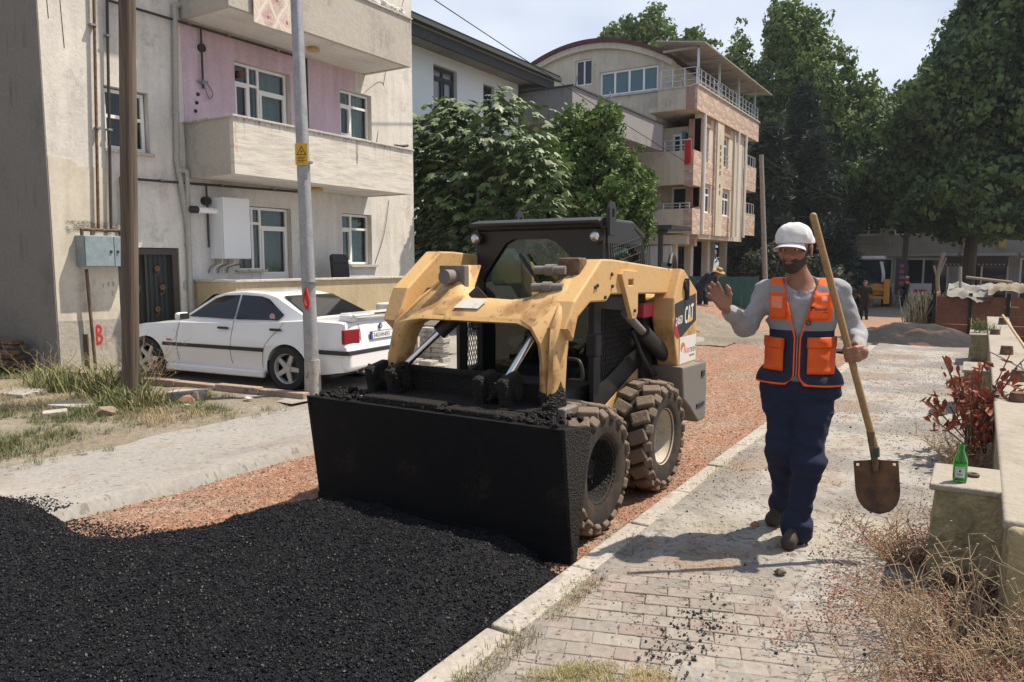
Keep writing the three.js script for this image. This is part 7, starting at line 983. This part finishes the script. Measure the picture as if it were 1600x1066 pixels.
{ // far backhoe, banner and sign board
  const y = -0.97, b = thing('backhoe_loader', 'orange yellow backhoe loader with white cab roof parked far down the street', 'backhoe loader', [-5.3, y, -46.4]), or = mat(0.6, 0.26, 0.03, 0.5);
  const P = (x0, x1, y0, y1, z0, z1, r = 0.03) => rb2(-5.3 + x0, -5.3 + x1, y + y0, y + y1, -46.4 + z0, -46.4 + z1, r), R = (a, c, r) => rod([-5.3 + a[0], y + a[1], -46.4 + a[2]], [-5.3 + c[0], y + c[1], -46.4 + c[2]], r);
  part('cab_roof', P(-0.72, 0.72, 2.72, 2.92, -0.75, 0.75, 0.08), M.white, b); part('cab_pillar', [P(-0.72, -0.6, 1.4, 2.75, 0.6, 0.7), P(-0.72, -0.6, 1.4, 2.75, -0.7, -0.6)], M.black, b); part('cab_pillar', [P(0.6, 0.72, 1.4, 2.75, 0.6, 0.7), P(0.6, 0.72, 1.4, 2.75, -0.7, -0.6)], M.black, b); part('window', P(-0.6, 0.6, 1.45, 2.7, 0.62, 0.66, 0.01), M.darkGlass, b);
  part('body', P(-0.8, 0.8, 0.75, 1.4, -1.6, 0.7, 0.08), or, b); for (const s of [-1, 1]) { part('stabiliser', P(s * 0.95 - 0.14, s * 0.95 + 0.14, 0.3, 1.65, 0.75, 0.95), or, b); part('wheel', mv(new THREE.CylinderGeometry(0.62, 0.62, 0.4, 30).rotateZ(Math.PI / 2), -5.3 + s * 0.85, y + 0.62, -46.6), M.tyre, b); part('front_wheel', mv(new THREE.CylinderGeometry(0.42, 0.42, 0.3, 24).rotateZ(Math.PI / 2), -5.3 + s * 0.8, y + 0.42, -48.4), M.tyre, b); }
  part('crossbeam', [P(-0.95, 0.95, 1.0, 1.2, 0.76, 0.9), P(-0.95, 0.95, 0.55, 0.7, 0.76, 0.9)], or, b); part('boom', [R([-0.5, 0.9, 0.95], [-0.55, 2.0, 1.2], 0.1), R([-0.35, 0.9, 0.95], [-0.35, 1.9, 1.2], 0.05)], mat(0.6, 0.4, 0.16, 0.6), b); part('hose_bundle', [0, 1, 2].map((i) => tube([[-4.75 + i * 0.05, y + 2.6, -45.7], [-4.6 + i * 0.05, y + 1.9, -45.5], [-4.62 + i * 0.05, y + 1.5, -45.6]], 0.035, 12, 6)), M.white, b); part('bucket', P(-0.35, 0.35, 0.05, 0.6, 1.2, 1.7, 0.1), M.rust, b); part('driver_seat', P(-0.25, 0.25, 1.3, 2.1, -0.2, 0.1, 0.05), mat(0.2, 0.03, 0.03, 0.8), b);
  const f = thing('flag_banner', 'dark vertical feather banner beside the backhoe loader', 'banner', [-4.0, y, -48.5]); part('mast', rod([-4.25, y, -48.5], [-4.25, y + 2.8, -48.5], 0.02), M.steel, f); { const g = plateZ([[-4.22, y + 0.7], [-3.6, y + 0.6], [-3.55, y + 2.4], [-3.75, y + 2.75], [-4.22, y + 2.8]], [], -48.5, 0.01); part('cloth', g, mat(0.09, 0.07, 0.085, 0.9), f); const l = []; for (let i = 0; i < 5; i++) l.push(b2(-4.02, -3.78, y + 0.95 + i * 0.33, y + 1.15 + i * 0.33, -48.49, -48.495)); part('print', l, mat(0.35, 0.16, 0.18, 0.9), f, { kind: 'stuff' }); }
  const s = thing('sign_board', 'low white sign board with red print behind the distant worker', 'sign board', [-3.3, y, -49.5]); part('panel', b2(-4.5, -2.4, y + 0.55, y + 1.35, -49.5, -49.55), M.white, s); part('leg', b2(-4.5, -4.43, y - 0.1, y + 0.55, -49.51, -49.55), M.steel, s); part('leg', b2(-2.47, -2.4, y - 0.1, y + 0.55, -49.51, -49.55), M.steel, s); part('print', [mv(new THREE.CylinderGeometry(0.22, 0.3, 0.02, 18).rotateX(Math.PI / 2), -3.95, y + 0.9, -49.49), b2(-3.3, -2.6, y + 0.8, y + 1.0, -49.48, -49.5)], M.red, s, { kind: 'stuff' });
}
// ---------- weeds, grass and litter ----------
{
  const q = rng(23), bladeG = (n, h, w, sd) => { const r = rng(sd), pos = [], idx = []; for (let i = 0; i < n; i++) { const a = r() * 6.28, x = (r() - 0.5) * 0.1, z = (r() - 0.5) * 0.1, l = h * (0.4 + 0.8 * r()), bx_ = Math.cos(a) * l * (0.2 + 0.7 * r()), bz = Math.sin(a) * l * (0.2 + 0.7 * r()), b = pos.length / 3, px = -Math.sin(a) * w, pz = Math.cos(a) * w; pos.push(x - px, 0, z - pz, x + px, 0, z + pz, x + bx_ * 0.4 - px * 0.7, l * 0.6, z + bz * 0.4 - pz * 0.7, x + bx_ * 0.4 + px * 0.7, l * 0.6, z + bz * 0.4 + pz * 0.7, x + bx_, l * 0.85, z + bz); idx.push(b, b + 1, b + 2, b + 1, b + 3, b + 2, b + 2, b + 3, b + 4); } const g = new THREE.BufferGeometry(); g.setAttribute('position', new THREE.Float32BufferAttribute(pos, 3)); g.setIndex(idx); return plain(g); };
  const gm = leafMat(1, 1, 1), tuft = bladeG(14, 0.13, 0.0025, 1), low = bladeG(12, 0.03, 0.0013, 2);
  const field = (name, label, geo, n, fn, mixc) => { const ms = [], cs = []; for (let i = 0; i < n; i++) { const r = fn(); if (!r) continue; ms.push(TM(r[0], r[1], r[2], 0, q() * 6.28, 0, r[3])); const g = mixc(r[0], r[2]); cs.push(lin(...mul3(g, 0.7 + 0.6 * q()))); } return inst(name, geo, gm, ms, scene, { colors: cs, label, category: 'grass' }); };
  const dry = [0.36, 0.29, 0.165], grn = [0.1, 0.125, 0.04];
  field('verge_grass', 'patchy green and dry grass on the verge at the left', tuft, 9500, () => { const x = -12.5 + 6.2 * q(), z = -5.6 + 4.2 * q(), w = fbm(x * 1.3, z * 1.3, 4, 0, 24); return q() < sst(0.36, 0.6, w) * (x > -6.7 ? 0.3 : 1) ? [x, vergeY(x, z) - 0.005, z, 0.3 + 0.6 * q() * w * 1.5] : null; }, (x, z) => lerp3(dry, grn, sst(0.36, 0.54, fbm(x * 0.9 + 7, z * 0.9, 3, 0, 27)) * 0.9 * (0.5 + q())));
  field('kerb_grass', 'thin dry grass along the joint behind the kerb', low, 900, () => { const z = -1.4 - 5 * q(), x = -1.6 + 0.05 * q() * q() + 0.01; return fbm(3, z * 2.3, 3, 0, 28) > 0.52 ? [x, -0.004, z, 0.5 + 0.9 * q()] : null; }, (x, z) => lerp3(dry, grn, q() < 0.35 ? 0.8 : 0.1));
  field('pavement_grass', 'patch of yellow green grass on the near pavement', low, 3000, () => { const a = q() * 6.28, r = Math.sqrt(q()), x = -1.05 + 0.34 * r * Math.cos(a), z = -2.42 + 0.22 * r * Math.sin(a) - 0.25 * (x + 1.05); return q() < sst(0.3, 0.6, fbm(x * 9, z * 9, 3, 0, 33)) ? [x, 0.0, z, 0.35 + 0.55 * q()] : null; }, (x) => lerp3([0.5, 0.41, 0.22], [0.2, 0.22, 0.07], sst(-0.95, -1.3, x) * q()));
  field('dry_straw', 'short yellow straw scattered over the pavement', low, 3000, () => { const z = -4.8 - 9.5 * q(), x = -1.6 + 1.75 * q(); return q() < sst(0.5, 0.75, fbm(x * 1.2 + 3, z * 1.0, 3, 0, 34)) ? [x, Math.max(0, M.dustY(x, z)) - 0.01, z, 0.4 + 0.6 * q()] : null; }, () => [0.46, 0.38, 0.2]);
  // brown litter of leaves and needles below the weeds
  const flake = bladeG(1, 0.013, 0.004, 5), fl = [], fc = []; for (let i = 0; i < 26000; i++) { const x = -0.85 + 1.1 * Math.sqrt(q()), z = -2.4 - 2.9 * q(), w = fbm(x * 2.4 + 4, z * 2.4, 4, 0, 36); if (q() > sst(0.38, 0.56, w) * sst(-0.85, -0.4, x)) continue; fl.push(TM(x, Math.max(0, M.dustY(x, z)) + 0.004, z, 1.3 + q() * 0.4, q() * 6.28, q() * 6, 0.6 + 0.9 * q())); fc.push(lin(...mul3([0.19, 0.082, 0.048], 0.5 + 0.9 * q()))); } inst('leaf_litter', flake, gm, fl, scene, { colors: fc, label: 'reddish brown dry leaf litter beside the nearest concrete block', category: 'leaf litter' });
  const weed = (label, x, z, r, h, n, c, lean) => { const t = thing('dry_weed', label, 'weed', [x, 0, z]), l = [], rr2 = rng(Math.round(x * 100 - z * 77)); for (let i = 0; i < n; i++) { const a = rr2() * 6.28, d = r * Math.sqrt(rr2()) * 0.7; let p = [x + d * Math.cos(a), 0, z + d * Math.sin(a) * 0.8], v = [Math.cos(a) * 0.5 + lean[0] + (rr2() - 0.5) * 0.5, 1, Math.sin(a) * 0.5 + lean[1] + (rr2() - 0.5) * 0.5]; const H = h * (0.35 + 0.75 * rr2()), kk = 5; for (let k = 0; k < kk; k++) { const nx = va(p, nrm(v), H / kk); l.push(rod(p, nx, 0.0032 - k * 0.0004, 0.0028 - k * 0.0004, 4)); if (k > 0) for (let m = 0; m < 2; m++) { const b = va(nx, nrm([rr2() - 0.5, rr2() * 0.8 - 0.1, rr2() - 0.5]), 0.04 + 0.09 * rr2()); l.push(rod(nx, b, 0.0016, 0.001, 3)); if (rr2() < 0.5) l.push(stoneGeo(1).scale(0.006, 0.004, 0.006).translate(...b)); } p = nx; v = va(v, [(rr2() - 0.5) * 0.8, -0.15, (rr2() - 0.5) * 0.8]); } } part('stems', l, mat(...c, 0.95), t, { kind: 'stuff' }); };
  weed('tangled dry brown weed in front of the nearest concrete block', 0.02, -3.35, 0.34, 0.5, 100, [0.34, 0.255, 0.165], [-0.1, 0.05]); weed('dry brown weed at the bottom right corner of the pavement', -0.02, -2.75, 0.3, 0.36, 70, [0.3, 0.21, 0.135], [-0.1, 0]); weed('small dry weed at the left side of the nearest concrete block', -0.27, -4.35, 0.15, 0.32, 40, [0.33, 0.21, 0.12], [-0.2, 0.1]); weed('dry weed under the red leaved shrub by the low wall', 0.0, -6.6, 0.25, 0.4, 50, [0.33, 0.22, 0.13], [-0.1, 0]);
  weed('straggling dry weed around the front wheel of the white car', -9.1, -5.35, 0.6, 0.75, 50, [0.36, 0.27, 0.17], [0.15, 0.1]); weed('dry weed at the foot of the left building corner', -10.4, -5.0, 0.5, 0.5, 40, [0.33, 0.27, 0.15], [0, 0]);
  { // red shrub with leaves that can be told apart
    const x = 0.02, z = -7.0, t = thing('red_shrub', 'dead shrub with curled red brown leaves against the low wall', 'shrub', [x, 0, z]), r = rng(51), st = [], lv = []; for (let i = 0; i < 26; i++) { const a = r() * 6.28, tip = [x + Math.cos(a) * 0.36 * r() + 0.12 * (r() - 0.3), 0.3 + 0.62 * r(), z + Math.sin(a) * 0.6 * r()], mid = [mix(x, tip[0], 0.4), tip[1] * 0.55, mix(z, tip[2], 0.5)]; st.push(tube([[x + (r() - 0.5) * 0.2, 0, z + (r() - 0.5) * 0.4], mid, tip], 0.006, 8, 5)); for (let k = 0; k < 12; k++) { const f = 0.3 + 0.7 * r(); lv.push([mix(mid[0], tip[0], f) + (r() - 0.5) * 0.12, mix(mid[1], tip[1], f) + (r() - 0.5) * 0.1, mix(mid[2], tip[2], f) + (r() - 0.5) * 0.16]); } }
    for (let k = 0; k < 2; k++) { const tip = [x + 0.22 + k * 0.2, 0.85 + 0.1 * k, z - 0.4]; st.push(tube([[x, 0.1, z], [x + 0.1, 0.5, z - 0.2], tip], 0.005, 8, 5)); for (let m = 0; m < 6; m++) lv.push([mix(x + 0.1, tip[0], m / 5), mix(0.5, tip[1], m / 5), mix(z - 0.2, tip[2], m / 5)]); }
    part('stem', st, mat(0.13, 0.075, 0.05, 0.9), t); const P = [[0, -0.5], [0.2, -0.25], [0.24, 0.05], [0, 0.6], [-0.24, 0.05], [-0.2, -0.25]], pos = [0, -0.05, 0], idx = []; for (const [a, b] of P) pos.push(a, 0.16 * Math.abs(a) * 4 * 0.5 + 0.25 * b * b, b); for (let i = 0; i < 6; i++) idx.push(0, 1 + (i + 1) % 6, 1 + i); const lg = new THREE.BufferGeometry(); lg.setAttribute('position', new THREE.Float32BufferAttribute(pos, 3)); lg.setIndex(idx); const leaf = plain(lg), mats = [[0.24, 0.06, 0.03], [0.3, 0.085, 0.04], [0.17, 0.045, 0.026]].map((c) => leafMat(...c, 0.2)), rest = [];
    lv.forEach((p, i) => { const e = [r() * 2 - 0.4, r() * 6.28, r() * 2 - 1], s = 0.06 + 0.06 * r(); if (i < 300) { const m = new THREE.Mesh(leaf, mats[i % 3]); m.name = 'leaf'; m.position.set(p[0] - x, p[1], p[2] - z); m.rotation.set(...e, 'YXZ'); m.scale.setScalar(s); m.castShadow = m.receiveShadow = true; t.add(m); } else rest.push(TM(p[0] - x, p[1], p[2] - z, ...e, s)); }); if (rest.length) inst('leaf', leaf, mats[0], rest, t); }
  for (const [x, z, s, l] of [[-8.75, -4.95, 3.2, 'tall green weed clump left of the wooden pole'], [-9.6, -4.7, 2.4, 'green weed clump near the corner of the left building'], [-7.75, -4.6, 2.2, 'yellow green grass clump at the foot of the wooden pole']]) { const t = thing('grass_clump', l, 'weed', [x, vergeY(x, z) - 0.02, z]), ms = [], cs = []; for (let i = 0; i < 46; i++) { const a = q() * 6.28, r = 0.3 * Math.sqrt(q()); ms.push(TM(r * Math.cos(a), 0, r * Math.sin(a), 0, q() * 6, 0, s * (0.6 + 0.6 * q()))); cs.push(lin(...mul3(lerp3([0.1, 0.135, 0.04], [0.33, 0.28, 0.14], q() * q() * (s < 2.3 ? 1.5 : 0.9)), 0.7 + 0.5 * q()))); } inst('blades', tuft, gm, ms, t, { colors: cs }); }
  const tw = thing('weed_sprig', 'small green sprig growing on the far concrete block', 'weed', [0.1, 0.48, -13.9]); { const ms = [], cs = []; for (let i = 0; i < 24; i++) { ms.push(TM((q() - 0.5) * 0.3, q() * 0.12, (q() - 0.5) * 0.3, 0, q() * 6, 0, 1.2)); cs.push(lin(0.1, 0.15, 0.04)); } inst('blades', tuft, gm, ms, tw, { colors: cs }); }
  // stones and scraps, each a thing
  const st = (name, label, cat, x, y, z, s, m, sd, fl = 0.8, sx = 1) => solo(name, stoneGeo(sd, fl).scale(s * sx, s, s).rotateY(sd).translate(x, y + s * 0.4 * fl, z), m, label, cat);
  const rock = mat(0.2, 0.17, 0.15, 0.95, { map: T.concrete });
  st('stone', 'grey brown stone lying on the pavement in front of the worker', 'stone', -0.79, 0.005, -3.86, 0.03, rock, 4); st('stone', 'reddish brown stone beside the worker rear boot', 'stone', -1.08, 0.005, -4.5, 0.032, mat(0.34, 0.16, 0.09, 0.95), 5); st('stone', 'dark stone on the pavement near the middle concrete block', 'stone', -0.3, 0.01, -8.9, 0.1, rock, 6); st('stone', 'brown stone beside the low wall near the shovel blade', 'stone', -0.15, 0.01, -5.3, 0.035, mat(0.25, 0.14, 0.08, 0.95), 9);
  const cb = (label, x, z, w, h, d, ry) => { solo('broken_block', rbx(w, h, d, 0.012, x, vergeY(x, z) + h * 0.35, z, rr(-0.1, 0.1), ry, rr(-0.1, 0.1)), M.concrete, label, 'concrete block'); }; cb('broken concrete block beside the wooden pole under the car nose', -7.75, -5.25, 0.42, 0.13, 0.2, 0.3); cb('flat concrete slab piece in the grass left of the wooden pole', -8.35, -4.25, 0.4, 0.07, 0.25, 0.5); cb('small concrete piece in the middle of the verge grass', -8.0, -3.9, 0.22, 0.08, 0.16, 1.1); cb('pale slab piece at the left in the verge grass', -9.6, -4.3, 0.5, 0.06, 0.3, 0.2);
  st('rubble_stone', 'round brown stone in the grass in front of the wooden pole', 'stone', -7.6, vergeY(-7.6, -4.2), -4.2, 0.13, mat(0.26, 0.2, 0.15, 0.95), 7, 0.7); st('brick_piece', 'reddish brick lump in the grass right of the wooden pole', 'brick', -7.55, vergeY(-7.55, -5.1), -5.1, 0.11, mat(0.28, 0.15, 0.1, 0.95), 8, 0.7);
  const scrap = (label, x, z, s, m) => solo('litter', stoneGeo(Math.round(-x * 10)).scale(s, s * 0.3, s * 0.7).translate(x, vergeY(x, z) + 0.03, z), m, label, 'litter'); scrap('white litter scrap in the grass at the far left edge', -8.1, -2.75, 0.05, M.white); scrap('white litter scrap beside the low kerb near the steel pole', -7.0, -5.5, 0.06, M.white); scrap('white crumpled scrap in the middle of the left verge', -8.8, -3.7, 0.06, M.white); scrap('green white scrap right of the wooden pole', -7.35, -4.95, 0.05, mat(0.4, 0.5, 0.42, 0.6));
  const sc = thing('tile_stack', 'stack of paving blocks beside a yellow canister behind the loader arms', 'paving stack', [-7.2, 0, -8.6]); for (let i = 0; i < 7; i++) for (let j = 0; j < 2; j++) part('paving_block', rbx(0.22, 0.07, 0.2, 0.008, -6.95 - j * 0.22 + rr(-0.02, 0.02), 0.12 + i * 0.075, -9.0 - rr(0, 0.03), 0, rr(-0.1, 0.1)), M.concrete, sc); for (let i = 0; i < 5; i++) part('paving_block', rbx(0.22, 0.07, 0.2, 0.008, -7.35 + i * 0.16, 0.06 + (i % 2) * 0.06, -8.65 + rr(-0.05, 0.05), 0, rr(-0.4, 0.4)), M.concrete, sc);
  const cn = thing('canister', 'yellowish plastic canister standing beside the paving block stack', 'canister', [-7.45, 0.02, -8.85]); part('body', rbx(0.26, 0.5, 0.22, 0.05, -7.45, 0.28, -8.85), mat(0.55, 0.56, 0.45, 0.5), cn); part('liquid', rbx(0.264, 0.2, 0.224, 0.05, -7.45, 0.13, -8.85), mat(0.55, 0.47, 0.1, 0.5), cn); part('cap', mv(new THREE.CylinderGeometry(0.03, 0.03, 0.05, 12), -7.4, 0.55, -8.85), M.white, cn);
  const cy = thing('covered_table', 'white covered table in the yard behind the white car', 'table', [-8.2, 0, -10.2]); part('cover', rbx(1.5, 0.35, 0.9, 0.05, -8.2, 0.72, -10.2), M.white, cy); for (const [a, b] of [[-0.65, -0.38], [0.65, -0.38], [-0.65, 0.38], [0.65, 0.38]]) part('leg', rod([-8.2 + a, 0, -10.2 + b], [-8.2 + a, 0.6, -10.2 + b], 0.02), M.steel, cy);
  const yk = new THREE.Group(); yk.name = 'yard_kerb'; yk.userData = { kind: 'structure' }; scene.add(yk); for (let i = 0; i < 4; i++) part('kerbstone', rbx(0.7, 0.14, 0.13, 0.012, -7.9 + i * 0.71, 0.04, -7.95), M.concrete, yk);
  const wood = thing('wood_pile', 'pile of old boards at the far left beside the end wall', 'wood pile', [-12.2, 0, -5.2]); for (let i = 0; i < 6; i++) part('board', rbx(1.2, 0.06, 0.16, 0.01, -12.3 + rr(-0.05, 0.05), 0.08 + i * 0.075, -5.25 + rr(-0.05, 0.05), 0, rr(-0.1, 0.1)), M.rust, wood);
}
{ // overhead wires
  const wire = (label, pts) => solo('overhead_wire', tube(pts, 0.012, 40, 5), M.black, label, 'wire', null);
  wire('thin overhead wire running from the left building to the cream house', [[-9.9, 7.3, -10], [-10.6, 6.6, -21], [-10.2, 5.4, -31]]); wire('thin wire hanging from the grey pole towards the conifers', [[-8.95, 6.45, -36], [-6, 4.6, -42], [-1, 4.4, -60]]);
}
renderer.render(scene, camera);
